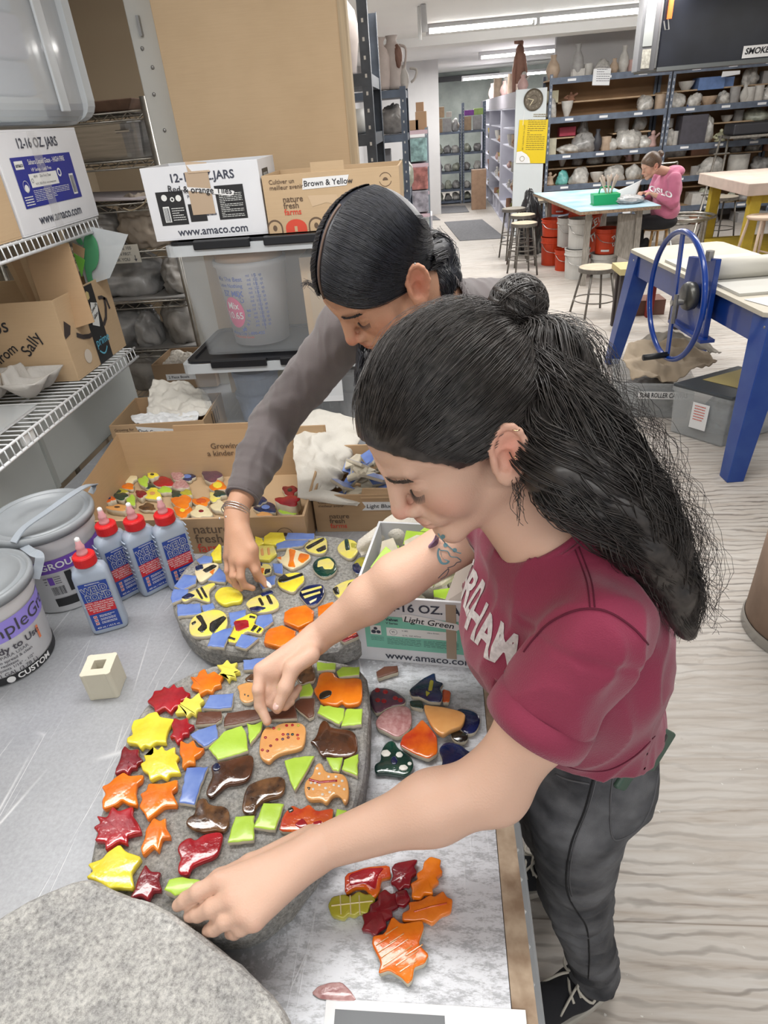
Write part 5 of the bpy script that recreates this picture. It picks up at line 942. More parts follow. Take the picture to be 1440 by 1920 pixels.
# glue bottles
def bottle(c,ang,label,face,w=.036,d=.0205,h=.165,group='glue bottles by the grout buckets'):
 c=np.array(c,float);T_=thing('glue_bottle',label,'bottle',c,group);R_=rotz(ang);BG=M('bottle_grey',(.36,.42,.51),.3,coat=.2)
 n=36;V=[];lv=[(0,.93),(.004,.98),(.01,1),(h*.55,.97),(h*.86,.93),(h*.93,.84),(h*.975,.62),(h,.42),(h+.004,.40)]
 for z,s in lv:
  for k in range(n):
   a=2*pi*k/n;ca,sa=cos(a),sin(a);e=.42;sx=w*s if s>.45 else .015;sy=d*(s if s>.6 else .72)if s>.45 else .015
   e=e if s>.7 else .8
   V.append((np.sign(ca)*abs(ca)**e*sx,np.sign(sa)*abs(sa)**e*sy,z))
 Fc=[(i*n+k,i*n+(k+1)%n,(i+1)*n+(k+1)%n,(i+1)*n+k)for i in range(len(lv)-1)for k in range(n)]+[tuple(range(n-1,-1,-1)),tuple((len(lv)-1)*n+k for k in range(n))]
 MB().frame(c,R_).add(V,Fc).build('body',BG,T_,smooth=True)
 MB().frame(c,R_).lathe([(.0195,h-.003),(.0215,h),(.0215,h+.017),(.0195,h+.020),(.008,h+.021)],(0,0,0),32).build('cap',M('red_cap',(.58,.012,.015),.38,bump=.3,bscale=400),T_,smooth=False,bevel=.0008)
 nz_=MB().frame(c,R_).lathe([(.0105,h+.019),(.0105,h+.026),(.0075,h+.031),(.0085,h+.034),(.0085,h+.039),(.006,h+.043),(.0045,h+.056),(.0015,h+.058)],(0,0,0),20).build('nozzle',M('pink_nozzle',(.74,.38,.40),.25,alpha=.75),T_,smooth=True)
 MB().frame(c,R_).lathe([(.0052,h+.0465),(.0048,h+.0565),(.0025,h+.0585)],(0,0,0),16).build('nozzle_tip',M('clear_tip',(.80,.78,.78),.25),T_,smooth=True)
 if face:
  m=MB().frame(c,R_)
  for sx in(-1,1):
   for k in range(9):z=.05+k*.0115;m.tube([(sx*w*.985,-d*.55,z),(sx*w*1.0,0,z-.001),(sx*w*.985,d*.55,z)],.0016,6)
  m.build('grip_rib',BG,T_,smooth=True)
 s0=w*.74
 D=Decal(c+R_@np.array([0,-d*.985,.012]),R_@np.array([1,0,0]),(0,.0,1))
 D.rect('blue',-s0,s0,0,.118,.0010);D.rect('redb',-s0,s0,.042,.072,.0013)
 for dx,dy in((-1,0),(1,0),(0,1),(0,-1),(.7,.7),(-.7,.7),(.7,-.7),(-.7,-.7)):
  D.text('white','WELD',.0+dx*.0010,.1+dy*.0010,.0215,'CENTER',.03,sx=.78,rot=.06,lift=.0016);D.text('white','BOND',.0035+dx*.0010,.082+dy*.0010,.0215,'CENTER',.03,sx=.78,rot=.06,lift=.0016)
 D.text('bl2','WELD',0,.1,.0215,'CENTER',.02,sx=.78,rot=.06,lift=.0022);D.text('bl2','BOND',.0035,.082,.0215,'CENTER',.02,sx=.78,rot=.06,lift=.0022)
 D.text('white','PROFESSIONAL',0,.1145,.0042,'CENTER',.01,lift=.0017)
 for k,s in enumerate(('WOOD, TILE, GLASS, FOAM,','STONE, CERAMICS AND MORE.','BOIS, CARRELAGE, VERRE,','MOUSSE, PIERRE, TERRE','ET PLUS ENCORE.')):D.text('white',s,0,.0685-.0052*k,.0043,'CENTER',.01,lift=.0017)
 for k in range(3):
  y=.034-k*.0085;D.rect('white',-s0*.78,-s0*.78+.0066,y-.0033,y+.0033,.0016);D.rect('redb',-s0*.78+.0008,-s0*.78+.0058,y-.0026,y+.0026,.002);D.text('white','vxo'[k],-s0*.78+.0018,y,.006,bold=.02,lift=.0024)
  D.lines('white',-s0*.35,s0*.75,y-.0032,y+.0032,2,.4,k+2,.0016)
 D.text('white','425 mL / 14.2 fl. oz.',-s0*.8,.0055,.0055,bold=.015,lift=.0017)
 D.done(T_,{'bl2':M('weld_blue',(.018,.055,.30),.35),'blue':M('weld_blue',(.018,.055,.30),.35),'redb':M('weld_red',(.55,.02,.03),.35),'white':WINK},{'blue':'blue_label','redb':'red_band','bl2':'lettering'})
bottle((-.700,.952,TZ+.0005),radians(24),'glue bottle standing in front of the other three, its label facing the viewer',False)
bottle((-.706,1.062,TZ+.0005),radians(48),'leftmost of the three glue bottles in a row, touching the grout bucket',True,group='glue bottles in a row')
bottle((-.651,1.078,TZ+.0005),radians(47),'middle one of the three glue bottles in a row',True,group='glue bottles in a row')
bottle((-.592,1.098,TZ+.0005),radians(42),'rightmost of the three glue bottles in a row, nearest the stone',True,group='glue bottles in a row')
# white wire shelves
def wire_shelf(z,label,y0=.6,y1=1.99,x0=-1.0,x1=-1.5):
 T_=thing('wire_shelf',label,'shelf',((x0+x1)/2,(y0+y1)/2,z))
 MB().tube([(x0,y0,z),(x0,y1,z)],.0035,8).build('front_rail',WIREW,T_,smooth=True);MB().tube([(x0+.004,y0,z-.03),(x0+.004,y1,z-.03)],.0042,8).build('lower_rail',WIREW,T_,smooth=True)
 m=MB();y=y0
 while y<=y1+.001:
  m.tube([(x1,y,z+.002),(x0-.003,y,z+.0025),(x0+.003,y,z-.002),(x0+.0065,y,z-.033)],.0019,6);y+=.0254
 m.build('cross_wires',WIREW,T_,smooth=True)
 m=MB()
 for x in(x0-.13,x0-.3,x1):m.tube([(x,y0,z-.002),(x,y1,z-.002)],.003,6)
 m.build('under_rail',WIREW,T_,smooth=True)
 MB().box(x0-.012,x0-.002,(y0+y1)/2+.02,(y0+y1)/2+.07,z-.03,z-.004).build('clip',WHITEP,T_,bevel=.002)
 MB().tube([(x1+.02,y1-.06,z-.01),(x1+.02,y1-.06,z-(.3 if z>1.4 else .03))],.006,6).build('bracket',WIREW,T_)
 return T_
wire_shelf(1.200,'lower white wire shelf along the left, holding the kraft boxes and egg carton')
wire_shelf(1.592,'upper white wire shelf at the left, holding the white jar carton')
T_,W,D,R_=carton('white_carton','closed white jar carton with a dark blue label on the upper wire shelf','box',-1.28,-1.0,1.60,2.005,1.597,.22,WBOX,t=.004)
MB().box(-1.28,-1.0,1.60,2.005,1.817,1.822).build('top_flap',WBOX,T_)
D=Decal((-.9995,1.60,1.597),(0,1,0),(0,0,1));D.text('ink','12-16 OZ. JARS',.09,.195,.030,bold=.015);D.text('ink','www.amaco.com',.085,.028,.032,bold=.01)
D.rect('blu',.045,.335,.058,.168);D.rect('wh',.055,.092,.142,.160,.001);D.text('ink','amaco',.057,.151,.0125,bold=.02,lift=.0016);D.text('wh','Sahara Liquid Glaze - HIGH FIRE',.115,.155,.016,bold=.01,sx=.85);D.text('wh','HF Series - Lead Free',.12,.138,.011,bold=.005)
D.rect('wh',.10,.235,.10,.13,.001);D.text('ink','HF-9     Zinc Free Clear',.12,.123,.0085,lift=.0016);D.text('ink','16 FL. OZ./473ml  www.amaco.com',.12,.107,.0068,lift=.0016);D.ring('ink',.11,.115,.004,.005,.0016)
D.ring('wh',.25,.125,.006,.010,.001);D.rect('wh',.295,.318,.068,.118,.001);D.bars('ink',.297,.316,.072,.114,9,3,.0016);D.ring('wh',.075,.105,.012,.013,.001);D.disc('wh',.075,.1,.009,.001);D.lines('wh',.1,.18,.068,.095,7,.3,4,.001);D.lines('wh',.19,.28,.072,.095,6,.3,5,.001);D.lines('wh',.052,.09,.062,.085,4,.4,6,.001)
D.rect('ctape',.15,.19,.0,.22,.0022);D.done(T_,{'ink':M('carton_ink',(.045,.05,.075),.6),'blu':BLUEL,'wh':M('label_white',(.75,.76,.74)),'ctape':M('clear_tape',(.8,.8,.8),.15,alpha=.22,coat=.5)},{'blu':'blue_label','wh':'label_print','ctape':'clear_tape'})
T_,W,D,R_=carton('cardboard_carton','plain kraft carton beside the white jar carton on the upper wire shelf','box',-1.28,-1.002,1.18,1.592,1.597,.16,CARD2);MB().box(-1.28,-1.002,1.18,1.592,1.757,1.761).build('top_flap',CARD2,T_)
T_=thing('storage_tote','large clear tote lying on its side on top of the white jar carton','storage box',(-1.2,1.6,1.83));
def rrect(x0,x1,z0,z1,y,r,n=6):
 P=[]
 for cx_,cz_,a0 in((x1-r,z0+r,-pi/2),(x1-r,z1-r,0),(x0+r,z1-r,pi/2),(x0+r,z0+r,pi)):
  for k in range(n):a=a0+pi/2*k/(n-1);P.append((cx_+r*cos(a),y,cz_+r*sin(a)))
 return P
LL=[rrect(-1.40,-1.035,1.835,2.34,1.22,.04),rrect(-1.43,-1.012,1.83,2.38,2.10,.05),rrect(-1.43,-1.012,1.83,2.38,2.12,.05),rrect(-1.45,-.995,1.838,2.40,2.12,.05),rrect(-1.45,-.995,1.838,2.40,2.165,.05),rrect(-1.43,-1.02,1.85,2.38,2.165,.045),rrect(-1.395,-1.045,1.85,2.33,1.23,.03)]
n=len(LL[0]);MB().add([p for l in LL for p in l],[(i*n+k,(i+1)*n+k,(i+1)*n+(k+1)%n,i*n+(k+1)%n)for i in range(len(LL)-1)for k in range(n)]+[tuple(range(n))],[1 if 2<=i<=4 else 0 for i in range(len(LL)-1)for k in range(n)]+[0]).build('tub',[M('clear_tub',(.72,.79,.86),.12,alpha=.40,coat=.6),PRIM],T_)
m=MB()
for y in(1.62,1.98):MB().box(-1.012,-1.004,y,y+.045,1.86,2.36).build('moulded_rib',PRIM,T_,bevel=.003)
t=thing('folded_sheets','pale folded sheets seen blurred inside the clear tote at top left','paper',(-1.2,1.7,1.86));
for k,(z0,z1,cc)in enumerate(((1.842,1.90,(.70,.70,.64)),(1.90,1.98,(.60,.60,.64)),(1.98,2.08,(.68,.60,.65)),(2.08,2.2,(.60,.66,.70)),(2.2,2.34,(.64,.70,.75)))):MB().box(-1.36,-1.06-.01*(k%2),1.3,2.0,z0,z1-.004).build('sheet',M('blur_sheet%d'%k,cc,.8),t,bevel=.01)
AM=np.array([-1.03,1.67]);T_,W,D,R_=carton('cardboard_box','open kraft delivery box with black tape, on the lower wire shelf','box',-1.45,-1.03,1.67,2.0,1.206,.225,CARD2,t=.005)
D=Decal((-1.0295,1.67,1.206),(0,1,0),(0,0,1));D.rect('blk',.14,.225,.0,.222);D.text('cy','prime',.148,.062,.036,bold=.01,lift=.0018);D.stroke('cy',[(.155+.05*k/10,.038-.014*sin(pi*k/10))for k in range(11)],.005,.0018)
D.poly('wh',[(.16,.115),(.185,.175),(.223,.165),(.198,.10)],.0018);D.text('hand','Cone 06',.17,.148,.014,lift=.003,rot=.35,bold=.01);D.text('hand','Glaze',.178,.13,.014,lift=.003,rot=.35,bold=.01);D.poly('gold',[(.17,.19),(.178,.183),(.19,.187),(.192,.202),(.182,.208),(.172,.203)],.0018)
D.stroke('smile',[(.06,.115),(.09,.10),(.125,.092),(.14,.093)],.013);D.stroke('smile',[(.225,.098),(.25,.112),(.268,.14),(.275,.168)],.013);D.stroke('smile',[(.24,.175),(.262,.172),(.285,.16),(.29,.13)],.010)
D.disc('scuff',.085,.045,.02,.001);D.poly('smile',[(-.0,.13),(.02,.165),(.045,.145),(.03,.125),(0,.12)],.001)
D.done(T_,{'blk':BLACKL,'cy':M('prime_blue',(.12,.45,.62),.4),'wh':M('label_white',(.75,.76,.74)),'hand':INK,'gold':M('gold_print',(.6,.48,.22),.5),'smile':M('faded_ink',(.05,.04,.04),.6),'scuff':M('scuff_white',(.62,.55,.47),.8)},{'blk':'black_tape','cy':'lettering','wh':'white_sticker','hand':'handwriting','smile':'printed_arrow','scuff':'scuffed_patch','gold':'printed_mark'})
D=Decal((-1.45,1.6695,1.206),(1,0,0),(0,0,1));D.text('hand','Trimmer',.03,.185,.06,bold=.004,rot=.12,slant=.2);D.text('hand','Scraps',.13,.14,.055,bold=.004,rot=.2,slant=.2);D.text('hand','from',.20,.07,.04,bold=.006,rot=.5);D.text('hand','Sally',.29,.085,.045,bold=.006,rot=.75);D.done(T_,{'hand':INK},{'hand':'handwriting'})
lining(T_,W,.21,.165,.225)
for i,(p0,p1,p2,p3,Yb)in enumerate((((48,390),(190,350),(400,780),(330,800),1.80),((110,385),(240,345),(430,780),(345,790),1.78),((200,360),(330,330),(440,780),(390,785),1.76),((265,345),(700,175),(860,640),(415,790),1.74))):
 f=lambda x,y:(x/5.54,420+y/5.54);A=[at_y(*f(*p),Yb+.02*k)for k,p in enumerate((p3,p2,p1,p0))];A=[at_y(*f(*p3),Yb),at_y(*f(*p2),Yb),at_y(*f(*p1),Yb+.05),at_y(*f(*p0),Yb+.05)];A[0]=A[0]-(0,0,.1);A[1]=A[1]-(0,0,.1)
 u=np.array([0,.0035,0]);o=MB().hexa([A[0],A[1],A[2],A[3],A[0]+u,A[1]+u,A[2]+u,A[3]+u]).build('loose_cardboard',[CARD2,CARD][i%2]);tag(o,('frontmost and largest loose cardboard piece standing in the open delivery box','first loose cardboard strip behind the large one in the delivery box','middle loose cardboard strip in the delivery box','leftmost loose cardboard strip in the delivery box')[3-i if i==3 else(3 if i==0 else(2 if i==1 else 1))],'cardboard')
f=lambda x,y:(x/5.54,420+y/5.54)
P=[at_y(*f(*p),1.93)for p in((950,30),(1330,110),(1270,260),(1140,560),(900,640),(740,100))];u=np.array([0,.002,0]);t=thing('plastic_sleeve','clear plastic sleeve with green leaf cut-outs, sticking out of the delivery box','folder',P[4])
MB().add(P+[p+u for p in P],[(0,1,2,3,4,5),tuple(range(11,5,-1))]+[(k,(k+1)%6,6+(k+1)%6,6+k)for k in range(6)]).build('sleeve',M('sleeve',(.66,.70,.72),.2,alpha=.6,coat=.4),t)
LF=M('felt_green',(.07,.28,.13),.8);LF2=M('bright_green',(.16,.45,.06),.7)
def flatp(name,pts,Y,mat,parent,sm=2):
 Q=chaikin(np.array(pts),sm);P=[at_y(*f(*p),Y)for p in Q];n=len(P);u=np.array([0,.002,0]);return MB().add(P+[p+u for p in P],[tuple(range(n)),tuple(range(2*n-1,n-1,-1))]+[(k,(k+1)%n,n+(k+1)%n,n+k)for k in range(n)]).build(name,mat,parent)
flatp('green_leaf',[(870,120),(940,90),(1010,180),(1030,350),(1000,460),(940,500),(980,640),(930,650),(880,480),(865,300)],1.922,LF,t);flatp('green_leaf',[(780,130),(840,140),(870,230),(800,200)],1.92,LF,t)
o=flatp('green_paper',[(760,300),(880,375),(850,550),(800,420)],1.90,LF2,None,0);tag(o,'small bright green paper triangle beside the large cardboard piece','paper')
o=flatp('loose_cardboard',[(750,195),(880,255),(870,360),(760,290)],1.905,CARD,None,0);tag(o,'small brown cardboard scrap above the bright green paper','cardboard')
T_,W,D,R_=carton('cardboard_box','small open kraft box left of the egg carton on the lower wire shelf','box',-1.47,-1.235,1.43,1.64,1.206,.10,M('kraft_tan',(.60,.42,.22),.8));lining(T_,W,.1175,.105,.1)
t=thing('egg_carton','grey moulded pulp egg carton piece on the lower wire shelf','egg carton',(-1.13,1.60,1.206));PULP=M('grey_pulp',(.55,.53,.50),.95,bump=.5,bscale=90,var=.1)
n1,n2=40,30;V=[];
for i in range(n1):
 for j in range(n2):
  x=-1.25+.20*i/(n1-1);y=1.50+.15*j/(n2-1);u_,v_=i/(n1-1)*2,j/(n2-1)*2-.0
  bump_=max(abs(sin(pi*u_)),0)**.7*abs(sin(pi*v_))**.7;ed=min(i,n1-1-i)/n1*6;z=1.214+.048*(1-bump_)+(.03 if(abs(u_-1)<.12 and abs(v_-1)<.6)else 0)
  V.append((x,y,z))
o=add_mesh('tray',V,[(i*n2+j,(i+1)*n2+j,(i+1)*n2+j+1,i*n2+j+1)for i in range(n1-1)for j in range(n2-1)],PULP,t,smooth=True);s_=o.modifiers.new('t','SOLIDIFY');s_.thickness=.003
t=thing('metal_lid_jar','jar with a ribbed grey metal lid at the left of the lower wire shelf','jar',(-1.36,1.56,1.206));c=(-1.33,1.60,1.31)
MB().lathe([(.055,-.1),(.06,-.03),(.06,.0)],c,32).build('glass',M('jar_glass',(.5,.53,.55),.1,alpha=.5),t,smooth=True);MB().lathe([(.062,-.01),(.066,-.006),(.062,0),(.066,.006),(.062,.012),(.066,.02),(.06,.026),(.01,.026)],c,36).build('lid',M('zinc_lid',(.42,.44,.46),.35,.8),t,smooth=False)
t=thing('plastic_sleeve','clear sleeve of white printed sheets lying at the left edge of the lower wire shelf','folder',(-1.12,1.40,1.206));MB().box(-1.28,-1.05,1.26,1.47,1.2062,1.214).build('printed_sheets',PAPER,t);MB().box(-1.285,-1.045,1.255,1.475,1.215,1.2165).build('sleeve',M('sleeve2',(.7,.74,.76),.15,alpha=.45,coat=.5),t)
t=thing('plastic_container','clear plastic container with blue glints, behind the cardboard strips','container',(-1.4,1.95,1.206));MB().box(-1.62,-1.47,1.9,2.1,1.206,1.46).build('tub',M('dim_plastic',(.25,.28,.34),.2,alpha=.6,coat=.6),t,bevel=.02)
# chrome rack behind
T_=thing('wire_rack','tarnished chrome wire rack behind the grey post, holding bagged clay','shelf',(-1.4,2.85,0));RX0,RX1,RY0,RY1=-1.78,-1.025,2.62,3.1
ZL=[.79,.998,1.205,1.40,1.573,1.717,1.868]
for x in(RX0,RX1):
 for y in(RY0,RY1):
  MB().tube([(x,y,0),(x,y,1.91)],.0125,12).build('post',CHROME,T_,smooth=True)
for z in ZL:
 m=MB()
 for y in(RY0,RY1):
  m.tube([(RX0,y,z),(RX1,y,z)],.0035,6);m.tube([(RX0,y,z-.025),(RX1,y,z-.025)],.003,6);nn=22;m.tube([(RX0+(RX1-RX0)*k/nn,y,z-(.025 if k%2 else 0))for k in range(nn+1)],.0022,5)
 for k in range(1,28):x=RX0+(RX1-RX0)*k/28;m.tube([(x,RY0,z),(x,RY1,z)],.0016,5)
 m.tube([(RX1,RY0,z),(RX1,RY1,z)],.0035,6)
 m.build('wire_deck',CHROME,T_,smooth=True)
def lump(name,label,cat,c,r,mat,seed,amp=.16,f=2.2,group=None,parent=None,flat=True,n=56,m_=36,kn=None):
 V=[];c=np.array(c,float)
 th=np.linspace(0,pi,m_);ph=np.linspace(0,2*pi,n,endpoint=False);T2,P2=np.meshgrid(th,ph,indexing='ij');d=np.stack([np.sin(T2)*np.cos(P2),np.sin(T2)*np.sin(P2),np.cos(T2)],-1).reshape(-1,3)
 a=nz(d,f,seed);b=np.abs(nz(d,f*2.6,seed+3));b2=np.abs(nz(d*(1,1,.4),f*5.5,seed+5));rr=1+amp*(a*1.3-b*1.2-b2*.55);P=d*rr[:,None]
 if kn:P[:,2]+=kn*np.exp(-((P[:,0]-.2)**2+P[:,1]**2)*14)
 P=P*np.array(r);
 if flat:P[:,2]=np.where(P[:,2]<-r[2]*.55,-r[2]*.55,P[:,2]);P[:,2]+=r[2]*.55
 else:P[:,2]+=r[2]
 Fc=[(i*n+k,(i+1)*n+k,(i+1)*n+(k+1)%n,i*n+(k+1)%n)for i in range(m_-1)for k in range(n)]
 o=add_mesh(name,P+c,Fc,mat,parent,smooth=True,origin=c)
 if parent is None:tag(o,label,cat,group)
 return o
RUST=M('rusty_tray',(.30,.19,.14),.5,.5,var=.4,vscale=12)
o=MB();o.frame((-1.36,2.84,1.874)).hexa([(-.3,-.19,0),(.26,-.19,0),(.26,.2,0),(-.3,.2,0),(-.32,-.21,.035),(.29,-.21,.035),(.29,.21,.035),(-.32,.21,.035)]);tag(o.build('baking_tray',RUST,bevel=.004),'rusty brown baking tray on the top of the wire rack','tray')
t=thing('steel_pan','deep stainless steel hotel pan on the wire rack under the baking tray','pan',(-1.4,2.86,1.72));PANM=M('brushed_steel',(.5,.49,.48),.28,1,var=.2,vscale=8,stretch=(1,1,14))
m=MB();LL=[rrect(-1.70,-1.09,0,.42,0,.05)];
def rr2(x0,x1,y0,y1,z,r):return[(p[0],p[2],z)for p in rrect(x0,x1,y0,y1,0,r)]
LL=[rr2(-1.69,-1.10,2.66,3.04,1.722,.05),rr2(-1.70,-1.085,2.645,3.055,1.835,.06),rr2(-1.71,-1.07,2.63,3.07,1.836,.06),rr2(-1.71,-1.07,2.63,3.07,1.841,.06),rr2(-1.695,-1.09,2.65,3.05,1.840,.055),rr2(-1.68,-1.11,2.67,3.03,1.73,.05)]
n=len(LL[0]);m.add([p for l in LL for p in l],[(i*n+k,i*n+(k+1)%n,(i+1)*n+(k+1)%n,(i+1)*n+k)for i in range(5)for k in range(n)]+[tuple(range(n-1,-1,-1)),tuple(5*n+k for k in range(n))]);m.build('pan',PANM,t,smooth=False)
MB().tube([(-1.15,2.64,1.81),(-1.15,2.61,1.81),(-1.10,2.61,1.81),(-1.10,2.64,1.81)],.005,6).build('handle',PANM,t)
t=thing('paper_plate_stack','pink-edged paper sheet with loose string lying on the wire rack','paper',(-1.4,2.8,1.578));P=[(-1.55,2.63,1.60),(-1.12,2.62,1.582),(-1.11,3.0,1.582),(-1.6,3.0,1.60),(-1.62,2.7,1.625)]
MB().add([(a_,b_,c_)for a_,b_,c_ in P]+[(a_,b_,c_+.004)for a_,b_,c_ in P],[(0,4,3,2,1),(5,6,7,8,9)]+[(k,(k+1)%5,5+(k+1)%5,5+k)for k in range(5)]).build('sheet',M('pinkish_paper',(.52,.47,.49),.7),t)
MB().tube(catmull([(-1.2,2.615,1.56),(-1.16,2.60,1.552),(-1.11,2.60,1.57),(-1.08,2.60,1.60),(-1.06,2.61,1.59),(-1.04,2.6,1.585)],6),.0025,6).build('string',M('jute',(.52,.43,.3),.9),t);lump('x','','',(-1.07,2.66,1.578),(.035,.03,.03),M('clay_bit',(.33,.25,.2),.8),5,parent=t).name='clay_lump'
lump('clay_bag','bunched pale cloth bag of clay on the wire rack above the PLEASE USE sign','bag',(-1.17,2.74,1.404),(.12,.11,.13),M('muslin_bag',(.46,.39,.32),.9,var=.35,vscale=9,bump=.6,bscale=25),11,.22,3)
lump('clay_bag','dark clay bag at the left behind the bunched cloth bag','bag',(-1.42,2.8,1.404),(.15,.12,.11),BAGM,12,.2,2.4)
for i,(x,y,z,r,lab)in enumerate(((-1.36,2.80,1.21,(.19,.15,.13),'large grey clay bag below the PLEASE USE sign'),(-1.10,2.78,1.21,(.085,.12,.11),'small grey clay bag right of the large one below the sign'),(-1.40,2.78,1.003,(.16,.14,.11),'grey clay bag on the rack level behind the delivery box, lower left'),(-1.13,2.78,1.003,(.10,.13,.155),'tall knotted grey clay bag on the rack level beside the totes'),(-1.28,2.72,1.003,(.07,.08,.10),'small dark clay bag between two bigger ones on the rack'),(-1.33,2.78,.795,(.17,.14,.15),'crumpled grey clay bag on the lowest visible rack level'))):
 lump('clay_bag',lab,'bag',(x,y,z),r,BAGM if i%2 else BAGL,30+i,.2,2.6,kn=.25 if 'knotted' in lab else None)
for i,z in enumerate((1.207,1.0)):
 tag(MB().box(-1.75,-1.04,2.64,3.08,z-.0,z+.006).build('shelf_liner',M('liner',(.36,.35,.34),.7,var=.2)),('dusty grey liner sheet under the clay bags below the sign','dusty grey liner sheet under the knotted clay bag')[i],'liner')
D=Decal(at_y(215,489,2.605),(1,0,0),(0,0,1));t=thing('paper_sign','small white sign reading PLEASE USE 105 PORCELAIN FIRST on the wire rack','sign',at_y(240,490,2.6));D.o=at_y(196,492,2.605);D.o[2]=1.363
D.rect('paper',0,.155,0,.068,.0);D.text('ink','PLEASE USE 105',.014,.055,.0165,bold=.008);D.text('ink','PORCELAIN FIRST.',.006,.034,.0165,bold=.008,sx=.86);D.text('ink','THANK YOU',.014,.013,.0165,bold=.008);D.rect('ink',.132,.135,.012,.028,.001);D.poly('ink',[(.1265,.014),(.1335,.004),(.1405,.014)])
D.done(t,{'paper':M('cream_paper',(.72,.70,.63),.6),'ink':INKG},{'paper':'paper'})
T_,W,D,R_=carton('cardboard_box','small brown box labelled 2 Piece Bowls at the foot of the wire rack','box',-1.13,-.88,2.34,2.55,.925,.10,CARD3);D.rect('tape',.05,.17,.035,.06);D.text('hand','2 Piece Bowls',.06,.047,.015,lift=.002);D.done(T_,PM,NM)
for k in range(7):tag(lump('q','','',(-1.07+.05*(k%4),2.40+.06*(k//4),.985),(.035,.03,.035),M('white_clay',(.6,.56,.5),.8),60+k,.25,3),'white crumpled scrap piled in the small brown box','scrap','white scraps in the small brown box').name='white_scrap'
# far room
CM={}
def cm(c,r=.55,**k):
 key=(tuple(c),r);
 if key not in CM:CM[key]=M('clay_%d'%len(CM),c,r,var=.18,vscale=14,**k)
 return CM[key]
WH,GR,TN_,BR,PK,DK,TE=(.62,.60,.56),(.36,.35,.34),(.5,.38,.28),(.33,.17,.11),(.55,.36,.33),(.05,.05,.06),(.15,.48,.45)
def item(kind,c,w,h,col,label,cat=None,name=None,group=None):
 """one small piece of pottery or a bag, standing with its base at c"""
 x,y,z=c;r=w/2;m=MB();mat=cm(col)
 if kind=='bag':o=lump(name or 'wrapped_pot','','',(x,y,z),(r,r*.85,h*.65),M('bag_%d'%(int(col[0]*10)),col,.3,var=.4,vscale=20,coat=.4,bump=.5,bscale=20),int(x*977+z*131)%999,.26,3,n=22,m_=14);return tag(o,label,cat or 'bag',group)
 if kind=='bowl':m.lathe([(r*.35,0),(r*.45,h*.12),(r*.85,h*.6),(r,h),(r*.93,h),(r*.75,h*.6),(r*.2,h*.2)],c,20)
 elif kind=='cyl':m.lathe([(r*.95,0),(r,h*.05),(r,h),(r*.9,h),(r*.88,h*.3)],c,18)
 elif kind=='mug':
  m.lathe([(r*.85,0),(r,h*.1),(r*.9,h),(r*.8,h),(r*.8,h*.2)],c,18);m.tube([(x+r*.9,y,z+h*.8),(x+r*1.6,y,z+h*.7),(x+r*1.5,y,z+h*.35),(x+r*.9,y,z+h*.25)],r*.12,6)
 elif kind=='vase':m.lathe([(r*.5,0),(r*.6,h*.05),(r,h*.35),(r*.8,h*.6),(r*.35,h*.82),(r*.45,h),(r*.35,h),(r*.25,h*.8)],c,20)
 elif kind=='box':m.box(x-r,x+r,y-r*.8,y+r*.8,z,z+h)
 elif kind=='fig':
  m.lathe([(r*.6,0),(r*.75,h*.1),(r*.5,h*.4),(r*.62,h*.6),(r*.25,h*.72)],c,12);m.sphere((x,y,z+h*.84),h*.15,10,8);m.tube([(x-r*.5,y,z+h*.6),(x-r,y-r*.3,z+h*.42),(x-r*.5,y-r*.5,z+h*.3)],r*.16,6);m.tube([(x+r*.5,y,z+h*.6),(x+r,y,z+h*.8)],r*.15,6)
 o=m.build(name or{'bowl':'bowl','cyl':'pot','mug':'mug','vase':'vase','box':'box','fig':'clay_figure'}[kind],mat,smooth=(kind not in('box',)),origin=c,bevel=.004 if kind=='box' else 0)
 if kind!='box' and hasattr(o.data,'set_sharp_from_angle'):o.data.set_sharp_from_angle(angle=radians(50))
 return tag(o,label,cat or{'bowl':'bowl','cyl':'pot','mug':'mug','vase':'vase','box':'box','fig':'figurine'}[kind],group)
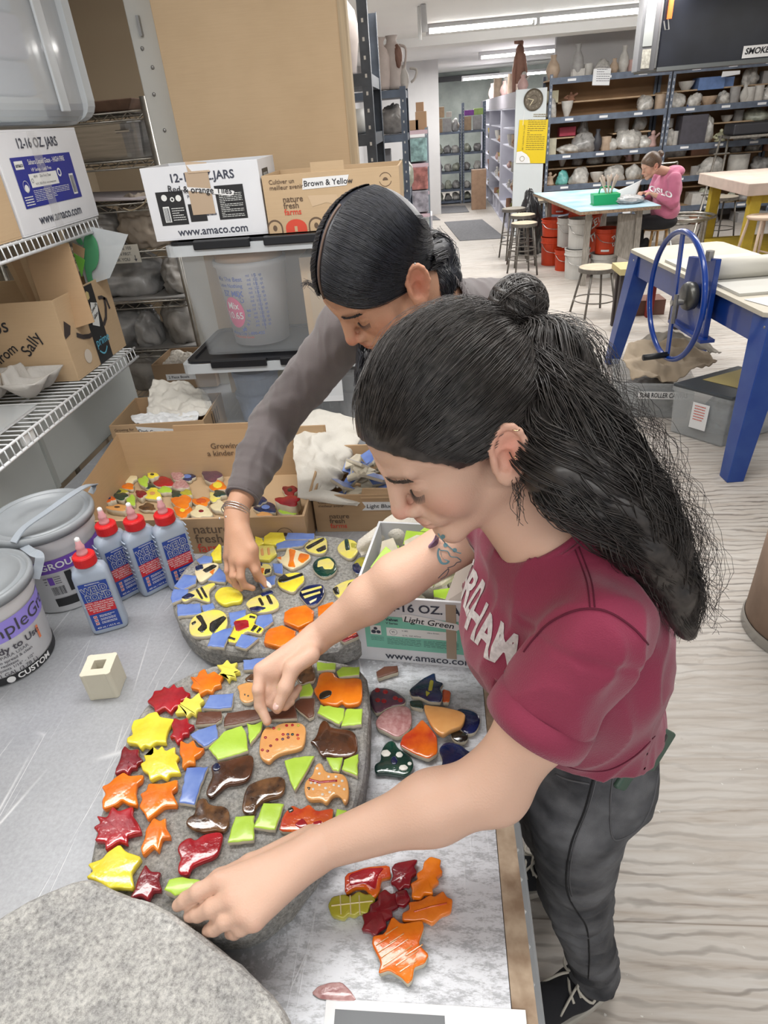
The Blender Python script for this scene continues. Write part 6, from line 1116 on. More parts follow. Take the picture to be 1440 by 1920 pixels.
 # big steel shelving
SY0,SY1=11.24,11.95;LV=[2.09,1.60,1.115,.69,.27]
PLY=M('brown_hardboard',(.34,.20,.10),.7,var=.25,vscale=2)
for bi,(x0,x1,where)in enumerate(((1.72,3.44,'left'),(3.46,5.2,'middle'),(5.22,6.8,'right'))):
 T_=thing('steel_shelving',('blue-grey steel shelving bay behind the yellow poster and the seated person','blue-grey steel shelving bay under the hanging air cleaner','blue-grey steel shelving bay farthest right behind the yellow table')[bi],'shelf',((x0+x1)/2,11.6,0))
 for x in(x0,x1):
  for y in(SY0,SY1-.04):
   m=MB();s_=1 if x==x0 else-1;m.box(x,x+s_*.04,y-.003,y,0,2.15);m.box(x-.0015,x+.0015,y,y+.04,0,2.15)
   if y==SY0:
    for k in range(26):m.box(x+s_*.012,x+s_*.028,y-.0045,y-.0035,.1+.08*k,.135+.08*k,1)
   m.build('post',[BSTEEL,M('slot_dark',(.45,.47,.5),.6)],T_)
 for z in LV:
  MB().box(x0,x1,SY0,SY1,z-.02,z).build('shelf_board',CARD,T_);MB().box(x0+.003,x1-.003,SY0-.006,SY0-.002,z-.065,z+.015).build('front_beam',BSTEEL,T_)
  for k in range(3):MB().box(x0+.25+.5*k,x0+.37+.5*k,SY0-.008,SY0-.006,z-.04,z-.01).build('shelf_label',PAPER,T_)
 MB().box(x0+.01,x1-.01,SY1-.012,SY1-.004,.25,2.08).build('back_panel',PLY,T_)
 for z,a,b in(((1.80,.1,1.0),(1.34,.03,.3),(1.34,.6,.93),(.92,.05,.95)),((1.82,-.03,.98),(1.37,.35,.8),(.95,.1,.9),(.53,.1,.8)),((1.82,.05,.9),(.95,.1,.9)))[bi]:
  MB().box(x0+a*(x1-x0),x0+b*(x1-x0),SY0+.25,SY0+.6,z-.018,z).build('wooden_ledge',WOODL,T_)
ORD='first second third fourth fifth sixth seventh eighth ninth tenth eleventh twelfth thirteenth fourteenth fifteenth sixteenth'.split()
CN={WH:'white',GR:'grey',TN_:'tan',BR:'brown',PK:'pinkish',DK:'black',TE:'teal'}
KN={'bag':'plastic-wrapped pot','bowl':'bowl','cyl':'straight pot','mug':'mug','vase':'vase','box':'box','fig':'figure'}
def fillrow(where,z,py,rows,Y=11.42):
 for i,(px,kind,wpx,hpx,col)in enumerate(rows):
  X=at_y(px,py,Y)[0];s_=10.35/F;cname=CN.get(col)or{(.62,.55,.1):'yellow-green',(.03,.09,.4):'bright blue',(.15,.25,.5):'blue-lidded',(.35,.03,.06):'dark red'}.get(col,'pale')
  item(kind,(X,Y,z),wpx*s_,hpx*s_,col,'%s %s, %s from the left %s'%(cname,KN[kind],ORD[i],where))
YG,BB,BL,DR=(.62,.55,.1),(.03,.09,.4),(.15,.25,.5),(.35,.03,.06)
fillrow('on top of the steel shelving',2.09,128,[(1037,'vase',24,34,TN_),(1082,'vase',22,46,GR),(1084,'box',20,12,WH),(1103,'cyl',14,18,WH),(1130,'bag',26,22,WH),(1151,'vase',16,22,TN_),(1168,'vase',18,38,WH),(1186,'cyl',16,18,PK)])
fillrow('on the upper steel shelf',1.60,205,[(1034,'bag',20,30,WH),(1063,'bowl',20,24,WH),(1208,'bag',32,24,WH),(1236,'cyl',18,22,TN_),(1266,'bag',34,22,WH),(1293,'mug',12,13,BB),(1300,'bag',26,22,WH),(1325,'bowl',28,14,TN_),(1352,'bag',22,20,WH),(1372,'cyl',16,24,GR),(1390,'vase',16,26,WH),(1400,'mug',16,22,WH),(1416,'mug',16,23,WH),(1434,'bag',22,26,WH)])
fillrow('on the wooden ledge of the upper steel shelf',1.80,190,[(1033,'box',22,18,(.6,.55,.38)),(1070,'fig',22,14,BR),(1282,'bowl',26,15,WH),(1322,'box',42,18,BL),(1355,'box',20,16,BL),(1398,'bag',30,30,WH),(1430,'box',22,20,GR)],11.62)
fillrow('on the second steel shelf',1.115,272,[(1031,'box',20,26,YG if 0 else(.5,.47,.36)),(1062,'bag',44,14,WH),(1094,'bag',40,34,GR),(1119,'vase',17,34,DK),(1136,'cyl',17,22,TN_),(1148,'bag',24,18,WH),(1176,'bag',48,34,WH),(1208,'bag',28,20,WH),(1222,'fig',22,26,PK),(1252,'bag',22,26,WH),(1264,'cyl',12,22,WH),(1290,'box',42,44,(.07,.065,.08)),(1322,'bag',26,46,WH),(1348,'fig',26,20,(.55,.55,.38)),(1400,'bag',60,22,GR)])
fillrow('on the ledge of the second steel shelf',1.35,250,[(1062,'box',28,14,DR),(1092,'bag',20,22,GR),(1164,'cyl',24,22,GR),(1196,'bag',24,26,GR),(1252,'cyl',14,14,WH),(1287,'bag',26,22,YG),(1357,'bowl',20,12,WH),(1378,'cyl',16,18,GR),(1412,'bag',50,22,(.5,.52,.42))],11.62)
fillrow('on the third steel shelf',.69,335,[(1031,'fig',22,22,TN_),(1054,'bag',24,24,TE),(1086,'bag',40,26,WH),(1118,'bowl',24,16,WH),(1150,'bag',40,28,WH),(1186,'bag',30,24,WH),(1300,'cyl',14,14,GR),(1325,'bag',54,28,WH),(1378,'cyl',34,28,WH),(1420,'bag',36,24,GR)])
fillrow('on the ledge of the third steel shelf',.935,305,[(1054,'bowl',16,16,WH),(1082,'bag',20,18,GR),(1112,'bag',34,18,GR),(1148,'bag',28,22,GR),(1178,'fig',18,22,PK),(1192,'cyl',10,18,WH),(1262,'bag',44,34,(.35,.48,.52)),(1305,'box',30,16,BR),(1330,'bag',26,20,GR),(1372,'bag',24,16,GR),(1405,'bag',30,18,GR),(1432,'cyl',14,20,BR)],11.62)
fillrow('on the lowest steel shelf',.27,395,[(1036,'bag',26,16,PK),(1090,'box',24,16,GR),(1120,'bag',26,20,GR),(1150,'bag',26,18,WH),(1312,'box',48,20,WH),(1316,'bag',34,26,PK),(1345,'cyl',14,14,WH),(1365,'bag',20,16,TN_),(1395,'bag',30,18,GR),(1425,'box',30,18,GR)])
fillrow('under the lowest steel shelf, on the floor',0,430,[(1300,'vase',30,24,BR),(1330,'bag',26,18,GR),(1275,'bag',28,18,WH),(1395,'box',46,16,GR),(1425,'box',30,14,GR)],11.3)
def flat(name,label,cat,P,mat,rows=(),th=.004):
 a,b,c_,d_=[np.array(p,float)for p in P];n=unit(np.cross(b-a,d_-a));T_=thing(name,label,cat,a);MB().hexa([a,b,c_,d_,a+n*th,b+n*th,c_+n*th,d_+n*th]).build('sheet',mat,T_);return T_,Decal(a+n*th,b-a,d_-a)
at=lambda x,y,Y:at_y(x,y,Y)
T_,D=flat('paper_notice','white printed notice taped to the top beam of the steel shelving','notice',[at(1110,160,11.225),at(1142,160,11.225),at(1146,128,11.225),at(1113,129,11.225)],PAPER)
D.lines('ink',.05,.24,.04,.23,7,.25,2,.002);D.done(T_,{'ink':INKG})
T_,D=flat('paper_notice','blank white card hanging below the air cleaner','notice',[at(1352,145,11.225),at(1387,139,11.225),at(1388,132,11.225),at(1355,134,11.225)],PAPER)
# white display bookcases along the aisle
t=thing('display_bookcase','white display bookcases in a row with clock and yellow poster on their end','bookcase',(1.45,15,0));BW=M('bookcase_white',(.60,.60,.68),.5,var=.05);BW2=M('bookcase_end',(.62,.66,.67),.5)
MB().box(1.23,1.68,11.2,11.24,0,2.0).build('end_panel',BW2,t);MB().box(1.66,1.68,11.24,19,0,1.98).build('back_panel',BW,t)
for k,y in enumerate((13.4,13.55,16.2,18.95)):MB().box(1.23,1.66,y,y+.03,0,1.98).build('upright',BW,t)
for z in(.02,.31,1.78,1.98):MB().box(1.23,1.66,11.24,18.98,z-.02,z).build('shelf',BW,t)
MB().box(1.222,1.23,11.24,18.98,1.78,1.98).build('fascia',M('fascia',(.40,.38,.42),.5),t)
for y0,y1 in((11.26,13.4),(13.58,16.2),(16.23,18.95)):
 for z in(.62,.92,1.25,1.5):MB().box(1.24,1.66,y0+.0,y1-.3,z-.012,z).build('shelf',BW,t)
 for yy in(y0+.7,y0+1.4):MB().box(1.23,1.66,yy,yy+.02,.02,.31).build('divider',BW,t)
rb=random.Random(9);kk=0
for bay,(y0,y1)in enumerate(((11.4,13.0),(13.8,15.8),(16.5,18.5))):
 for lv,z in enumerate((.31,.62,.92,1.25)):
  for j in range(3 if bay<2 else 2):
   kk+=1;knd=('bowl','mug','fig','vase')[(kk*7)%4];col=(WH,TN_,BR,PK,(.4,.3,.1),GR)[(kk*5)%6]if lv else(TN_,(.3,.3,.08),BR)[j%3]
   item(knd,(1.29+.03*(j%2),y0+.1+j*.42,z),rb.uniform(.1,.15),rb.uniform(.09,.19),col,'%s %s, %s along the %s level up in the %s bookcase bay'%(CN.get(col,'brownish'),KN[knd],ORD[j],('lowest','second','third','top')[lv],('nearest','middle','farthest')[bay]))
for j in range(10):
 kk+=1;col=(PK,WH,TN_,BR)[j%4];item(('vase','fig','cyl','fig')[j%4],(1.36+.1*(j%2),11.5+j*.72,1.98),.17,rb.uniform(.2,.34),col,'%s %s standing on top of the white bookcases, %s from the near end'%(CN[col],KN[('vase','fig','cyl','fig')[j%4]],ORD[j]))
t=thing('animal_sculpture','tall brown standing animal sculpture rising above the white bookcases','sculpture',(1.40,12.3,1.98));RC=cm((.33,.17,.12))
c=at_y(972,175,12.3);x=c[0];z=1.98;m=MB();m.tube([(x-.07,12.3,z),(x-.08,12.3,z+.3),(x-.02,12.3,z+.52)],[.03,.035,.05],8);m.tube([(x+.09,12.3,z),(x+.10,12.3,z+.3),(x+.04,12.3,z+.5)],[.03,.03,.05],8);m.tube([(x,12.3,z+.12),(x+.02,12.3,z+.4),(x,12.3,z+.58),(x+.01,12.3,z+.62)],[.06,.075,.06,.04],10);m.build('body',RC,t,smooth=True)
MB().tube([(x+.01,12.3,z+.55),(x+.02,12.3,z+.66),(x,12.3,z+.67),(x-.09,12.3,z+.66)],[.03,.035,.04,.02],8).build('head',RC,t,smooth=True)
for s_ in(-.01,.03):MB().tube([(x+.02,12.3+s_,z+.66),(x+.04,12.3+s_*2,z+.70)],[.018,.004],6).build('ear',RC,t)
c=at_y(1000,187,11.19);t=thing('wall_clock','round bronze wall clock on the end of the white bookcase','clock',c);BZ=M('bronze',(.14,.115,.085),.5,.5,var=.3,vscale=30);Ry=rotax((1,0,0),pi/2)
MB().lathe([(.1,-.0),(.135,.0),(.14,.012),(.13,.02),(.118,.014),(.06,.014),(.055,.02),(.03,.02)],c,40,R=Ry).build('face',BZ,t);D=Decal(c+np.array([0,-.021,0]),(1,0,0),(0,0,1));D.stroke('h',[(0,0),(-.085,.02)],.007);D.stroke('h',[(0,0),(-.05,-.07)],.009)
for k in range(12):a=k*pi/6;D.text('n',str(12 if k==0 else k),.1*sin(a),.1*cos(a),.03,'CENTER',.01)
D.done(t,{'h':M('gold_hand',(.7,.62,.42),.4),'n':M('clock_num',(.36,.31,.24),.5)},{'h':'hand','n':'numeral'})
P4=[at(967,306,11.19),at(1022,306,11.19),at(1028,224,11.19),at(974,225,11.19)];T_,D=flat('yellow_poster','bright yellow poster with text below the clock','poster',P4,M('poster_yellow',(.72,.52,.01),.5))
D.lines('ink',.13,.40,.17,.58,15,.3,3,.002);D.text('ink','GET CREATIVE ON CLAY',.085,.17,.03,rot=pi/2,bold=.01,lift=.002);D.lines('ink',.2,.4,.6,.65,2,.3,4,.002);D.poly('white',[(.0,.0),(.22,.0),(.2,.07),(.15,.12),(.07,.16),(0,.15)]);D.ring('ink',.09,.06,.03,.036,.003);D.rect('white',.055,.06,.5,.69);D.done(T_,{'ink':M('poster_ink',(.2,.14,.02),.6),'white':WINK},{'white':'white_patch'})
# far shelving, left racks
def rack(label,x0,x1,y0,y1,levels,H,mat,name='steel_rack',board=None,w=.035,th=.04):
 T_=thing(name,label,'shelf',((x0+x1)/2,(y0+y1)/2,0))
 for x in(x0,x1):
  for y in(y0,y1):
   s_=1 if x==x0 else-1;m=MB();m.box(x,x+s_*w,y-.002,y+.002,0,H);m.box(x-.0015,x+.0015,y,y+(w if y==y0 else-w),0,H)
   if y==y0:
    for k in range(int(H/.055)-2):m.box(x+s_*w*.4,x+s_*w*.62,y-.0035,y-.0025,.1+.055*k,.112+.055*k,1)
   m.build('post',[mat,M('hole_light',(.6,.6,.58),.6)],T_)
 for z in levels:MB().box(x0+.002,x1-.002,y0-.003,y1,z-th,z).build('shelf',board or mat,T_)
 return T_
rack('black perforated steel rack beside the tall cardboard sheet, with the white bottle vase',-.95,-.225,2.85,3.35,(1.93,1.735,1.4,1.0,.5),2.16,DSTEEL)
rack('dark blue steel rack behind the black one, with the patched jug on top',-.85,-.16,4.6,5.05,(1.925,1.69,1.35,.9,.4),1.94,BSTEEL)
for k,(c,prof,mat,lab,nm)in enumerate((((-.33,2.98,1.932),[(.035,0),(.04,.01),(.055,.1),(.058,.16),(.05,.2),(.022,.235),(.013,.26),(.012,.33),(.014,.34)],cm((.62,.54,.50),.4),'tall smooth white bottle vase with thin neck on the black rack','bottle_vase'),((-.31,2.98,1.736),[(.05,0),(.058,.01),(.062,.085),(.058,.085),(.05,.02)],cm((.58,.58,.56),.4),'white planter bowl on the lower shelf of the black rack','planter'),((-.33,2.97,1.41),[(.03,0),(.035,.06),(.03,.12),(.015,.18),(.02,.22)],cm((.5,.5,.5),.4),'small grey vase low on the black rack, above the Brown & Yellow carton','vase'),((-.31,4.66,1.93),[(.05,0),(.055,.02),(.06,.1),(.062,.16),(.05,.2),(.03,.22),(.03,.24),(.045,.26),(.04,.26)],cm((.55,.46,.42)),'slim pinkish white vase left of the patched jug on the dark blue rack','vase'),((-.235,4.72,1.93),[(.05,0),(.055,.02),(.058,.1),(.066,.17),(.06,.21),(.032,.235),(.03,.25),(.038,.27),(.03,.27)],cm((.57,.49,.45)),'white jug with a brown broken patch and handle on the dark blue rack','jug'),((-.175,4.72,1.93),[(.025,0),(.035,.03),(.035,.07),(.02,.1),(.022,.12)],cm((.56,.52,.48)),'small white jug at the right end of the dark blue rack','jug'))):
 t=thing(nm,lab,'vase',c);MB().lathe(prof,c,28).build('body',mat,t,smooth=True)
 if k==4:lump('x','','',(-.20,4.675,2.03),(.025,.02,.06),cm((.2,.1,.07)),3,parent=t,flat=False).name='broken_patch'
 if k in(4,5):MB().tube(catmull([(c[0]+.045,4.71,c[2]+(.22 if k==4 else .1)),(c[0]+.085,4.70,c[2]+(.2 if k==4 else .09)),(c[0]+.075,4.70,c[2]+(.12 if k==4 else .05)),(c[0]+.05,4.71,c[2]+(.1 if k==4 else .03))],4),.007,6).build('handle',mat,t,smooth=True)
t=thing('faceted_vase','white faceted vase with a ruffled flower rim behind the black rack post','vase',(-.30,4.75,1.93));MB().lathe([(.02,0),(.045,.03),(.05,.08),(.045,.17),(.02,.19),(.02,.2)],(-.335,4.85,1.93),6).build('body',cm(WH,.4),t)
MB().lathe([(.02,0),(.045,.02),(.03,.03),(.05,.035),(.03,.05)],(-.325,4.85,2.13),10).build('flower_rim',cm(WH,.4),t)
for k,(x,z,w,h,col,kd,lab)in enumerate(((-.25,1.692,.16,.17,(.45,.42,.4),'bag','grey torn plastic bag on the upper shelf of the dark blue rack'),(-.30,1.692,.08,.15,(.5,.46,.42),'fig','grey figure behind the torn bag on the dark blue rack'),(-.22,1.352,.17,.2,(.55,.56,.54),'bag','white plastic-wrapped jug on the middle shelf of the dark blue rack'),(-.33,1.352,.1,.26,(.3,.3,.32),'box','dark box stack on the middle shelf of the dark blue rack'),(-.21,.902,.12,.12,(.45,.05,.04),'cyl','red jar below the wrapped jug on the dark blue rack'),(-.3,.902,.16,.16,WH,'bag','white wrapped bundle on a low shelf of the dark blue rack'))):item(kd,(x,4.78,z),w,h,col,lab)
DU=rack('narrow rack of clear plastic drawers with a pink top, beside the dark blue rack',-.36,-.06,8.6,9.2,(1.64,1.3,1.0,.75,.45),1.66,M('drawer_frame',(.2,.24,.28),.5),'drawer_unit',M('pink_shelf',(.6,.45,.5),.6))
for k,(z,cc,lab)in enumerate(((1.32,(.35,.55,.55),'pale teal clear drawer at the top of the drawer rack'),(1.02,(.5,.2,.18),'clear drawer packed with red and white things in the drawer rack'),(.77,(.42,.4,.46),'clear drawer of mixed grey things in the drawer rack'),(.47,(.4,.42,.42),'lowest clear drawer of grey things in the drawer rack'))):MB().box(-.34,-.075,8.58,9.1,z,z+.24).build('drawer',M('drw%d'%k,cc,.35,var=.6,vscale=14,coat=.3),DU,bevel=.01)
tag(MB().box(-.24,-.04,9.4,9.9,0.0,.62).build('white_box',M('white_box',(.62,.6,.64),.5)),'white box standing on the floor behind the pink-lidded bin','box')
t=thing('storage_bin','dark bin with a translucent pink lid on the floor by the aisle','bin',(-.15,8.9,0));MB().lathe([(.09,0),(.12,.5)],(-.2,9.0,0.25),20).build('bin',M('dark_bin',(.05,.04,.07),.4),t,smooth=True);MB().lathe([(.13,.5),(.13,.56),(.1,.58)],(-.2,9.0,.25),20).build('lid',M('pink_lid',(.6,.3,.5),.3),t);MB().lathe([(.1,0),(.1,.25)],(-.2,9.0,0),16).build('foot',M('dark_bin',(.05,.04,.07),.4),t)
for k,(x0,x1,z0,h,cc,lab)in enumerate(((-.36,-.28,1.642,.14,(.5,.32,.36),'pink box on top of the drawer rack'),(-.28,-.17,1.642,.1,(.45,.3,.18),'low brown box on top of the drawer rack'),(-.2,-.07,1.642,.18,(.42,.27,.16),'larger brown carton on top of the drawer rack'),(-.19,-.1,1.824,.09,(.4,.25,.15),'small brown carton topmost on the drawer rack'))):tag(MB().box(x0,x1,8.7,8.95,z0,z0+h).build('cardboard_box',M('bx%d'%k,cc,.8)),lab,'box')
rack('grey steel rack in front of the green plaster wall, left one',.0,.62,16.2,16.7,(1.43,1.02,.66,.30,.06),1.75,BSTEEL);rack('grey steel rack in front of the green plaster wall, right one',.65,1.15,16.2,16.7,(1.43,1.02,.66,.30,.06),1.95,BSTEEL)
FC=[(.42,.29,.18),WH,GR,(.5,.5,.5),(.3,.08,.35),(.5,.36,.22)];wl=('upper','second','third','fourth','lowest')
for lv,z in enumerate((1.43,1.02,.66,.30,.06)):
 for j,x in enumerate((.12,.32,.50,.75,.98)):
  kd='box' if lv==0 and j!=2 else 'bag';col=FC[(j*2+lv)%6]if lv==0 else(WH,(.5,.49,.46),GR)[(j+lv)%3]
  item(kd,(x,16.4,z+.002),.19,.26 if lv==0 else .17,col,'%s on the %s shelf of the far steel racks, %s from left'%('box' if kd=='box' else 'pale wrapped bundle',wl[lv],ORD[j]))
for j,(x,w,h,cc)in enumerate(((.16,.2,.2,(.44,.3,.18)),(.36,.12,.1,(.55,.5,.45)),(.8,.2,.1,(.22,.05,.3)),(1.0,.2,.12,(.3,.42,.12)))):item('box',(x,16.4,1.44+(.27 if j!=2 else .27)),w,h,cc,('brown carton stacked highest on the far left rack','small pale box stacked beside the brown carton on the far left rack','purple box stacked on the far right rack','green bundle stacked on the far right rack')[j])
t=thing('hanging_apron','long lilac-grey apron hanging at the end of the far racks','apron',(-.03,15.9,.2));ctrl=[[(-.06,15.95,1.6),(.03,15.92,1.6),(.08,15.95,1.5)],[(-.06,15.9,1.1),(.06,15.86,1.1),(.14,15.9,1.05)],[(-.06,15.9,.5),(.05,15.86,.5),(.16,15.9,.5)],[(-.05,15.9,.1),(.04,15.88,.1),(.10,15.9,.1)]];patch(ctrl,5,.03,14,4,.004,'apron',M('apron',(.42,.40,.46),.9),t)
item('box',(.93,15.0,0),.3,.75,(.36,.23,.15),'brown carton standing on the floor against the white bookcases',name='cardboard_box')
MT=M('grey_mat',(.20,.20,.21),.95,var=.2,vscale=30,bump=.5,bscale=200)
def mat4(pts,lab):
 P=[at_z(x,y,.001)for x,y in pts];m=MB().hexa([p for p in P]+[p+np.array([0,0,.009])for p in P]);tag(m.build('floor_mat',MT),lab,'mat')
mat4([(862,452),(948,447),(904,412),(833,417)],'grey floor mat in the aisle left of the white bookcases');mat4([(822,401),(880,398),(872,386),(812,388)],'far grey floor mat in front of the far racks');mat4([(782,414),(826,413),(815,405),(780,407)],'small grey mat by the pink-lidded bin')
# air cleaner
t=thing('air_cleaner','big black box air cleaner hanging from the ceiling at top right','air cleaner',(2.5,6.9,2.0));AB=M('cleaner_black',(.012,.014,.022),.3,var=.5,vscale=4);AG=M('cleaner_grey',(.22,.22,.22),.5)
MB().box(1.93,3.5,6.75,7.5,1.965,2.56).build('housing',AB,t,bevel=.01);MB().box(1.905,1.93,6.77,7.48,1.98,2.55).build('side_panel',AG,t,bevel=.004);MB().box(1.76,1.905,6.74,6.9,1.965,2.54).build('side_frame',M('cleaner_mid',(.10,.10,.105),.5),t,bevel=.005)
MB().box(1.785,1.86,6.735,6.741,2.14,2.52).build('vent_panel',M('cleaner_vent',(.27,.28,.27),.5),t);MB().box(1.79,1.86,6.735,6.741,1.985,2.12).build('filter_grille',M('cleaner_cream',(.46,.44,.38),.6,var=.4,vscale=50),t);MB().box(1.93,3.5,6.742,6.75,1.955,1.985).build('lower_trim',M('cleaner_trim',(.12,.13,.13),.5),t)
for x in(2.0,3.3):MB().tube([(x,7.1,2.56),(x,7.1,CEIL)],.008,8).build('hanger',STEEL,t)
MB().box(1.955,1.985,6.7,6.74,2.31,2.5).build('orange_tag',M('orange_tag',(.75,.12,.02),.5),t);MB().tube([(1.93,6.72,2.3),(1.95,6.72,2.24),(1.98,6.72,2.24),(1.96,6.72,2.32)],.005,6).build('hook',STEEL,t)
D=Decal((2.62,6.745,1.995),(1,0,.0),(0,0,1));D.rect('white',.0,.5,.0,.085);D.text('ink',"SMOKEMASTER' M67",.02,.045,.06,bold=.03,slant=.2,lift=.002);D.done(t,{'white':WINK,'ink':INK},{'white':'label_plate','ink':'lettering'})
# blue-topped table, its basket, clay, buckets
ZT=.80;tp=[(1.312,9.477),(1.53,7.444),(2.374,7.503),(2.337,9.426)];t=thing('studio_table','worn studio table with a pale blue top where the person in pink works','table',(1.9,8.4,0))
BT=M('blue_canvas_top',(.22,.38,.46),.6,col2=(.42,.54,.60),vscale=3.5,detail=6);MB().hexa([(x,y,ZT-.035)for x,y in tp]+[(x,y,ZT-.004)for x,y in tp]).build('board',WOODD,t);MB().hexa([(x,y,ZT-.004)for x,y in tp]+[(x,y,ZT)for x,y in tp]).build('tabletop',BT,t)
GW=M('weathered_wood',(.36,.33,.29),.8,var=.35,vscale=12,stretch=(6,6,1));
for x,y in((1.66,7.62),(2.2,7.66),(1.5,9.25),(2.2,9.25)):MB().bar((x,y,ZT-.035),(x+(.0 if x<2 else .03),y,0),.06,.05).build('leg',GW,t)
MB().hexa([(2.0,7.7,.3),(2.22,7.66,.2),(2.22,7.7,.2),(2.0,7.74,.3),(2.0,7.7,.72),(2.22,7.66,.7),(2.22,7.7,.7),(2.0,7.74,.72)]).build('brace_board',GW,t)
c=at_z(1133,383,ZT);t=thing('green_basket','bright green plastic basket holding brushes on the blue table','basket',c);GP=M('green_plastic',(.01,.34,.12),.4);x,y=c[0],c[1]
MB().box(x-.14,x+.14,y-.08,y+.08,ZT,ZT+.008).build('base',GP,t);MB().hexa([(x-.13,y-.08,ZT),(x+.13,y-.08,ZT),(x+.13,y+.08,ZT),(x-.13,y+.08,ZT),(x-.145,y-.09,ZT+.11),(x+.145,y-.09,ZT+.11),(x+.145,y+.09,ZT+.11),(x-.145,y+.09,ZT+.11)]).build('tub',GP,t,bevel=.006);MB().tube(catmull([(x-.07,y,ZT+.1),(x-.05,y,ZT+.17),(x+.05,y,ZT+.17),(x+.07,y,ZT+.1)],4),.008,6).build('handle',GP,t)
for k in range(9):a=-.5+k*.12;tag(MB().tube([(x+.0+.008*k,y+.03*(k%3-1),ZT+.11),(x+.03+a*.22,y+.03*(k%3-1),ZT+.27+.02*(k%2))],[.006,.011],6).build('brush',cm((.62,.5,.42))),'pale-handled brush upright in the green basket','brush','brushes in the green basket')
lump('clay_bag','open plastic bag of grey clay on the blue table beside the green basket','bag',(*at_z(1178,381,ZT)[:2],ZT),(.16,.12,.06),BAGL,71,.15,3);t=thing('paper_bag','crumpled white paper standing behind the clay bag on the blue table','paper',at_z(1165,372,ZT))
q_=at_z(1165,376,ZT);patch([[q_+(-.12,0,.0),q_+(.0,.02,.0),q_+(.14,0,.0)],[q_+(-.10,.03,.06),q_+(.02,.04,.08),q_+(.17,.0,.12)],[q_+(-.05,.05,.10),q_+(.05,.05,.13),q_+(.2,.0,.2)]],5,.015,12,3,.002,'sheet',PAPER,t)
OR=M('orange_bucket',(.62,.055,.012),.42,var=.12,vscale=6);WB=M('white_bucket',(.62,.61,.58),.45,var=.08)
def bucket(x,y,z,r,h,mat,label,text=None):
 t=thing('bucket',label,'bucket',(x,y,z));MB().lathe([(r*.86,0),(r*.95,h*.78),(r*1.02,h*.79),(r*1.02,h*.83),(r*.98,h*.84),(r*.99,h*.97),(r*1.03,h*.97),(r*1.03,h),(r*.96,h),(r*.85,h*.1)],(x,y,z),28).build('pail',mat,t,smooth=False)
 MB().tube(catmull([(x-r,y,z+h*.85),(x-r*.6,y-r*.95,z+h*.55),(x+r*.6,y-r*.95,z+h*.5),(x+r,y,z+h*.85)],5),.004,5).build('wire_handle',STEEL,t)
 if text:
  D=Decal((0,0,0),(1,0,0),(0,0,1),lambda V,l:np.stack([x+(r*(.88+.08*V[:,1]/h)+l+.003)*np.cos(-1.5+V[:,0]/r),y+(r*(.88+.08*V[:,1]/h)+l+.003)*np.sin(-1.5+V[:,0]/r),z+V[:,1]],1))
  D.text('w',text[0],.02,h*.62,h*.2,bold=.03,rot=.5);D.text('w',text[1],.035,h*.36,h*.2,bold=.03,rot=.5);D.rect('w',-.1,.0,h*.12,h*.2);D.done(t,{'w':WINK},{'w':'lettering'})
bucket(1.50,8.90,0,.14,.34,OR,'orange bucket at the bottom of the leftmost stack under the blue table');bucket(1.50,8.90,.35,.145,.2,OR,'orange bucket nested on top of the leftmost stack under the blue table')
bucket(1.60,8.52,0,.12,.24,OR,'small orange bucket on the floor left of the white stack');bucket(1.66,8.72,.25,.14,.33,WB,'white bucket behind, standing above the small orange one')
bucket(1.66,8.05,0,.145,.33,WB,'lower white bucket of the stack by the near table leg');bucket(1.67,8.07,.331,.135,.32,WB,'upper white bucket of the stack by the near table leg')
bucket(1.97,8.05,0,.155,.26,WB,'wide white bucket under the orange lettered bucket');bucket(1.98,8.04,.262,.14,.27,OR,'orange bucket with white lettering nearest the person in pink',('THE HOME','DEPOT'))
bucket(1.86,8.75,.1,.2,.6,OR,'largest orange bucket with a cream panel behind the near table leg',("LET'S DO",'THIS.'));bucket(1.62,9.1,.58,.13,.22,OR,'orange bucket highest at the left under the tabletop',('HOMER',''))
lump('trash_bag','shiny black trash bag on a bin between the stools and the blue table','bag',(1.33,9.72,.0),(.20,.17,.52),M('black_bag',(.012,.012,.014),.25,coat=.6,bump=.8,bscale=14),88,.16,3)
# stools
def stool(name,c,h,r,seatm,legm,label,splay=1.35,nr=1,leg=.011,group=None,wood=False):
 t=thing(name,label,'stool',(c[0],c[1],0),group);x,y=c[0],c[1]
 if wood:MB().lathe([(r*.3,h-.035),(r*.9,h-.035),(r,h-.022),(r,h-.008),(r*.9,h),(.01,h-.003)],(x,y,0),32).build('seat',seatm,t,smooth=True)
 else:MB().lathe([(r*.97,h-.012),(r*.97,h-.002),(r*.9,h),(.01,h)],(x,y,0),32).build('seat',seatm,t);MB().lathe([(r*.9,h-.04),(r*1.02,h-.04),(r*1.02,h-.004),(r*.97,h-.004),(r*.97,h-.013)],(x,y,0),32,cap=False).build('seat_rim',legm,t)
 for k in range(4):a=pi/4+k*pi/2+.25;MB().tube([(x+r*.8*cos(a),y+r*.8*sin(a),h-.02),(x+r*splay*cos(a),y+r*splay*sin(a),0)],leg*(1.4 if wood else 1),8).build('leg',legm,t,smooth=True)
 for j in range(nr):
  z=h*(.32 if j==0 else .5);rr=r*(splay+(.8-splay)*z/h)*.98
  if wood:
   for k in range(4):a=pi/4+k*pi/2+.25;MB().tube([(x+rr*cos(a),y+rr*sin(a),z+.03*(k%2)),(x+rr*cos(a+pi/2),y+rr*sin(a+pi/2),z+.03*(k%2))],.009,6).build('stretcher',legm,t)
  else:MB().tube(ring_path((x,y,z),rr,28),.006,6,closed=True).build('foot_ring',legm,t,smooth=True)
 return t
